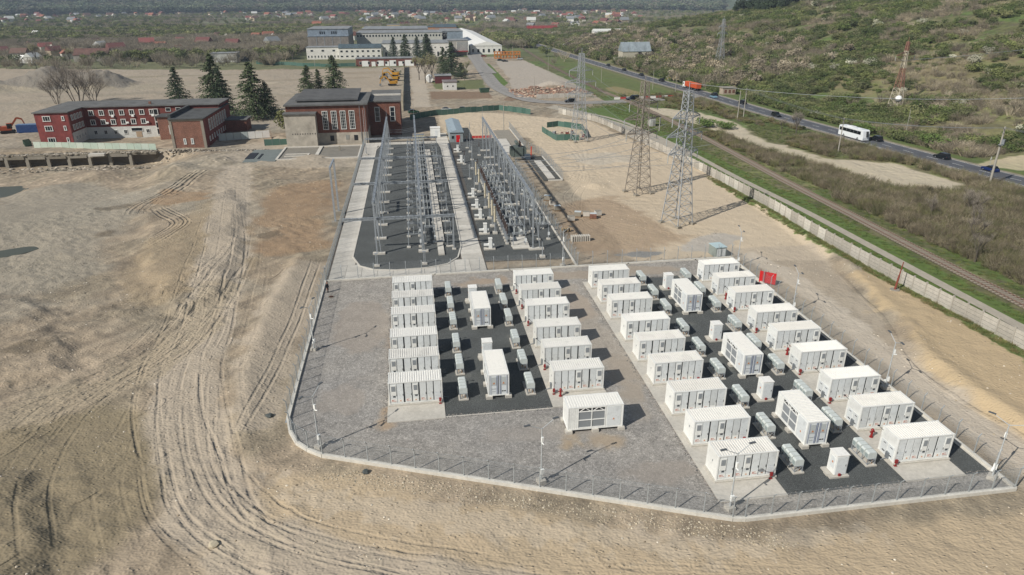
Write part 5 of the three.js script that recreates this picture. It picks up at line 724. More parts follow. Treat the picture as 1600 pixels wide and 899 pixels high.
{ // red L-shaped building
  const o = thing('red_office_building', 'three-storey dark red L-shaped building with a white ground floor', 'building', -112, 0, 236), Z = (b) => -(b - 236), A = (a) => a + 112;
  new MB().span(A(-117), A(-107.3), -2.6, 10, Z(236), Z(261)).build('wing_wall', redPale, o); 
  new MB().span(A(-107.3), A(-64.5), 3.6, 10, Z(246.8), Z(260.8)).build('main_wall', redRender, o); new MB().span(A(-107.3), A(-64.6), -0.2, 3.6, Z(246.65), Z(260.7)).build('ground_floor_wall', whiteWall, o);
  new MB().span(A(-107.3), A(-107.12), 3.7, 9.95, Z(236.05), Z(246.8)).build('inner_wall_upper', redRender, o); new MB().span(A(-107.3), A(-107.08), -0.2, 3.7, Z(236.3), Z(246.6)).build('inner_wall_lower', whiteWall, o);
  const rf = new MB(); rf.span(A(-117.4), A(-106.9), 10, 10.3, Z(235.6), Z(261.3)); rf.span(A(-106.9), A(-64), 10.02, 10.32, Z(246.3), Z(261.3)); const roof = rf.build('roof', roofGrey, o); new MB().box(A(-87), 10.7, Z(250), 0.7, 0.9, 0.7).build('chimney', brick, roof);
  for (let s = 0; s < 3; s++) { const y = [1.6, 5.3, 8.3][s]; win(o, 'f', A(-113.6), y, Z(236) + 0.0, 2.3, 1.5, 3, 1, glassDark, 0.2); win(o, 'f', A(-108.8), y, Z(236), 0.8, 1.3, 1, 1, glassDark, 0.2); }
  for (let i = 0; i < 7; i++) for (const y of [5.2, 8.2]) if (!(i === 6 && y < 6)) { const x = A(-104.8 + i * 3.15); win(o, 'f', x, y, Z(246.8), 1.6, 1.6, 2, 1, glassDark, 0.2); if ((i + (y > 6 ? 1 : 0)) % 2 && i > 0) new MB().box(x + (y > 6 ? 0.2 : 1.3), y - (y > 6 ? 1.15 : 0.3), Z(246.8) + 0.3, 0.8, 0.55, 0.35).build('air_conditioner', white, o); }
  for (let i = 0; i < 4; i++) { for (const y of [5.2, 8.2]) win(o, 'r', A(-107.12), y, Z(238.2 + i * 2.1), 1.3, 1.6, 2, 1, M('pale glass', '#5d666b', { roughness: 0.15 }), 0.16); win(o, 'r', A(-107.08), 1.9, Z(238.2 + i * 2.1), 0.9, 1.2, 2); win(o, 'f', A(-104.6 + i * 3.1), 1.9, Z(246.65), 1.1, 1.3, 2); }
  win(o, 'f', A(-91.6), 2.6, Z(246.65), 3.6, 1.1, 1); new MB().box(A(-91.2), 1.0, Z(246.65) + 0.06, 1.8, 1.9, 0.06).build('door', M('tan door', '#a48f76'), o); win(o, 'f', A(-88.2), 2.0, Z(246.65), 1.2, 1.2, 2);
  for (let k = 0; k < 4; k++) win(o, 'f', A(-84.6), 1.7 + k * 2.15, Z(246.6), 1.5, 1.9, 1, 1, glassDark, 0.16);
  // brick hall at the right end
  new MB().span(A(-82.6), A(-74.2), -0.2, 7.3, Z(240.5), Z(247)).build('stair_wall', brick, o); new MB().span(A(-83), A(-74.2), 7.3, 7.6, Z(240), Z(247.2)).build('stair_roof', roofDark, o); new MB().span(A(-76.4), A(-74.3), -0.2, 7.1, Z(240.3), Z(240.5)).build('white_panel', whiteWall, o); new MB().span(A(-79.4), A(-76.6), 1.7, 4.6, Z(240.3), Z(240.5)).build('white_panel', whiteWall, o);
  win(o, 'f', A(-80.6), 8.8, Z(246.8), 1.6, 1.1, 1); win(o, 'f', A(-77.4), 8.8, Z(246.8), 1.6, 1.1, 1);
  new MB().span(A(-74), A(-64.4), -0.4, 8.7, Z(225.2), Z(258)).build('hall_wall', brick, o, 'bare brick end hall'); new MB().span(A(-64.4), A(-64.2), -0.3, 8.65, Z(225.6), Z(257.9)).build('hall_side_wall', redRender, o);
  const cm = new MB(); cm.span(A(-74.15), A(-73.4), -0.4, 8.75, Z(225.05), Z(225.5)); cm.span(A(-64.9), A(-64.1), -0.4, 8.75, Z(225.05), Z(225.5)); cm.span(A(-74.2), A(-64.1), 8.2, 8.75, Z(225.03), Z(225.48)); cm.build('concrete_band', concOld, o);
  const hr = new MB(); hr.span(A(-74.3), A(-63.7), 8.75, 9.0, Z(224.7), Z(258.3)); hr.span(A(-74.4), A(-73.6), 9, 10.1, Z(226), Z(258.3)); hr.build('hall_roof', roofDark, o);
  for (let i = 0; i < 8; i++) { win(o, 'r', A(-64.2), 5.9, Z(232 + i * 2.9), 1.5, 3.4, 1, 3, M('milky glass', '#8b9698', { roughness: 0.2 }), 0.18); win(o, 'r', A(-64.2), 1.9, Z(230 + i * 2.9), 0.9, 1.4, 1, 1, M('milky glass', '#8b9698'), 0.2); }
  for (const a of [-70.4, -68.2]) win(o, 'f', A(a), 2.0, Z(225.2), 0.8, 1.6, 1, 1, M('milky glass', '#8b9698'), 0.22);
  // low annex behind
  new MB().span(A(-64.1), A(-57), -0.2, 4.2, Z(250), Z(257)).build('annex_wall', brickDark, o); new MB().span(A(-64), A(-56.6), 4.2, 4.5, Z(249.6), Z(257.4)).build('annex_roof', roofGrey, o);
}
{ // hoarding of pale sheets in front
  const o = thing('sheet_hoarding', 'pale green sheet-metal hoarding in front of the red building', 'hoarding', -118, 0, 233); const P = [[-118, 233.2], [-78.8, 224]]; const n = 17; for (let i = 0; i < n; i++) { const a = lerp(P[0][0], P[1][0], (i + 0.5) / n), b = lerp(P[0][1], P[1][1], (i + 0.5) / n); new MB().box(a + 118, 0.85, -(b - 233), 2.28, 1.9, 0.05, Math.atan2(P[1][1] - P[0][1], P[1][0] - P[0][0])).build('sheet', i % 3 ? M('pale green sheet', '#b6c6b8', { map: T_paint }) : M('pale green sheet 2', '#c1cdc1', { map: T_paint }), o); }
  for (let i = 0; i < 3; i++) new MB().box(-2.4 - i * 1.2 - 0.2, 0.75, -2.5 - i * 2.0, 2.2, 1.6, 0.05, 1.0).build('sheet', M('green sheet', '#5f7f6c', { map: T_paint }), o);
  const w = thing('white_hoarding', 'white sheet wall beside the brick hall', 'hoarding', -62, 0, 236); for (let i = 0; i < 7; i++) new MB().box(i * 2.2, 1.1, -(i * 0.55), 2.16, 2.3, 0.06, 0.24).build('sheet', i < 4 ? M('pale sheet', '#b9c4c4', { map: T_paint }) : white, w); new MB().box(15.2, 1.1, -1.2, 0.06, 2.3, 4, 0.2).build('sheet', brick, w);
}
{ // remains of an old foundation in the pit
  const o = thing('foundation_ruin', 'broken concrete foundation wall with open bays at the edge of the pit', 'ruin', -122, 0, 220); const c = new MB();
  new MB().span(-12, 44, -0.75, -0.05, -0.6, -3.2).build('slab', M('dirty concrete', '#8b8476', { map: T_conc }), o); new MB().span(-12, 44, -4.2, -0.8, -2.9, -3.3).build('back_wall', M('stained concrete', '#7d766a', { map: T_conc }), o);
  for (let i = 0; i < 9; i++) new MB().box(-10 + i * 5.8, -2.4, -1.0, 0.9, 3.6, 0.9, rr(-0.1, 0.1)).build('pier', concOld, o); for (let i = 0; i < 8; i++) new MB().box(-7.1 + i * 5.8, -0.75 + rr(-0.1, 0.05), -0.55, 4.7, 0.7, 0.4, rr(-0.02, 0.02)).build('edge_beam', i % 2 ? concOld : M('dirty concrete', '#8b8476'), o); void c;
  new MB().box(27.6, -0.2, 0.2, 4.4, 0.7, 1.6, 0.03).build('fallen_slab', concPale, o);
}
{ // old powerhouse
  const o = thing('powerhouse', 'old brick powerhouse with tall white windows and a windowless grey annex', 'building', -26, 0, 224), Z = (b) => -(b - 224), A = (a) => a + 26;
  new MB().span(A(-38.9), A(-14.4), 3.6, 12, Z(224), Z(252)).build('brick_wall', brickDark, o); new MB().span(A(-38.95), A(-14.3), -0.3, 3.6, Z(223.85), Z(252.1)).build('base_wall', render, o);
  new MB().span(A(-39.1), A(-29.8), -0.5, 10, Z(220.4), Z(236)).build('annex_wall', render, o, 'blank grey rendered annex'); const ar = new MB().span(A(-39.4), A(-29.5), 10, 10.35, Z(220), Z(224)).build('annex_roof', roofGrey, o); void ar;
  for (let i = 0; i < 10; i++) new MB().box(A(-37 + i * 0.75), 4.1, Z(220.4) + 0.01, 0.25, 0.35, 0.06).build('vent_hole', blackM, o);
  const rf = new MB(); rf.span(A(-39.4), A(-13.8), 12, 12.45, Z(223.4), Z(252.6)); const roof = rf.build('roof', roofGrey, o);
  const mon = new MB(); mon.prism([[A(-36), 12.4], [A(-17.5), 12.4], [A(-17.5), 13.2], [A(-36), 13.2]], Z(250), Z(229)); mon.build('roof_monitor', roofDark, roof); const mr = new MB(); const tilt = new THREE.Matrix4().makeRotationX(0.045); mr.box(0, 0, 0, 19.4, 0.2, 21.8).turn(tilt.setPosition(A(-26.75), 13.5, Z(239.4))); mr.build('monitor_roof', M('grey sheet roof', '#6d6c69', { map: T_roof }), roof);
  for (let i = 0; i < 4; i++) win(o, 'f', A(-27.2 + i * 2.75), 7.5, Z(224), 1.75, 5.6, 3, 6, glassDark, 0.18);
  for (const a of [-25.6, -18.2]) new MB().box(A(a), 1.9, Z(223.85) + 0.02, 1.2, 1.7, 0.06).build('opening', blackM, o); new MB().box(A(-20.8), 2.1, Z(223.85) + 0.03, 1.1, 1.5, 0.06).build('panel', M('grey door', '#8b8a83'), o); for (const a of [-16.4, -14.9]) new MB().cyl([A(a), -0.2, Z(223.7)], [A(a), 12, Z(223.7)], 0.09, 0.09, 6).build('downpipe', galvDark, o);
  new MB().span(A(-14.4), A(-4), -0.2, 11, Z(237), Z(266)).build('side_wall', brickDark, o); new MB().span(A(-14.4), A(-3.6), 11, 11.4, Z(236.6), Z(266.4)).build('side_roof', roofGrey, o); new MB().span(A(-14.3), A(-3.7), 11.4, 11.9, Z(250), Z(251)).build('roof_kerb', concPale, o);
  for (const a of [-11.6, -6.6]) win(o, 'f', A(a), 7.0, Z(237), 1.7, 4.6, 1, 3, glassDark, 0.2);
}
{ // foundation slabs and ramp in front of the powerhouse
  const f = thing('foundation_slab', 'low foundation of concrete strips before the powerhouse', 'foundation', -28, 0, 212); new MB().span(-11.6, 12, -0.6, 0.02, 9.6, -8.4).build('floor', M('dusty screed', '#8b877e', { map: T_conc }), f); for (const [a0, a1, b0, b1] of [[-11.6, 12, 9.2, 9.8], [-11.6, 12, -7.8, -8.4], [-11.8, -11.2, 9.4, -8.2], [11.4, 12, 9.4, -8.2], [-1.2, -0.2, 9.2, -7.8], [-10, -3, 5.6, 5.2], [-10, -3, 2.6, 2.2], [-3.4, -3, 5.2, 2.6]]) new MB().span(a0, a1, -0.3, 0.3 + 0.02 * rnd(), b0, b1).build('ground_beam', concPale, f);
  new MB().box(5.4, 0.7, -1.6, 0.5, 1.4, 0.5).build('stub_column', concOld, f);
  const r = thing('concrete_ramp', 'grey concrete ramp slab left of the foundation', 'ramp', -44, 0, 209); new MB().box(0, 0.05, 0, 9, 0.3, 17).build('slab', M('blue-grey screed', '#7d8583', { map: T_conc }), r); new MB().box(-3.4, 0.26, 0.5, 2.4, 0.14, 8).build('sheet', M('black membrane', '#23262b', { roughness: 0.6 }), r); new MB().box(-0.8, 0.26, 1.5, 0.5, 0.14, 7).build('sheet', M('black membrane', '#23262b'), r);
}
// ---------------------------------------------------------------- works buildings in the distance
function hall(name, label, a0, a1, b0, b1, h, wallM_, roofM_, opt = {}) {
  const o = thing(name, label, 'building', (a0 + a1) / 2, 0, b0), w = (a1 - a0) / 2, d = b1 - b0;
  new MB().span(-w, w, -0.3, h, 0, -d).build('wall', wallM_, o);
  const r = new MB(); if (opt.gable) { if (opt.along) r.add(new MB().prism([[-d / 2 - 0.4, 0], [d / 2 + 0.4, 0], [0, opt.gable]], -w - 0.3, w + 0.3).turn(new THREE.Matrix4().makeRotationY(Math.PI / 2).setPosition(0, h, -d / 2)).g[0]); else r.add(new MB().prism([[-w - 0.4, 0], [w + 0.4, 0], [0, opt.gable]], -d - 0.3, 0.3).turn(new THREE.Matrix4().makeTranslation(0, h, 0)).g[0]); } else r.span(-w - 0.3, w + 0.3, h, h + 0.4, 0.3, -d - 0.3); r.build('roof', roofM_, o);
  for (const [y, n, ww, hh] of opt.rows ?? []) for (let i = 0; i < n; i++) { const x = -w + (i + 0.5) * 2 * w / n; const f = new MB().box(x, y, 0.05, ww + 0.24, hh + 0.24, 0.08).build('window', frameW, o); new MB().box(x, y, 0.1, ww, hh, 0.04).build('pane', glassDark, f); }
  for (const [x, ww, hh] of opt.doors ?? []) new MB().box(x, hh / 2, 0.06, ww, hh, 0.1).build('door', white, o);
  return o;
}
const sheetBlue = M('blue-grey roof sheet', '#9dabb8', { map: T_roof, roughness: 0.6 }), wallDun = M('dun cladding', '#a39b92', { map: T_roof }), farWhite = M('works white', '#f1f0ea', { map: T_conc }), farGrey = M('works grey roof', '#a6a9a9', { map: T_roof }), teal = M('blue-green roof', '#5b6d74', { map: T_roof });
{ const o = hall('tall_works_hall', 'tall dun works hall with blue-grey upper storey', -78.1, -46.8, 588, 645, 14.8, wallDun, sheetBlue); new MB().span(-15.7, 15.7, 15.2, 20, -3, -54).build('upper_wall', sheetBlue, o); new MB().span(-16, 16, 20, 20.5, -2.6, -54.4).build('upper_roof', farGrey, o); for (const x of [-6, -4.4, -2.8, 3, 4.6, 6.2]) new MB().box(x, 17.4, -2.94, 0.9, 2, 0.1).build('window', glassDark, o); for (const x of [-9, -3, 3.2, 9.4]) new MB().box(x, 7.2, 0.1, 0.3, 14.6, 0.2).build('downpipe', galv, o); }
hall('white_works_wing', 'long white two-storey works wing at the left', -76.2, -52, 558, 572, 8.4, farWhite, farGrey, { rows: [[6.2, 3, 1.8, 1.2], [2, 10, 0.8, 1.4]] });
hall('white_works_wing', 'white two-storey wing with a blue-green roof', -52, -20.6, 554, 568, 8.0, farWhite, teal, { gable: 2.6, along: true, rows: [[5.8, 8, 1.6, 1.2], [2.2, 8, 1.6, 1]] });
hall('white_works_hall', 'white works hall with dark tall doorways', -20, 31, 560, 600, 10.5, farWhite, farGrey, { rows: [[7.4, 12, 1, 0.9], [2.6, 9, 1.4, 3.4]] });
hall('rear_works_hall', 'grey-roofed rear works hall with a band of windows', -44, 34, 640, 690, 14.5, M('works pale grey', '#d0d0ca', { map: T_conc }), farGrey, { rows: [[12.4, 30, 1.4, 1.6]] });
hall('rear_works_hall', 'far grey works hall behind the window band', -44, 20, 720, 790, 14.5, wallDun, farGrey, { rows: [[12, 16, 2, 1.2]] });
hall('works_block', 'blue-grey block behind the office', 30, 48, 640, 690, 15.5, sheetBlue, farGrey);
{ const o = hall('works_office', 'pale works office with vertical fins and a red entrance canopy', 31.3, 47.6, 580, 600, 11, M('office pale', '#b9b6ae', { map: T_conc }), farGrey); for (let i = 0; i < 11; i++) new MB().box(-1 + i * 0.9, 6.8, 0.2, 0.3, 6.8, 0.4).build('fin', farWhite, o); new MB().box(3.4, 6.8, 0.05, 9, 6.4, 0.06).build('glazing', M('office glass', '#6a767c', { roughness: 0.2 }), o); new MB().box(2, 3, 1.8, 11, 0.7, 3.6).build('canopy', M('canopy red', '#8e3a38'), o); for (const x of [-3, 7]) new MB().box(x, 1.4, 3.2, 0.3, 2.8, 0.3).build('pillar', conc, o); }
hall('brick_garage', 'long low brick garage row with white doors', -35.6, 4.5, 493, 503, 4.9, M('far brick', '#8a564a', { map: T_brick }), farGrey, { doors: [[-14, 4.4, 3.6], [-8.5, 2.6, 3], [-3.6, 4, 3.6], [0.6, 2.6, 3], [4.4, 4.4, 3.8], [9.8, 3, 3], [15.6, 6, 3.8]], rows: [[2.2, 7, 1.4, 1.5]] });
hall('white_tent_hall', 'big white tent hall at the right of the works', 50, 76, 588, 860, 6.4, M('tent white', '#e6e6e2', { map: T_paint }), M('tent roof', '#eeeeea', { map: T_paint, roughness: 0.6 }), { gable: 3.2, rows: [[2.6, 6, 1.6, 2.6]] });
hall('orange_works_hall', 'orange-rendered hall behind the works', -16.9, 32.9, 889, 925, 9.5, M('orange render', '#c08a68', { map: T_conc }), teal, { rows: [[5.6, 7, 3, 3]] });
hall('cream_block', 'cream block at the end of the orange hall', -24, -9, 884, 900, 13, M('cream render', '#cdb692', { map: T_conc }), farGrey, { rows: [[9, 4, 1.4, 1.4]] });
hall('low_teal_hall', 'low hall with a blue-green roof right of the orange hall', 33.5, 62, 930, 970, 8, M('dusky orange', '#a98670'), teal, { gable: 3, along: true });
{ const o = hall('white_kiosk_building', 'small white flat-roofed hut with two dark windows', 16.2, 22.9, 355.7, 364, 3.8, M('bright white render', '#e2e3e1', { map: T_conc }), M('hut roof', '#9a8f8c', { map: T_roof })); for (const x of [-1.3, 1.4]) { const f = new MB().box(x, 1.9, 0.04, 0.9, 0.9, 0.08).build('window', frameW, o); new MB().box(x, 1.9, 0.09, 0.66, 0.66, 0.04).build('pane', glassDark, f); } }
hall('maroon_shed', 'maroon shed under the conifers', 13.3, 22, 386, 394, 3.8, M('maroon cladding', '#5d2a2c', { map: T_paint }), M('shed roof', '#b4b6b4', { map: T_roof }));
{ const o = thing('white_tank', 'white horizontal tank beside the maroon shed', 'tank', 10.4, 0, 392); new MB().cyl([0, 2, 2.4], [0, 2, -3.4], 1.9, 1.9, 20).build('tank', white, o); for (const z of [1.4, -2.2]) new MB().box(0, 0.35, z, 2.6, 0.9, 0.5).build('cradle', conc, o); }
{ const o = hall('roadside_house', 'house with a grey metal roof beyond the main road', 152, 173, 500, 511, 4, M('house pale', '#c3bdae', { map: T_conc }), M('grey tin roof', '#a9b4b8', { map: T_roof, roughness: 0.5 }), { gable: 6.2, along: true }); o.position.y = hgt(163, 502); new MB().box(2, 2.8, 0.9, 2.4, 1.6, 0.3).build('dormer', glassDark, o); const s = hall('stone_shed', 'small stone shed in front of the grey-roofed house', 143, 150, 488, 492, 3.2, render, concOld); s.position.y = hgt(147, 490); const l = hall('long_white_house', 'long white house among the scrub beyond the road', 180, 212, 690, 700, 4.4, farWhite, M('white tin roof', '#d8dad6', { map: T_paint }), { gable: 2.4, along: true }); l.position.y = hgt(196, 695); const r = hall('red_roof_hall', 'low hall with a long red roof far along the road', 158, 198, 952, 966, 3, render, M('red tin roof', '#a03c38', { map: T_roof }), { gable: 3.6, along: true }); r.position.y = hgt(178, 955); }
{ const o = hall('bus_shelter', 'small derelict brick shelter beside the main road', 146.6, 153, 317, 321, 2.9, M('shelter pale', '#b7a998', { map: T_conc }), concOld); o.position.y = hgt(150, 319); for (const x of [-1.9, 0.2, 2.1]) new MB().box(x, 1.4, 0.03, 1.2, 1.5, 0.08).build('opening', M('shelter brick', '#6d4a3c'), o); }
{ const o = hall('white_garden_shed', 'white windowless shed in the field at the left', -142, -124, 545, 556, 6, M('shed white', '#c2c4c0', { map: T_conc }), farGrey); void o; const t = hall('brown_roof_farmhouse', 'farmhouse with a brown roof at the left field edge', -246, -222, 572, 584, 4.2, M('farm wall', '#a5a19a', { map: T_conc }), M('brown tile roof', '#7c5a4e', { map: T_roof }), { gable: 4.6, along: true }); void t; }
// ---------------------------------------------------------------- plants
function leafGeo(n, fn, size, flat = 0.3, colour = null) { // n small leaf faces placed by fn -> [x, y, z]
  const pos = new Float32Array(n * 9), col = colour ? new Float32Array(n * 9) : null;
  const A = new THREE.Vector3(), B = new THREE.Vector3(), N = new THREE.Vector3();
  for (let i = 0; i < n; i++) {
    const [x, y, z, s = 1] = fn(i, n); N.set(rr(-1, 1), rr(-flat, 1), rr(-1, 1)).normalize(); A.set(rr(-1, 1), rr(-1, 1), rr(-1, 1)).cross(N).normalize().multiplyScalar(size * s * rr(0.7, 1.3)); B.crossVectors(N, A).multiplyScalar(rr(0.8, 1.2));
    pos.set([x - A.x - B.x * 0.6, y - A.y - B.y * 0.6, z - A.z - B.z * 0.6, x + A.x - B.x * 0.6, y + A.y - B.y * 0.6, z + A.z - B.z * 0.6, x + B.x * 1.1, y + B.y * 1.1, z + B.z * 1.1], i * 9);
    if (col) { const c = colour(x, y, z); for (let k = 0; k < 3; k++) col.set(c, i * 9 + k * 3); }
  }
  const g = new THREE.BufferGeometry(); g.setAttribute('position', new THREE.BufferAttribute(pos, 3)); if (col) g.setAttribute('color', new THREE.BufferAttribute(col, 3)); g.computeVertexNormals(); return g;
}
function lumps(n, h, w) { const L = []; for (let i = 0; i < n; i++) { const t = rnd() * Math.PI * 2, r = w * 0.55 * Math.sqrt(rnd()); L.push([r * Math.cos(t), h * rr(0.35, 0.85), r * Math.sin(t), w * rr(0.28, 0.48)]); } return () => { const [x, y, z, r] = L[Math.floor(rnd() * n)]; const u = rr(-1, 1), t = rnd() * Math.PI * 2, q = r * Math.cbrt(rr(0.25, 1)), s = Math.sqrt(1 - u * u); return [x + q * s * Math.cos(t), Math.max(0.03, y + q * u * 0.85), z + q * s * Math.sin(t)]; }; }
function twigGeo(n, h, w, r) { // upright bare twigs, slender three-sided spikes with side shoots
  const m = []; const spike = (p, q, rad) => { const d = new THREE.Vector3().subVectors(q, p), u = new THREE.Vector3(rr(-1, 1), 0, rr(-1, 1)).cross(d).normalize().multiplyScalar(rad), v = new THREE.Vector3().crossVectors(d, u).normalize().multiplyScalar(rad); const A = p.clone().add(u), B = p.clone().addScaledVector(u, -0.5).addScaledVector(v, 0.87), C = p.clone().addScaledVector(u, -0.5).addScaledVector(v, -0.87); for (const [a, b] of [[A, B], [B, C], [C, A]]) m.push(a.x, a.y, a.z, b.x, b.y, b.z, q.x, q.y, q.z); };
  for (let i = 0; i < n; i++) { const t = rnd() * 6.283, k = Math.sqrt(rnd()), p = new THREE.Vector3(k * w * 0.3 * Math.cos(t), 0, k * w * 0.3 * Math.sin(t)), q = new THREE.Vector3(p.x + k * w * 0.6 * Math.cos(t) + rr(-0.1, 0.1) * w, h * rr(0.65, 1), p.z + k * w * 0.6 * Math.sin(t) + rr(-0.1, 0.1) * w); spike(p, q, r); for (let j = 0; j < 3; j++) { const s = p.clone().lerp(q, rr(0.3, 0.8)), e = s.clone().add(new THREE.Vector3(rr(-1, 1) * w * 0.3, h * rr(0.1, 0.32), rr(-1, 1) * w * 0.3)); spike(s, e, r * 0.6); } }
  const g = new THREE.BufferGeometry(); g.setAttribute('position', new THREE.BufferAttribute(new Float32Array(m), 3)); g.computeVertexNormals(); return g;
}
const leafM = new THREE.MeshStandardMaterial({ color: '#ffffff', roughness: 0.9, side: THREE.DoubleSide }), twigM = new THREE.MeshStandardMaterial({ color: '#ffffff', roughness: 0.95, side: THREE.DoubleSide });
const SHRUBS = [0, 1, 2].map(() => leafGeo(520, lumps(8, 1, 1), 0.062)), BARE = [0, 1, 2].map(() => twigGeo(34, 1, 1, 0.016)), TREES = [0, 1, 2].map((k) => { const l = lumps(9, 1, 0.72); return mergeGeometries([leafGeo(420, (i) => { const p = l(i); p[1] = p[1] * 0.8 + 0.2; return p; }, 0.055), (() => { const g = new THREE.CylinderGeometry(0.012, 0.028, 0.6, 5).toNonIndexed(); g.translate(0, 0.3, 0); g.deleteAttribute('uv'); return g; })()]); }), BARETREES = [0, 1].map(() => { const g = twigGeo(40, 0.75, 0.75, 0.012); g.translate(0, 0.25, 0); const t = new THREE.CylinderGeometry(0.015, 0.035, 0.45, 5).toNonIndexed(); t.translate(0, 0.22, 0); t.deleteAttribute('uv'); return mergeGeometries([g, t]); });
const lin = (r, g, b) => new THREE.Color().setRGB(r / 255, g / 255, b / 255, THREE.SRGBColorSpace);
function scatter(name, label, category, geos, mat, list) { // list of [a, b, height, width, colour, y?]; one uncountable mass
  const grp = new THREE.Group(); grp.name = numbered(name); const per = geos.map(() => []); list.forEach((e, i) => per[i % geos.length].push(e)); const m = new THREE.Matrix4(), q = new THREE.Quaternion(), Y = new THREE.Vector3(0, 1, 0);
  geos.forEach((g, k) => { const L = per[k]; if (!L.length) return; const im = new THREE.InstancedMesh(g, mat, L.length); im.name = category.replace(/ /g, '_'); L.forEach(([a, b, h, w, c, y], i) => { q.setFromAxisAngle(Y, rnd() * 6.283); m.compose(new THREE.Vector3(a, (y ?? hgt(a, b)) - 0.06 * h, -b), q, new THREE.Vector3(w, h, w)); im.setMatrixAt(i, m); im.setColorAt(i, c); }); im.castShadow = im.receiveShadow = true; im.userData.kind = 'stuff'; grp.add(im); });
  scene.add(grp); tag(grp, label, category, null, 'stuff'); return grp;
}
const GREENS = [[100, 108, 62], [88, 100, 52], [110, 116, 68], [86, 95, 57], [116, 116, 78], [103, 106, 70], [78, 92, 46]], BROWNS = [[140, 130, 108], [126, 116, 98], [150, 138, 114], [116, 108, 92], [158, 147, 126]], BLOSSOM = [[186, 184, 164], [174, 172, 150]];
const pick = (L, v = 0.16) => { const c = L[Math.floor(rnd() * L.length)], k = 1 + v * (rnd() - 0.5) * 2; return lin(c[0] * k, c[1] * k, c[2] * k); };
const inPoly = (P, a, b) => sdPoly(P, a, b) < 0;
{ // hillside scrub
  const leafy = [], bare = [];
  for (let i = 0; i < 125000; i++) {
    const t = rnd(), d = 13 + 460 * t * t, b = 70 + 960 * Math.pow(rnd(), 1.35), a = interp(ROAD, b) + d; if (a / b > 1.45 || a / b < 0.1) continue;
    const n = fbm(a / 26 + 5, b / 26, 4), m = fbm(a / 75 + 50, b / 75, 3); if (n < 0.36 + 0.1 * (m - 0.5) - (b < 280 ? 0.09 : 0) || (rnd() < 0.3 && n < 0.44)) continue;
    if (a > 165 && a < 245 && b > 238 && b < 308 && rnd() < 0.7) continue; if (a > 150 && a < 190 && b > 155 && b < 175) continue; if (a > 140 && a < 177 && b > 480 && b < 514) continue; if (a > 144 && a < 156 && b > 300 && b < 322) continue;
    const far = sstep(150, 500, b), s = (0.35 + 1.0 * Math.pow(rnd(), 2)) * (1 + 0.5 * far), g = fbm(a / 18 + 90, b / 18 + 20, 3) + (rnd() - 0.5) * 0.24;
    if (rnd() < 0.008) leafy.push([a, b, 2.4 * s, 2.6 * s, pick(BLOSSOM)]); else if (g > 0.445) leafy.push([a, b, rr(1.3, 2.8) * s, rr(2.0, 3.6) * s, pick(GREENS)]); else bare.push([a, b, rr(1.6, 3.2) * s, rr(2.0, 3.4) * s, pick(BROWNS)]);
  }
  scatter('hillside_scrub', 'dense green scrub covering the hillside', 'scrub', SHRUBS, leafM, leafy); scatter('hillside_scrub', 'bare grey-brown brushwood covering the hillside', 'scrub', BARE, twigM, bare);
}
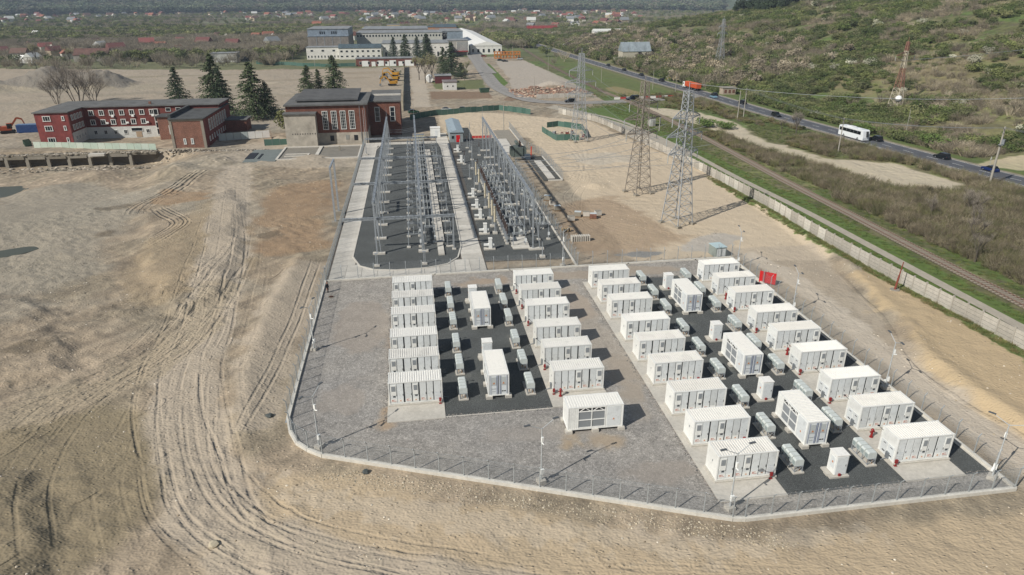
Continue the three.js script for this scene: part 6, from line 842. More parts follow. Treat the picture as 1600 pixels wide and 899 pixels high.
{ // brush between the railway and the main road
  const bare = [], leafy = [], tufts = [];
  for (let i = 0; i < 24000; i++) {
    const b = 70 + 250 * rnd(), a = rr(97 - (b < 140 ? 3 : 0), interp(ROAD, b) - 6); if (sdPoly(SANDPIT, a, b) < 1.6) continue; const n = fbm(a / 9 + 2, b / 12 + 30, 3), dense = sstep(200, 150, b) + 0.5 * sstep(230, 180, b);
    if (b > 235 && rnd() < 0.75) continue; if (a > interp(ROAD, b) - 11 && rnd() < 0.7) continue; if (n < 0.50 - 0.14 * dense) { if (rnd() < 0.5) tufts.push([a, b, rr(0.25, 0.6), rr(0.5, 1.1), pick(GREENS)]); continue; }
    const k = rnd(); if (k < 0.40 * (0.35 + dense)) bare.push([a, b, rr(0.9, 3.0), rr(1.3, 2.8), pick([[116, 106, 84], [128, 118, 98], [102, 94, 74], [110, 108, 72], [134, 124, 102], [96, 98, 62]])]); else if (k < 0.66) leafy.push([a, b, rr(0.5, 1.3), rr(1.0, 2.0), pick([[104, 104, 62], [92, 98, 54], [120, 112, 74], [110, 100, 68]])]); else tufts.push([a, b, rr(0.3, 0.7), rr(0.5, 1.2), pick([[128, 118, 84], [112, 108, 68], [96, 100, 54]])]);
  }
  for (let i = 0; i < 6000; i++) { const b = 50 + 250 * Math.pow(rnd(), 1.4), a = rr(76.6, 96), dP = Math.abs(a - interp([[35, 81.6], [119, 81.4], [210, 81], [255, 76.5]], b)), dR = Math.abs(a - interp([[35, 87.2], [100, 88.2], [168, 92.6], [255, 96]], b)); if (dP < 1.6 || dR < 2) continue; if (b > 180 && a < 80) continue; tufts.push([a, b, rr(0.12, 0.35), rr(0.4, 0.9), pick([[88, 106, 48], [100, 112, 54], [110, 110, 62], [80, 96, 46]])]); }
  for (let i = 0; i < 900; i++) { const b = rr(40, 165), a = interp([[36, 77.6], [67, 76.4], [98, 74.8], [118, 74.8], [134, 75.5], [169, 75.8]], b) - rr(0.25, 1.9); tufts.push([a, b, rr(0.15, 0.5), rr(0.4, 0.9), pick([[84, 98, 48], [104, 104, 58], [122, 112, 74]])]); }
  for (let i = 0; i < 2600; i++) { const b = rr(230, 330), a = rr(70, 134); if (sdPoly(SANDPIT, a, b) < 2 || Math.abs(a - interp([[255, 96], [299, 95.6], [340, 93.5]], b)) < 2.2 || (b > 296 && b < 316) || (a < 82 && b < 285)) continue; tufts.push([a, b, rr(0.15, 0.45), rr(0.5, 1.1), pick([[90, 110, 46], [98, 112, 54], [112, 112, 64]])]); }
  scatter('roadside_brush', 'bare brown brushwood between the railway and the road', 'brushwood', BARE, twigM, bare); scatter('roadside_brush', 'low green bushes between the railway and the road', 'bushes', SHRUBS, leafM, leafy);
  const tuft = [0, 1].map(() => { const g = twigGeo(16, 1, 1, 0.03); return g; }); scatter('grass_tufts', 'tufts of grass along the wall, path and railway', 'grass', tuft, leafM, tufts);
}
{ // valley woods and hedges
  const leafy = [], bare = [], hillTrees = [];
  const keep = (a, b) => !(a > -330 && a < 2 && b < 506 - (a + 330) * 0.02) && !(a > -90 && a < 84 && b > 480 && b < 880) && !(a > -30 && a < 66 && b > 875 && b < 975) && Math.abs(a - interp(ROAD, b)) > 9 && !(a > 0 && a < 92 && b < 600) && !(a > 155 && a < 215 && b > 680 && b < 705) && !(a > 154 && a < 202 && b > 935 && b < 968);
  for (let i = 0; i < 78000; i++) {
    const b = 480 + 1950 * Math.pow(rnd(), 1.25), a = rr(-0.64 * b, 0.5 * b); if (!keep(a, b) || (b < 1000 && a > interp(ROAD, b) + 12) || (b < 640 && a > 84 && a < 120 && rnd() < 0.8)) continue;
    const n = fbm(a / 90 + 4, b / 60 + 9, 4), belt = sstep(690, 760, b) * sstep(1120, 1020, b), town = sstep(1080, 1200, b); if (n < 0.5 - 0.2 * belt + 0.1 * town && rnd() < 0.92) continue;
    const s = rr(5, 9.5) * (town > 0.5 ? 0.85 : 1), tone = fbm(a / 160 + 7, b / 40, 3) + (rnd() - 0.5) * 0.16;
    if (tone > (b < 950 ? 0.56 : 0.5)) leafy.push([a, b, s, s * rr(0.8, 1.15), pick([[112, 120, 72], [122, 128, 76], [100, 106, 66], [128, 128, 86], [92, 100, 62]])]); else bare.push([a, b, s, s * rr(0.8, 1.1), pick([[138, 130, 112], [124, 116, 102], [150, 140, 120]])]);
  }
  for (let i = 0; i < 9000; i++) { const t = rnd(), r = 2330 + 1900 * t * t, th = rr(-0.56, 0.42), a = r * Math.sin(th), b = r * Math.cos(th); const s = rr(14, 26); hillTrees.push([a, b, s, s * rr(1.2, 1.8), pick([[96, 108, 80], [106, 114, 86], [114, 111, 94], [88, 100, 78]])]); }
  for (let i = 0; i < 2200; i++) { const b = rr(325, 700), a = interp(ROAD, b) + rr(14, 60) * (0.6 + rnd()); if (a > 140 && a < 178 && b > 465 && b < 515) continue; const s = rr(4, 8); (rnd() < 0.35 ? leafy : bare).push([a, b, s, s * 0.9, pick(rnd() < 0.4 ? GREENS : BROWNS)]); }
  scatter('valley_woods', 'budding green woods across the valley', 'woods', TREES, leafM, leafy); scatter('valley_woods', 'bare grey-brown woods across the valley', 'woods', BARETREES, twigM, bare); scatter('far_hill_woods', 'dark woods on the far hills', 'woods', TREES, leafM, hillTrees);
  const pines = []; for (let i = 0; i < 130; i++) { const b = rr(560, 640), a = rr(285, 420); pines.push([a, b, rr(9, 14), rr(6, 9), pick([[54, 66, 44], [48, 60, 42]])]); } scatter('ridge_pines', 'dark pine wood on the ridge of the hill', 'woods', TREES, leafM, pines);
}
// ---- conifers, each a tree of its own
function coniferCrown(n, dense) {
  const P = []; const layers = 30; for (let k = 0; k < layers; k++) { const t = k / layers, y = 0.1 + 0.9 * t, R = 0.37 * Math.pow(1 - t, 0.78) + 0.016, m = Math.round(10 * (1 - t) + 4); for (let j = 0; j < m; j++) { const th = rnd() * 6.283, L = R * rr(0.65, 1.12); for (let i = 0; i < dense; i++) { const q = Math.pow((i + rnd()) / dense, 0.7), s = rr(-1, 1) * 0.03 * (1.1 - q); P.push([L * q * Math.cos(th) - s * Math.sin(th), y - 0.07 * q * q * (1 - t) + rr(-0.008, 0.008), L * q * Math.sin(th) + s * Math.cos(th), 1.0 - 0.3 * q]); } } }
  return leafGeo(P.length, (i) => P[i], 0.017, 0.0);
}
const CONI = [coniferCrown(0, 18), coniferCrown(0, 17)], coniM = [M('spruce needles', '#414f35', { roughness: 0.9, side: THREE.DoubleSide }), M('spruce needles olive', '#4f5b3b', { roughness: 0.9, side: THREE.DoubleSide }), M('blue spruce needles', '#485546', { roughness: 0.9, side: THREE.DoubleSide })], bark = M('bark', '#5b4c3f', { map: T_roof, roughness: 0.95 }), barkGrey = M('grey bark', '#7d7468', { map: T_roof, roughness: 0.95 });
const coniTrunk = new MB().cyl([0, 0, 0], [0, 0.95, 0], 0.017, 0.004, 7).geo();
function conifer(a, b, h, w, k, label) { const o = thing('conifer_tree', label, 'tree', a, hgt(a, b) - 0.1, b, rnd() * 6, 'conifers'); const t = mesh('trunk', coniTrunk, bark, o), c = mesh('crown', CONI[k % 2], coniM[k % 3], o); t.scale.set(h, h, h); c.scale.set(h * w, h, h * w); return o; }
conifer(-98, 315, 17, 1.05, 0, 'dark spruce standing left behind the red building'); conifer(-76.5, 291, 23.5, 1.0, 1, 'tallest dark spruce behind the red building'); conifer(-73.5, 287, 19, 1.0, 0, 'dark spruce pressed against the tallest spruce'); conifer(-60, 280, 21.5, 1.2, 1, 'broad olive spruce between the red building and the powerhouse'); conifer(-55.5, 281, 14, 1.25, 0, 'lower dark spruce at the right of the broad spruce');
conifer(-45, 322, 16, 1.1, 1, 'spruce left behind the powerhouse roof'); conifer(-41, 327, 14, 0.9, 1, 'slim spruce beside another behind the powerhouse'); conifer(-33.7, 324, 20, 1.05, 1, 'tall spruce right behind the powerhouse roof');
conifer(-11, 577 - 40, 17, 0.9, 2, 'first conifer from the left before the white works'); conifer(-2.5, 530, 19, 1.0, 0, 'second conifer from the left before the white works'); conifer(6.3, 545, 17, 0.9, 2, 'third conifer from the left before the white works'); conifer(12.6, 515, 20, 1.1, 0, 'dark tall conifer before the white works'); conifer(14, 520, 17, 1.0, 0, 'conifer close behind the dark tall one'); conifer(24.6, 425, 19.5, 1.05, 0, 'tall dark conifer above the maroon shed'); conifer(20, 430, 16, 1.0, 1, 'shorter conifer left of the tall one above the shed'); conifer(29, 408, 9, 1.4, 0, 'low dark conifer right of the maroon shed');
// ---- bare and budding trees
function branchTree(h, spread, seedN, twigs, n0 = 1, trunkR = 0.02) {
  const keep = seed; seed = seedN; const m = new MB(), tips = [];
  const grow = (p, d, L, r, k) => { const q = p.clone().addScaledVector(d, L); m.cyl(p.toArray(), q.toArray(), r, r * 0.66, k < 2 ? 6 : 4, true); if (k === 4) { tips.push(q, p.clone().lerp(q, 0.5)); return; } const n = k === 0 ? 4 : 3; for (let i = 0; i < n; i++) { const e = d.clone().add(new THREE.Vector3(rr(-1, 1), rr(-0.15, 0.6), rr(-1, 1)).multiplyScalar(spread)).normalize(); grow(p.clone().lerp(q, i ? rr(0.55, 1) : 1), e, L * rr(0.6, 0.85), r * 0.62, k + 1); } };
  for (let i = 0; i < n0; i++) { const t = i * 2.4, k = n0 > 1 ? 0.18 : 0; grow(new THREE.Vector3(k * 0.4 * Math.cos(t), 0, k * 0.4 * Math.sin(t)), new THREE.Vector3(k * 1.5 * Math.cos(t), 1, k * 1.5 * Math.sin(t)).normalize(), 0.34, trunkR, 0); }
  const L = []; tips.forEach((t) => { for (let j = 0; j < twigs; j++) L.push([t.x + rr(-0.05, 0.05), t.y + rr(-0.03, 0.06), t.z + rr(-0.05, 0.05)]); }); seed = keep;
  return [m.geo(), tips, L];
}
const BT = [branchTree(1, 0.62, 11, 3), branchTree(1, 0.5, 23, 3), branchTree(1, 0.6, 37, 2, 5, 0.011)];
const twigTips = BT.map(([, tips]) => { const gs = []; for (const t of tips) { const g = twigGeo(2, 0.12, 0.1, 0.0008); g.translate(t.x, t.y - 0.02, t.z); gs.push(g); } return mergeGeometries(gs); });
const budGeo = BT.map(([, , L]) => leafGeo(L.length, (i) => L[i], 0.013));
function bareTree(a, b, h, k, label, buds, name = 'bare_tree') { const o = thing(name, label, 'tree', a, hgt(a, b) - 0.1, b, rnd() * 6, 'leafless trees'); const t = mesh('trunk', BT[k][0], barkGrey, o), c = mesh('crown', twigTips[k], M('twig bark', '#9a9082', { side: THREE.DoubleSide }), o); t.scale.setScalar(h); c.scale.setScalar(h); if (buds) { const l = mesh('leaves', budGeo[k], M('bud green ' + buds, buds, { side: THREE.DoubleSide }), o); l.scale.setScalar(h); } return o; }
bareTree(-147, 336, 18, 2, 'broad many-stemmed bare tree behind the red building', null).scale.set(1.25, 1, 1.25); bareTree(-139, 333, 13, 2, 'smaller bare tree beside the broad one behind the red building', null); bareTree(-156, 337, 12, 2, 'bare tree at the left of the broad one behind the red building', null);
bareTree(127, 215, 8.5, 0, 'bare roadside tree left of the white coach', null); bareTree(131, 222, 7.5, 1, 'bare roadside tree just behind the one near the coach', null); bareTree(124, 219, 6, 1, 'low bare tree at the sand pit edge by the road', null);
bareTree(99, 104, 6.5, 0, 'bare tree in the brush by the railway, right', null); bareTree(94, 97, 6, 1, 'bare tree in the brush close to the rails', null); bareTree(103, 120, 5.5, 0, 'bare tree standing in the middle of the brush', null); bareTree(106, 112, 6, 1, 'bare tree deeper in the brush by the sand pit', null); bareTree(114, 122, 5.5, 2, 'bare bushy tree at the lower end of the sand pit', null);
bareTree(8, 388, 15, 0, 'budding tree before the white tank', '#8d8a5a', 'budding_tree'); bareTree(12, 398, 16, 1, 'budding tree behind the white tank', '#84845a', 'budding_tree'); bareTree(5, 405, 14, 1, 'budding tree left of the white tank', '#8d8a5a', 'budding_tree'); bareTree(32, 415, 10, 1, 'light budding tree right of the conifers', '#8f9160', 'budding_tree'); bareTree(30, 396, 7, 0, 'small budding tree beside the works road', '#7f8a50', 'budding_tree');
bareTree(-96, 520, 15, 0, 'budding tree left of the tall works hall', '#8b8c62', 'budding_tree'); bareTree(-84, 540, 13, 1, 'budding tree at the corner of the tall works hall', '#8b8c62', 'budding_tree'); bareTree(-105, 500, 14, 1, 'bare tree in the green field left of the works', null); bareTree(-260, 548, 15, 0, 'pale budding tree before the left farmhouse', '#95905f', 'budding_tree'); bareTree(-240, 552, 12, 1, 'budding tree beside the left farmhouse', '#95905f', 'budding_tree'); bareTree(82, 596, 9, 0, 'bare tree at the right end of the tent hall', null);
{ const o = thing('round_bush', 'rounded olive bush at the left corner of the powerhouse', 'bush', -43.5, hgt(-43.5, 252), 252); const c = mesh('foliage', leafGeo(1400, lumps(12, 1, 0.8), 0.04), M('olive leaves', '#66693c', { side: THREE.DoubleSide }), o); c.scale.set(6.5, 7.5, 6.5); mesh('stem', new MB().cyl([0, 0, 0], [0, 3.5, 0], 0.2, 0.08, 7).geo(), bark, o); }
for (const [a, b, h, w, l] of [[104, 236, 2.6, 6, 'rounded green thicket at the sand pit edge'], [109, 231, 2.2, 5, 'smaller green thicket beside the sand pit'], [150, 214, 3.2, 5, 'green bush beside the road behind the coach'], [158, 190, 3.4, 6, 'large green bush on the far verge of the road']]) { const o = thing('green_thicket', l, 'bush', a, hgt(a, b), b); const c = mesh('foliage', SHRUBS[0], M('thicket green', '#5f7336', { side: THREE.DoubleSide }), o); c.scale.set(w, h, w); const d = mesh('foliage', leafGeo(600, lumps(9, 1, 1), 0.05), M('thicket green', '#5f7336'), o); d.scale.set(w * 0.9, h, w * 0.9); }
// ---------------------------------------------------------------- houses of the valley town
{
  const wallsM = ['#d8d3c6', '#c9b99c', '#e2e0da', '#b7a58c', '#cfc7bb'].map((c, i) => M('house wall ' + i, c, { roughness: 0.9 })), roofs = [['red', '#84504a'], ['dark red', '#6a443f'], ['brown', '#6a5348'], ['grey', '#7d8081'], ['pale', '#bcbcb6'], ['rust', '#8c5a48']].map(([n, c]) => [n, M('house roof ' + n, c, { roughness: 0.9 })]);
  const wg = new MB().span(-5, 5, -0.5, 4.2, -4, 4).geo(), rg = new MB().prism([[-4.6, 0], [4.6, 0], [0, 3.4]], -5.5, 5.5).turn(new THREE.Matrix4().makeRotationY(Math.PI / 2).setPosition(0, 4.2, 0)).geo(), wing = new MB().span(1, 5, -0.5, 3.6, 4, 8).prism([[0.6, 3.6], [5.4, 3.6], [3, 5.8]], 4, 8.4).geo();
  const put = (a, b, zone, s = 1) => { const ri = Math.floor(rnd() * 6), wi = Math.floor(rnd() * 5), o = thing('village_house', 'small ' + ['white', 'tan', 'white', 'brown', 'grey'][wi] + '-walled house with ' + roofs[ri][0] + ' roof ' + zone, 'house', a, hgt(a, b), b, rnd() * 6.28, 'village houses ' + zone); for (const [n, g, m] of [['wall', wg, wallsM[wi]], ['roof', rg, roofs[ri][1]]]) mesh(n, g, m, o).scale.set(s, s, s); if (rnd() < 0.3) mesh('side_wing', wing, wallsM[wi], o).scale.set(s, s, s); };
  const P = [[-306, 759], [-271, 566], [-316, 691], [-428, 920], [-206, 585], [-245, 719], [-207, 850], [-169, 842], [-150, 838], [-262, 600], [-300, 600], [-240, 640], [-285, 640], [-190, 640], [-218, 690], [-330, 640], [-190, 720], [-160, 700], [-270, 690], [-340, 720], [-230, 770], [-130, 720], [-355, 610], [-320, 560], [-300, 545], [-390, 700]]; for (const [a, b] of P) put(a + rr(-4, 4), b + rr(-4, 4), 'in the hamlet beyond the sandy field', rr(0.85, 1.25));
  let n = 0; for (let i = 0; i < 4000 && n < 235; i++) { const b = 1120 + 1180 * rnd(), a = rr(-0.62 * b, 0.33 * b); const c = fbm(a / 240 + 3, b / 180 + 1, 3); if (c < 0.47) continue; n++; put(a, b, b < 1450 ? (a < 0 ? 'at the near left edge of the far town' : 'at the near right edge of the far town') : a < -300 ? 'deep in the left of the far town' : a < 150 ? 'deep in the middle of the far town' : 'deep in the right of the far town', rr(0.9, 1.5)); }
  for (const [a, b] of [[215, 1050], [250, 1080], [290, 1100], [320, 1130], [180, 1060], [235, 1010], [270, 1040], [340, 1160], [-30, 800], [-60, 820], [-40, 840], [-10, 840], [20, 810], [-70, 790]]) put(a, b, a > 100 ? 'at the far foot of the hill' : 'behind the works', 1.1);
}
// ---------------------------------------------------------------- vehicles
const tyre = M('tyre', '#1b1c1d', { roughness: 0.9 }), carGlass = M('car glass', '#16191c', { roughness: 0.08 }), chrome = M('alloy', '#9a9da0', { metalness: 0.6, roughness: 0.35 });
function wheels(o, L, W, r, n = 2, xs) { for (const x of xs ?? [-L * 0.31, L * 0.31]) for (const s of [-1, 1]) { const w = new MB().cyl([x, r, s * (W / 2 - 0.22)], [x, r, s * (W / 2 + 0.0)], r, r, 14).build('wheel', tyre, o); new MB().cyl([x, r, s * (W / 2 - 0.02)], [x, r, s * (W / 2 + 0.015)], r * 0.58, r * 0.58, 10).build('rim', chrome, w); } }
function car(a, b, turn, colour, label, suv) {
  const o = thing('car', label, 'car', a, 0, b, turn), L = suv ? 4.6 : 4.3, W = 1.8, h = suv ? 1.68 : 1.45, m = M('car paint ' + colour, colour, { roughness: 0.28, metalness: 0.35 });
  const prof = [[-L / 2, 0.32], [-L / 2 + 0.02, 0.72], [-L / 2 + 0.25, 0.9], [L / 2 - 1.25, 0.95], [L / 2 - 0.2, 0.78], [L / 2, 0.6], [L / 2 - 0.02, 0.3]]; const bev = (p, w, bs) => { const g = new THREE.ExtrudeGeometry(new THREE.Shape(p.map(([x, y]) => new THREE.Vector2(x, y))), { depth: w - 2 * bs, bevelEnabled: true, bevelSize: bs, bevelThickness: bs, bevelSegments: 2 }); g.translate(0, 0, -w / 2 + bs); return g; };
  mesh('body', bev(prof, W, 0.06), m, o); const cab = suv ? [[-L / 2 + 0.2, 0.88], [-L / 2 + 0.4, h - 0.06], [L / 2 - 2.1, h], [L / 2 - 1.25, 0.93]] : [[-L / 2 + 0.25, 0.88], [-L / 2 + 0.85, h - 0.05], [L / 2 - 2.1, h], [L / 2 - 1.2, 0.93]]; mesh('windows', bev(cab, W - 0.14, 0.08), carGlass, o); new MB().box((cab[1][0] + cab[2][0]) / 2, h + 0.0, 0, cab[2][0] - cab[1][0] - 0.1, 0.07, W - 0.3).build('roof', m, o);
  for (const s of [-1, 1]) { new MB().box(L / 2 - 0.05, 0.66, s * 0.66, 0.12, 0.14, 0.34).build('headlight', M('lamp glass', '#cfd3d6', { roughness: 0.2 }), o); new MB().box(-L / 2 + 0.02, 0.74, s * 0.7, 0.08, 0.16, 0.26).build('tail_light', M('tail red', '#7c1418'), o); }
  wheels(o, L, W, 0.33); o.position.y = 0; return o;
}
const roadAt = (b, off) => { const c = curveOf(RD); let lo = 0, hi = 1; for (let i = 0; i < 24; i++) { const m = (lo + hi) / 2; if (-c.getPointAt(m).z < b) lo = m; else hi = m; } const p = c.getPointAt(lo), t = c.getTangentAt(lo); return [p.x - t.z * off, -(p.z + t.x * off), Math.atan2(-t.z, t.x), Math.max(hgt(p.x, -p.z), hgt(p.x - 5, -p.z), hgt(p.x + 5, -p.z)) + 0.135]; };
function onRoad(b, off, make, away) { const [a, bb, ang, y] = roadAt(b, off), o = make(a, bb, ang + (away ? 0 : Math.PI)); o.position.y = y; return o; }
const CARS = [[158.5, 1.9, true, '#22386e', 'blue car nearest the viewer on the main road'], [174.5, 1.9, true, '#20262a', 'black estate car on the main road ahead of the blue car', 1], [201.5, 2.1, true, '#24272b', 'dark car half hidden behind the white coach', 1], [252, -1.9, false, '#1d2022', 'black car left of the bare roadside tree', 1], [286, 1.9, true, '#25282b', 'dark car by the derelict shelter', 1], [306, -1.9, false, '#7fa3b4', 'light blue car by the junction'], [313, 1.9, true, '#2a2d30', 'dark car close behind the light blue car'], [374, 1.9, true, '#2b2b2e', 'dark pickup ahead of the orange truck', 1], [404, 1.9, true, '#303436', 'dark car first behind the truck queue'], [434, 1.9, true, '#2c3236', 'dark car second behind the truck queue'], [466, 1.9, true, '#33393b', 'dark car third behind the truck queue'], [716, -1.9, false, '#d9dbdb', 'white car far down the main road'], [930, 1.9, true, '#c8ccce', 'pale car at the far end of the main road']];
for (const [b, off, away, col, label, suv] of CARS) onRoad(b, off, (a, bb, t) => car(a, bb, t, col, label, suv), away);
{ const c1 = car(69.2, 302.5, Math.PI + 0.05, '#24282b', 'dark car on the side road left of the level crossing', 1); c1.position.y = hgt(69, 302) + 0.13; const c2 = car(98.6, 304.8, Math.PI + 0.12, '#1f2733', 'dark blue van-like car at the level crossing', 1); c2.position.y = hgt(98, 304) + 0.14; c2.scale.set(1.3, 1.25, 1.15);
  for (const [a, b, c, l] of [[68.5, 514, '#1d2024', 'black car parked in the works yard'], [66, 521, '#2b4a52', 'dark teal car parked beside the black one'], [82, 530, '#b9c4c8', 'pale car parked at the edge of the works yard'], [58, 560, '#8e2a2c', 'red car parked by the tent hall'], [0.5, 284, '#2a5340', 'green car parked behind the powerhouse'], [14, 287, '#c9cdcc', 'white car behind the green mesh fence'], [21, 288, '#31514a', 'dark green car behind the green mesh fence']]) { const q = car(a, b, rr(-0.4, 0.4), c, l); q.position.y = hgt(a, b) + 0.02; } }
onRoad(207, -2.1, (a, b, t) => { // coach
  const o = thing('coach', 'white coach with dark windows on the main road', 'coach', a, 0, b, t), L = 12, W = 2.5; const body = new THREE.ExtrudeGeometry(new THREE.Shape([[-L / 2, 0.4], [L / 2 - 0.1, 0.4], [L / 2, 1.2], [L / 2 - 0.35, 3.2], [L / 2 - 0.6, 3.45], [-L / 2 + 0.2, 3.45], [-L / 2, 3.2]].map(([x, y]) => new THREE.Vector2(x, y))), { depth: W - 0.2, bevelEnabled: true, bevelSize: 0.08, bevelThickness: 0.1, bevelSegments: 2 }); body.translate(0, 0, -W / 2 + 0.1); mesh('body', body, M('coach white', '#dcdfe0', { roughness: 0.3 }), o);
  for (const s of [-1, 1]) for (let i = 0; i < 6; i++) new MB().box(-L / 2 + 1.2 + i * 1.75, 2.45, s * (W / 2 + 0.012), 1.68, 1.05, 0.03).build('side_window', carGlass, o); new MB().bar([L / 2 + 0.0, 1.35, 0], [L / 2 - 0.28, 3.1, 0], W - 0.3, 0.06).build('windscreen', carGlass, o); new MB().box(-1.5, 3.6, 0, 2.6, 0.22, 1.7).box(2.6, 3.58, 0, 0.9, 0.16, 0.9).build('roof_unit', white, o); wheels(o, L, W, 0.5, 2, [-3.2, 3.6]); for (const s of [-1, 1]) new MB().box(L / 2 + 0.06, 0.85, s * 0.9, 0.06, 0.2, 0.4).build('headlight', M('lamp glass', '#cfd3d6'), o); return o;
}, false);
onRoad(338, 2.1, (a, b, t) => { // truck and trailer
  const o = thing('tipper_truck', 'white-cabbed truck with an orange tipper body and orange trailer', 'truck', a, 0, b, t), om = M('tipper orange', '#c4562c', { roughness: 0.5, map: T_paint }); new MB().box(6.6, 1.75, 0, 2, 2.6, 2.4).build('cab', white, o); new MB().box(7.62, 2.2, 0, 0.04, 1, 2.1).build('windscreen', carGlass, o); for (const s of [-1, 1]) new MB().box(6.9, 2.2, s * 1.21, 0.9, 0.8, 0.04).build('side_window', carGlass, o); new MB().box(0, 0.95, 0, 13.6, 0.25, 1.1).build('chassis', blackM, o);
  for (const [x, l] of [[2.3, 6.0], [-4.6, 6.6]]) { const m = new MB(); m.box(x, 2.3, 0, l, 2.2, 2.5); for (let i = 0; i < 6; i++) for (const s of [-1, 1]) m.box(x - l / 2 + 0.5 + i * (l - 1) / 5, 2.3, s * 1.28, 0.14, 2.1, 0.08); const bd = m.build('tipper_body', om, o); new MB().box(x, 3.42, 0, l - 0.2, 0.06, 2.3).build('cover', M('tipper cover', '#cf6a42'), bd); } wheels(o, 0, 2.5, 0.5, 2, [6.2, 1.6, 0.3, -5.6, -6.8, -2.6]); return o;
}, true);
onRoad(372, 2.4, (a, b, t) => { const o = thing('yellow_excavator_loader', 'yellow machine on the road verge ahead of the truck', 'machine', a + 6.5, 0, b + 6, t), y = M('machine yellow', '#c79a2a', { roughness: 0.5 }); new MB().box(0, 1, 0, 3.6, 0.8, 1.8).build('chassis', y, o); new MB().box(-0.2, 2, 0, 1.4, 1.4, 1.5).build('cab', carGlass, o); new MB().bar([1.6, 1.2, 0], [3.4, 0.7, 0], 0.3).box(3.6, 0.7, 0, 0.6, 0.8, 2).build('bucket_arm', y, o); wheels(o, 3.6, 1.9, 0.6); return o; }, true);
// ---- excavators parked in the field
function excavator(a, b, turn, label, reach, col = '#c08c22') {
  const o = thing('excavator', label, 'excavator', a, hgt(a, b), b, turn), y = M('plant yellow ' + col, col, { roughness: 0.5, map: T_paint }); for (const s of [-1, 1]) { const g = new THREE.ExtrudeGeometry(new THREE.Shape([[-2, 0.1], [2, 0.1], [2.3, 0.5], [2, 0.95], [-2, 0.95], [-2.3, 0.5]].map((p) => new THREE.Vector2(...p))), { depth: 0.6, bevelEnabled: false }); g.translate(0, 0, s * 1.2 - 0.3); mesh('track', g, tyre, o); }
  new MB().box(-0.7, 1.75, 0, 4, 1.3, 2.7).box(-2.3, 1.9, 0, 0.9, 1.5, 2.7).build('house', y, o); new MB().box(0.9, 2.5, 0.8, 1.5, 1.7, 1.1).build('cab', carGlass, o); new MB().box(0.9, 3.38, 0.8, 1.6, 0.1, 1.2).build('cab_roof', y, o); new MB().bar([1, 1.9, -0.4], [3.4, 4.9, -0.4], 0.5, 0.6).bar([3.4, 4.9, -0.4], [reach, 4.4, -0.4], 0.45, 0.55).build('boom', y, o); const st = new MB().bar([reach, 4.5, -0.4], [reach + 0.9, 1.2, -0.4], 0.36, 0.45).build('stick', y, o); new MB().box(reach + 0.7, 0.7, -0.4, 1, 1.1, 1.1, 0).build('bucket', galvDark, st); new MB().cyl([1.4, 2.2, -0.4], [2.8, 3.9, -0.4], 0.1, 0.1, 8).build('ram', chrome, o); return o;
}
excavator(-9.6, 381, Math.PI + 0.1, 'yellow excavator nearest the viewer in the sandy field', 5.6); excavator(-8.6, 403, Math.PI, 'yellow excavator in the middle of the parked machines', 6.2, '#b88a1e'); excavator(-9, 424, Math.PI - 0.1, 'yellow excavator farthest back in the field', 6.4); excavator(-8, 436, Math.PI + 0.2, 'pale excavator behind the yellow ones', 5.4, '#a8a48f');
{ const o = thing('grey_loader', 'grey wheeled loader beside the parked excavators', 'loader', -15, hgt(-15, 412), 412, 0.3); new MB().box(0, 1.4, 0, 4.6, 1.1, 2.1).build('body', M('loader grey', '#8d8f8c'), o); new MB().box(0.2, 2.5, 0, 1.6, 1.3, 1.6).build('cab', carGlass, o); wheels(o, 5, 2.3, 0.75); const d = thing('orange_frame_trailer', 'long orange-brown steel frame stack in the works yard', 'steel stack', 74, 0, 542, 0.05); for (let i = 0; i < 4; i++) { const m = new MB(); for (const y of [0.3, 2.6, 4.8]) for (const z of [-1.5, 1.5]) m.box(i * 5 - 7.5, y, z, 4.9, 0.5, 0.5); for (const x of [-2.2, 0, 2.2]) for (const z of [-1.5, 1.5]) m.box(i * 5 - 7.5 + x, 2.6, z, 0.4, 4.8, 0.4); m.span(i * 5 - 9.9, i * 5 - 5.1, 3.0, 3.3, -1.6, 1.6); m.build('frame', M('oxide orange', '#c2803f', { map: T_paint }), d); } }
{ const o = thing('green_skip', 'dark green skip beside the works road', 'skip', 35.6, 0, 344, 0.2); new MB().prism([[-2, 0], [2, 0], [2.5, 1.9], [-2.5, 1.9]], -1, 1).build('tub', M('skip green', '#3f5a48', { map: T_paint }), o); new MB().box(0, 1.95, 0, 5.2, 0.12, 2.2).build('rim', M('skip green dark', '#35493c'), o); }
{ const o = thing('blue_site_container', 'blue site container left of the red building', 'container', -132, hgt(-132, 262), 262, 0.05); new MB().box(0, 1.35, 0, 8, 2.6, 2.5).build('body', M('site blue', '#2f4f86', { map: T_paint }), o); const r = new MB(); for (let i = 0; i < 30; i++) r.box(-3.8 + i * 0.26, 1.35, 1.27, 0.12, 2.3, 0.06); r.build('ribs', M('site blue', '#2f4f86'), o).userData.kind = 'stuff'; new MB().box(0, 2.7, 0, 8.1, 0.1, 2.6).build('roof', M('site blue roof', '#5a718f'), o); excavator(-139.5, 262, 0.4, 'orange excavator left of the blue site container', 4.8, '#b0542c'); }
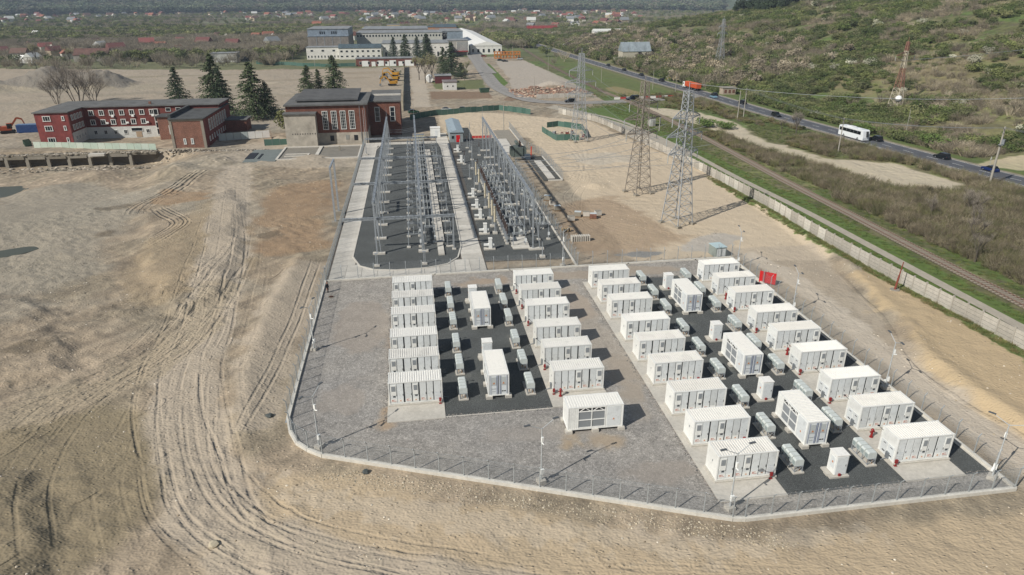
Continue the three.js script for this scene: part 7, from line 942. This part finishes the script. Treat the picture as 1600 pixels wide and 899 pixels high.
// ---------------------------------------------------------------- green mesh fences, pens, stacks
const netGreen = M('green netting', '#3c5c50', { roughness: 0.9, side: THREE.DoubleSide });
function netFence(P, h, label, step = 2.6) { const o = thing('green_net_fence', label, 'fence', P[0][0], 0, P[0][1]); for (let i = 0; i + 1 < P.length; i++) { const [a, b] = P[i], [c, d] = P[i + 1], L = Math.hypot(c - a, d - b), n = Math.max(1, Math.round(L / step)); for (let k = 0; k < n; k++) { const p = [lerp(a, c, k / n), lerp(b, d, k / n)], q = [lerp(a, c, (k + 1) / n), lerp(b, d, (k + 1) / n)], y = hgt(...p) - 0.05, lx = p[0] - P[0][0], lz = -(p[1] - P[0][1]), hh = h * rr(0.93, 1.03); new MB().bar([lx, y + hh / 2, lz], [q[0] - P[0][0], y + hh / 2 + rr(-0.05, 0.05), -(q[1] - P[0][1])], 0.03, hh).build('net', rnd() < 0.5 ? netGreen : M('green netting faded', '#4a675b', { roughness: 0.9 }), o); new MB().box(lx, y + h / 2, lz, 0.07, h + 0.1, 0.07).build('post', galvDark, o); } } return o; }
netFence([[-1, 268], [9.2, 277.1], [35.6, 286.3], [46.5, 273]], 2.2, 'green net fence behind the switchyard'); netFence([[44.3, 236], [45.9, 219], [53.1, 217.6]], 2.0, 'green net fence of the pen, nearest side'); netFence([[56.5, 221.5], [58.8, 236.2], [51.9, 245.2], [47.4, 243]], 2.0, 'green net fence of the pen, far side'); netFence([[-107, 526], [-51, 491.8], [-36, 492]], 2.2, 'green net fence left of the brick garages', 5); netFence([[-3.3, 482], [-3.5, 290]], 3, 'tall dark green net fence beside the parked excavators', 6); netFence([[-47, 226], [-40, 227]], 2, 'green net fence left of the powerhouse annex');
for (let i = 0; i < 9; i++) { const o = thing('pen_crate', nth(i, 9) + ' piece of the rusty steel and crates inside the green pen', 'crate', 47.5 + (i % 5) * 2.1, hgt(50, 228), 221.5 + Math.floor(i / 5) * 6 + (i % 3) * 1.4, rnd() * 2); new MB().box(0, 0.45, 0, rr(0.8, 1.6), rr(0.6, 1.0), rr(0.7, 1.3)).build('crate', [concOld, M('rust red', '#7b4032', { map: T_steel }), galvDark][i % 3], o); new MB().box(0.1, 1.0, 0, 0.7, 0.2, 0.6).build('lid', i % 2 ? concPale : M('rust red', '#7b4032'), o); }
{ const at = [[31.5, 133.6], [33.6, 136.4], [35.4, 136.2], [36.5, 134.6], [38, 136.4], [30.2, 141.5], [30, 145.5], [29.6, 150]]; at.forEach(([a, b], i) => { const o = thing('pallet_load', nth(i, at.length) + ' pallet load stacked on the brown earth beside the switchyard', 'pallet', a, hgt(a, b), b, rr(-0.4, 0.4)); const p = new MB(); for (const z of [-0.5, 0, 0.5]) p.box(0, 0.07, z, 1.5, 0.14, 0.12); p.box(0, 0.16, 0, 1.5, 0.04, 1.2); p.build('pallet', M('pallet wood', '#8d7355', { map: T_conc }), o); new MB().box(0, 0.65, 0, 1.35, 0.95, 1.05).build('load', i === 3 ? brick : i % 2 ? concOld : concPale, o); new MB().box(0, 1.14, 0, 1.38, 0.03, 1.08).build('cover', i % 2 ? M('pale foil', '#c3c9c8', { roughness: 0.5 }) : concOld, o); }); for (let i = 0; i < 9; i++) { const o = thing('concrete_block', nth(i, 9).replace('nearest', 'from the left').replace(/^from the left/, 'leftmost') + ' upright concrete slab in the row near the bay kerb', 'slab', 28.8 + i * 0.42, hgt(30, 121), 121, 0.08, 'row of upright slabs'); new MB().box(0, 0.55, 0, 0.2, 1.15, 1.1).build('slab', i % 2 ? conc : concPale, o); } for (const [a, b, l] of [[28.4, 126.6, 'left'], [29.4, 126.8, 'right']]) { const o = thing('cable_drum', 'small cable drum beside the kerb, ' + l + ' of the pair', 'drum', a, hgt(a, b), b, 0.4); for (const s of [-0.3, 0.3]) new MB().cyl([s, 0.45, 0], [s + 0.06, 0.45, 0], 0.45, 0.45, 14).build('flange', M('drum wood', '#a08d70'), o); new MB().cyl([-0.3, 0.45, 0], [0.3, 0.45, 0], 0.25, 0.25, 12).build('core', blackM, o); } }
// ---- utility poles and lines
const poleConc = M('pole concrete', '#b0aca2', { map: T_conc, roughness: 0.9 });
function pole(a, b, h, label, arms = true, r = 0.2) { const o = thing('utility_pole', label, 'pole', a, hgt(a, b) - 0.1, b, 0.6); new MB().cyl([0, 0, 0], [0, h, 0], r, r * 0.62, 8).build('pole', poleConc, o); if (arms) { new MB().box(0, h - 0.5, 0, 1.9, 0.12, 0.12).box(0, h - 1.4, 0, 1.4, 0.1, 0.1).build('cross_arm', galvDark, o); for (const x of [-0.85, 0, 0.85]) new MB().lathe(x, h - 0.44, 0, [[0.001, 0], [0.07, 0], [0.05, 0.15], [0.02, 0.2]], 8).build('insulator', porcelain, o); } return o; }
pole(121.2, 247, 10.8, 'concrete pole at the sand pit, left of the pair', false); pole(126, 252, 11.2, 'concrete pole at the sand pit, right of the pair'); pole(125.5, 188, 10.3, 'concrete pole in front of the white coach'); pole(138, 144.5, 14.2, 'tall leaning concrete pole with transformer at the right edge', true, 0.3); pole(162, 208, 9, 'slim pole on the far side of the road behind the coach', false, 0.12); pole(84.6, 230, 5.6, 'short concrete post by the railway crossing', false); pole(120.2, 341, 9.5, 'pole beside the road near the junction', false, 0.13); pole(128, 330, 9, 'pole on the grass before the orange truck', false, 0.13); pole(102, 372, 9.5, 'pole in the grass beyond the level crossing', false, 0.13); pole(150, 480, 10, 'pole beside the grey-roofed house', false, 0.14); pole(86, 440, 9, 'pole at the right edge of the rubble yard', false, 0.13); pole(75, 520, 10, 'pole at the works car park', false, 0.14); pole(58, 330, 8.5, 'pole at the corner of the rubble yard wall', false, 0.14); pole(-43.8, 344, 17, 'tall thin flagpole behind the powerhouse', false, 0.12); pole(31.5, 240.6, 9.4, 'slim lattice-like mast behind the transformer', false, 0.16);
for (const k of [-0.8, 0, 0.8]) { wire([126 + k, hgt(126, 252) + 10.8, -252], [125.5 + k, hgt(125, 188) + 9.9, -188], 0.8, 0.025, 'line between the sand pit pole and the coach pole', 'roadside lines'); wire([125.5 + k, hgt(125, 188) + 9.9, -188], [138 + k, hgt(138, 144) + 13.8, -144.5], 0.8, 0.025, 'line between the coach pole and the leaning pole', 'roadside lines right'); wire([138 + k, hgt(138, 144) + 13.8, -144.5], [160 + k, 14, -70], 1, 0.025, 'line leaving the leaning pole to the right', 'roadside lines far right'); }
{ const o = thing('pole_transformer', 'grey transformer box hung on the leaning concrete pole', 'transformer', 138, hgt(138, 144.5) + 10.6, 144.5, 0.6); new MB().box(0, 0, 0.45, 0.9, 1.1, 0.6).build('tank', galvDark, o); new MB().box(0, -0.7, 0.2, 1.6, 0.12, 1.0).build('bracket', galvDark, o); const s = thing('warning_sign', 'small white warning sign at the road side', 'sign', 156, hgt(156, 165), 165, 0.4); new MB().cyl([0, 0, 0], [0, 1.8, 0], 0.04, 0.04, 6).build('post', galv, s); new MB().prism([[-0.5, 1.7], [0.5, 1.7], [0, 2.55]], -0.02, 0.02).build('board', white, s); const b = thing('red_post', 'leaning rust-red post on a concrete foot by the wall', 'post', 72.6, hgt(72.6, 88), 88); new MB().cyl([0, 0, 0], [0.2, 2.4, 0], 0.16, 0.14, 8).cyl([0.2, 2.4, 0], [0.4, 4.6, 0], 0.1, 0.07, 8).build('post', M('rust red post', '#7d3f31'), b); new MB().cyl([0, -0.05, 0], [0, 0.12, 0], 0.8, 0.7, 12).build('foot', concOld, b); const k = thing('white_cabin', 'small white railway cabin by the level crossing', 'cabin', 85.2, hgt(85, 240), 240, 0.1); new MB().box(0, 1.5, 0, 2, 3, 2.2).build('body', M('cabin white', '#c9cac6', { map: T_conc }), k); new MB().box(0, 3.06, 0, 2.3, 0.14, 2.5).build('roof', concOld, k); new MB().box(0.4, 1.2, 1.12, 0.8, 2, 0.05).build('door', M('grey door', '#8b8a83'), k); const m2 = thing('yard_wall', 'pale panel wall in front of the rubble yard', 'wall', 58, 0, 317); for (let i = 0; i < 10; i++) new MB().box(i * 2.7, 1.0, -i * 0.35, 2.6, 2.0, 0.12, 0.13).build('panel', i % 2 ? conc : concPale, m2); }
// ---- rubble and stones
{ const stone = () => { const g = new THREE.IcosahedronGeometry(1, 1), p = g.attributes.position, s = rnd() * 50; for (let i = 0; i < p.count; i++) { const k = 0.7 + 0.6 * vn(p.getX(i) * 2 + s, p.getY(i) * 2 + p.getZ(i) * 1.7 + s); p.setXYZ(i, p.getX(i) * k, p.getY(i) * k * 0.7, p.getZ(i) * k); } g.computeVertexNormals(); g.deleteAttribute('uv'); return g; }, S3 = [stone(), stone(), stone()]; const L = [], rub = [];
  for (let i = 0; i < 26000; i++) { const a = rr(-80, 76), b = 30 + 160 * Math.pow(rnd(), 1.5); if (sdPoly(FLAT, a, b) < 0.9) continue; if (fbm(a / 7 + 60, b / 7, 3) < 0.46) continue; const s = 0.025 + 0.075 * Math.pow(rnd(), 5); L.push([a, b, s * 1.4, s * 1.4, pick([[176, 164, 144], [150, 138, 118], [196, 186, 168], [132, 118, 98]])]); }
  for (let i = 0; i < 2000; i++) { const t = rnd(), a = lerp(-12, 30, t) + rr(-1, 1), b = lerp(58.5, 42.5, t) - Math.abs(rr(0, 2.2)); const s = 0.03 + 0.06 * Math.pow(rnd(), 4); L.push([a, b, s * 1.4, s * 1.4, pick([[168, 155, 132], [150, 138, 116], [178, 168, 148]])]); }
  for (const [a0, b0, a1, b1] of [[1.7, 64.75, 13.9, 64.75], [32.7, 47.05, 44.9, 47.05], [51.3, 47.3, 54.2, 47.3], [1.7, 101, 13.9, 101], [32.7, 100.9, 44.9, 100.9], [25.95, 46.9, 25.95, 100], [20.75, 64.8, 20.75, 100], [-4.72, 64.4, -4.72, 100], [11.4, 112.6, 26.3, 111.8]]) { const n = Math.hypot(a1 - a0, b1 - b0) * 26; for (let i = 0; i < n; i++) { const t = rnd(), s = rr(0.025, 0.055), g = (rnd() + rnd() + rnd() - 1.5) * 0.5; L.push([lerp(a0, a1, t) + g, lerp(b0, b1, t) + (rnd() - 0.5) * 0.7 * (a0 === a1 ? 0 : 1), s, s * 1.3, pick([[120, 116, 110], [84, 86, 86], [140, 132, 122]]), 0.02]); } }
  scatter('loose_stones', 'loose stones strewn over the bare earth', 'stones', S3, leafM, L);
  for (let i = 0; i < 700; i++) { rub.push([rr(48, 86), rr(322, 352), rr(0.2, 1.0), rr(0.3, 1.2), pick([[150, 116, 96], [128, 104, 88], [168, 150, 130], [110, 84, 70]])]); } for (let i = 0; i < 420; i++) { const t = rnd(); rub.push([lerp(-76, -46, t) + rr(-3, 3), lerp(222, 219, t) + rr(-1.2, 1), rr(0.1, 0.45), rr(0.15, 0.6), pick([[150, 140, 124], [110, 100, 86], [168, 160, 146], [80, 74, 64]])]); }
  for (let i = 0; i < 600; i++) { const a = rr(-134, -78), top = rnd() < 0.6, b = top ? rr(220.7, 223.2) : rr(214, 219.4); rub.push([a, b, rr(0.1, 0.5), rr(0.15, 0.8), pick([[150, 140, 124], [120, 110, 94], [164, 154, 138], [96, 90, 76]]), top ? -0.05 : undefined]); }
  scatter('rubble', 'heaps of broken rubble in the far yard and along the old foundation', 'rubble', S3, leafM, rub);
  const bo = [[-18.9, 48.2, 0.5, 'large pale boulder at the bottom left of the earth track'], [-6.6, 56.3, 0.38, 'dark bundle lying against the slanting kerb'], [-17.8, 67.8, 0.4, 'dark stone lump left of the compound fence']]; bo.forEach(([a, b, s, l], i) => { const o = mesh(numbered('boulder'), S3[i], i ? M('dark stone', '#474c4a') : M('boulder stone', '#b3a890', { roughness: 1 }), scene); o.position.set(a, hgt(a, b) + s * 0.2, -b); o.scale.setScalar(s); tag(o, l, 'boulder'); });
}
// ---- pools of water in the dug ground
{ const w = new THREE.MeshPhysicalMaterial({ color: '#4c4e40', roughness: 0.3, metalness: 0, specularIntensity: 0.5 }); for (const [P, l] of [[[[-79, 131], [-73.4, 133.6], [-71, 132], [-72.6, 129.4], [-76, 127.4], [-80, 127]], 'small grey puddle at the left edge'], [[[-116, 199], [-101, 199], [-98, 191], [-105, 186], [-117, 186]], 'dark pool before the old foundation']]) { const cx = P.reduce((s, p) => s + p[0], 0) / P.length, cy = P.reduce((s, p) => s + p[1], 0) / P.length, s = new THREE.Shape(); const q = P.map(([a, b]) => new THREE.Vector2(a, b)); s.setFromPoints(new THREE.SplineCurve([...q, q[0]]).getPoints(40)); const g = new THREE.ShapeGeometry(s); g.rotateX(-Math.PI / 2); g.translate(0, hgt(cx, cy) + 0.3, 0); struct(new THREE.Mesh(g, w), 'pool', l, 'water'); } }
// ---------------------------------------------------------------- a person by the fence
{
  const bones = [ // from, to, radius from, radius to (metres, standing, facing the yard)
    [[0, 1.02, 0], [0, 1.36, 0.02], 0.145, 0.17], [[-0.13, 1.38, 0.01], [0.13, 1.38, 0.01], 0.095, 0.095], [[0, 1.45, 0.01], [0, 1.55, 0.02], 0.06, 0.055], [[0, 1.62, 0.03], [0, 1.7, 0.02], 0.092, 0.1],
    [[-0.09, 0.96, 0], [-0.11, 0.52, 0.04], 0.1, 0.07], [[-0.11, 0.52, 0.04], [-0.11, 0.1, -0.02], 0.066, 0.045], [[-0.11, 0.06, -0.02], [-0.12, 0.04, 0.15], 0.05, 0.04], [[0.09, 0.96, 0], [0.11, 0.52, 0.02], 0.1, 0.07], [[0.11, 0.52, 0.02], [0.12, 0.1, -0.05], 0.066, 0.045], [[0.12, 0.06, -0.05], [0.14, 0.04, 0.12], 0.05, 0.04],
    [[-0.2, 1.38, 0.01], [-0.26, 1.1, -0.02], 0.06, 0.048], [[-0.26, 1.1, -0.02], [-0.25, 0.86, 0.08], 0.045, 0.034], [[0.2, 1.38, 0.01], [0.26, 1.1, -0.02], 0.06, 0.048], [[0.26, 1.1, -0.02], [0.2, 0.9, 0.14], 0.045, 0.034], [[-0.25, 0.84, 0.09], [-0.25, 0.76, 0.11], 0.036, 0.022], [[0.2, 0.88, 0.15], [0.18, 0.82, 0.2], 0.036, 0.022]];
  const N = 96, S = 1.9, mc = new MarchingCubes(N, new THREE.MeshBasicMaterial(), false, false, 200000); mc.isolation = 0; const smin = (a, b, k) => { const h = clamp(0.5 + 0.5 * (b - a) / k); return lerp(b, a, h) - k * h * (1 - h); };
  const sd = (x, y, z) => { let d = 9; for (const [p, q, r0, r1] of bones) { const ex = q[0] - p[0], ey = q[1] - p[1], ez = q[2] - p[2], t = clamp(((x - p[0]) * ex + (y - p[1]) * ey + (z - p[2]) * ez) / (ex * ex + ey * ey + ez * ez)); d = smin(d, Math.hypot(x - p[0] - ex * t, y - p[1] - ey * t, z - p[2] - ez * t) - lerp(r0, r1, t), 0.035); } return d; };
  for (let k = 0; k < N; k++) for (let j = 0; j < N; j++) for (let i = 0; i < N; i++) mc.field[k * N * N + j * N + i] = -sd((i / N * 2 - 1) * S / 2, (j / N * 2 - 1) * S / 2 + 0.9, (k / N * 2 - 1) * S / 2);
  mc.update(); const n = mc.count, pos = mc.positionArray.slice(0, n * 3), nor = mc.normalArray.slice(0, n * 3), col = new Float32Array(n * 3); for (let i = 0; i < n; i++) { pos[i * 3] *= S / 2; pos[i * 3 + 1] = pos[i * 3 + 1] * S / 2 + 0.9; pos[i * 3 + 2] *= S / 2; const y = pos[i * 3 + 1], hand = y < 0.89 && Math.abs(pos[i * 3]) > 0.165, c = y > 1.5 || hand ? lin(176, 134, 112) : y > 0.98 || Math.abs(pos[i * 3]) > 0.2 ? lin(36, 38, 42) : y < 0.09 ? lin(24, 22, 22) : lin(40, 42, 50); c.toArray(col, i * 3); }
  const g = new THREE.BufferGeometry(); g.setAttribute('position', new THREE.BufferAttribute(pos, 3)); g.setAttribute('normal', new THREE.BufferAttribute(nor, 3)); g.setAttribute('color', new THREE.BufferAttribute(col, 3));
  const o = thing('person', 'person in dark clothes standing by the left fence', 'person', -14.9, 0, 102.4, 0.9); mesh('body', g, new THREE.MeshStandardMaterial({ vertexColors: true, roughness: 0.9 }), o); mesh('hair', new THREE.SphereGeometry(0.112, 14, 10, 0, 6.3, 0, 1.5).translate(0, 1.68, 0.005), M('dark hair', '#241d1a', { roughness: 0.9 }), o);
}
renderer.render(scene, camera);
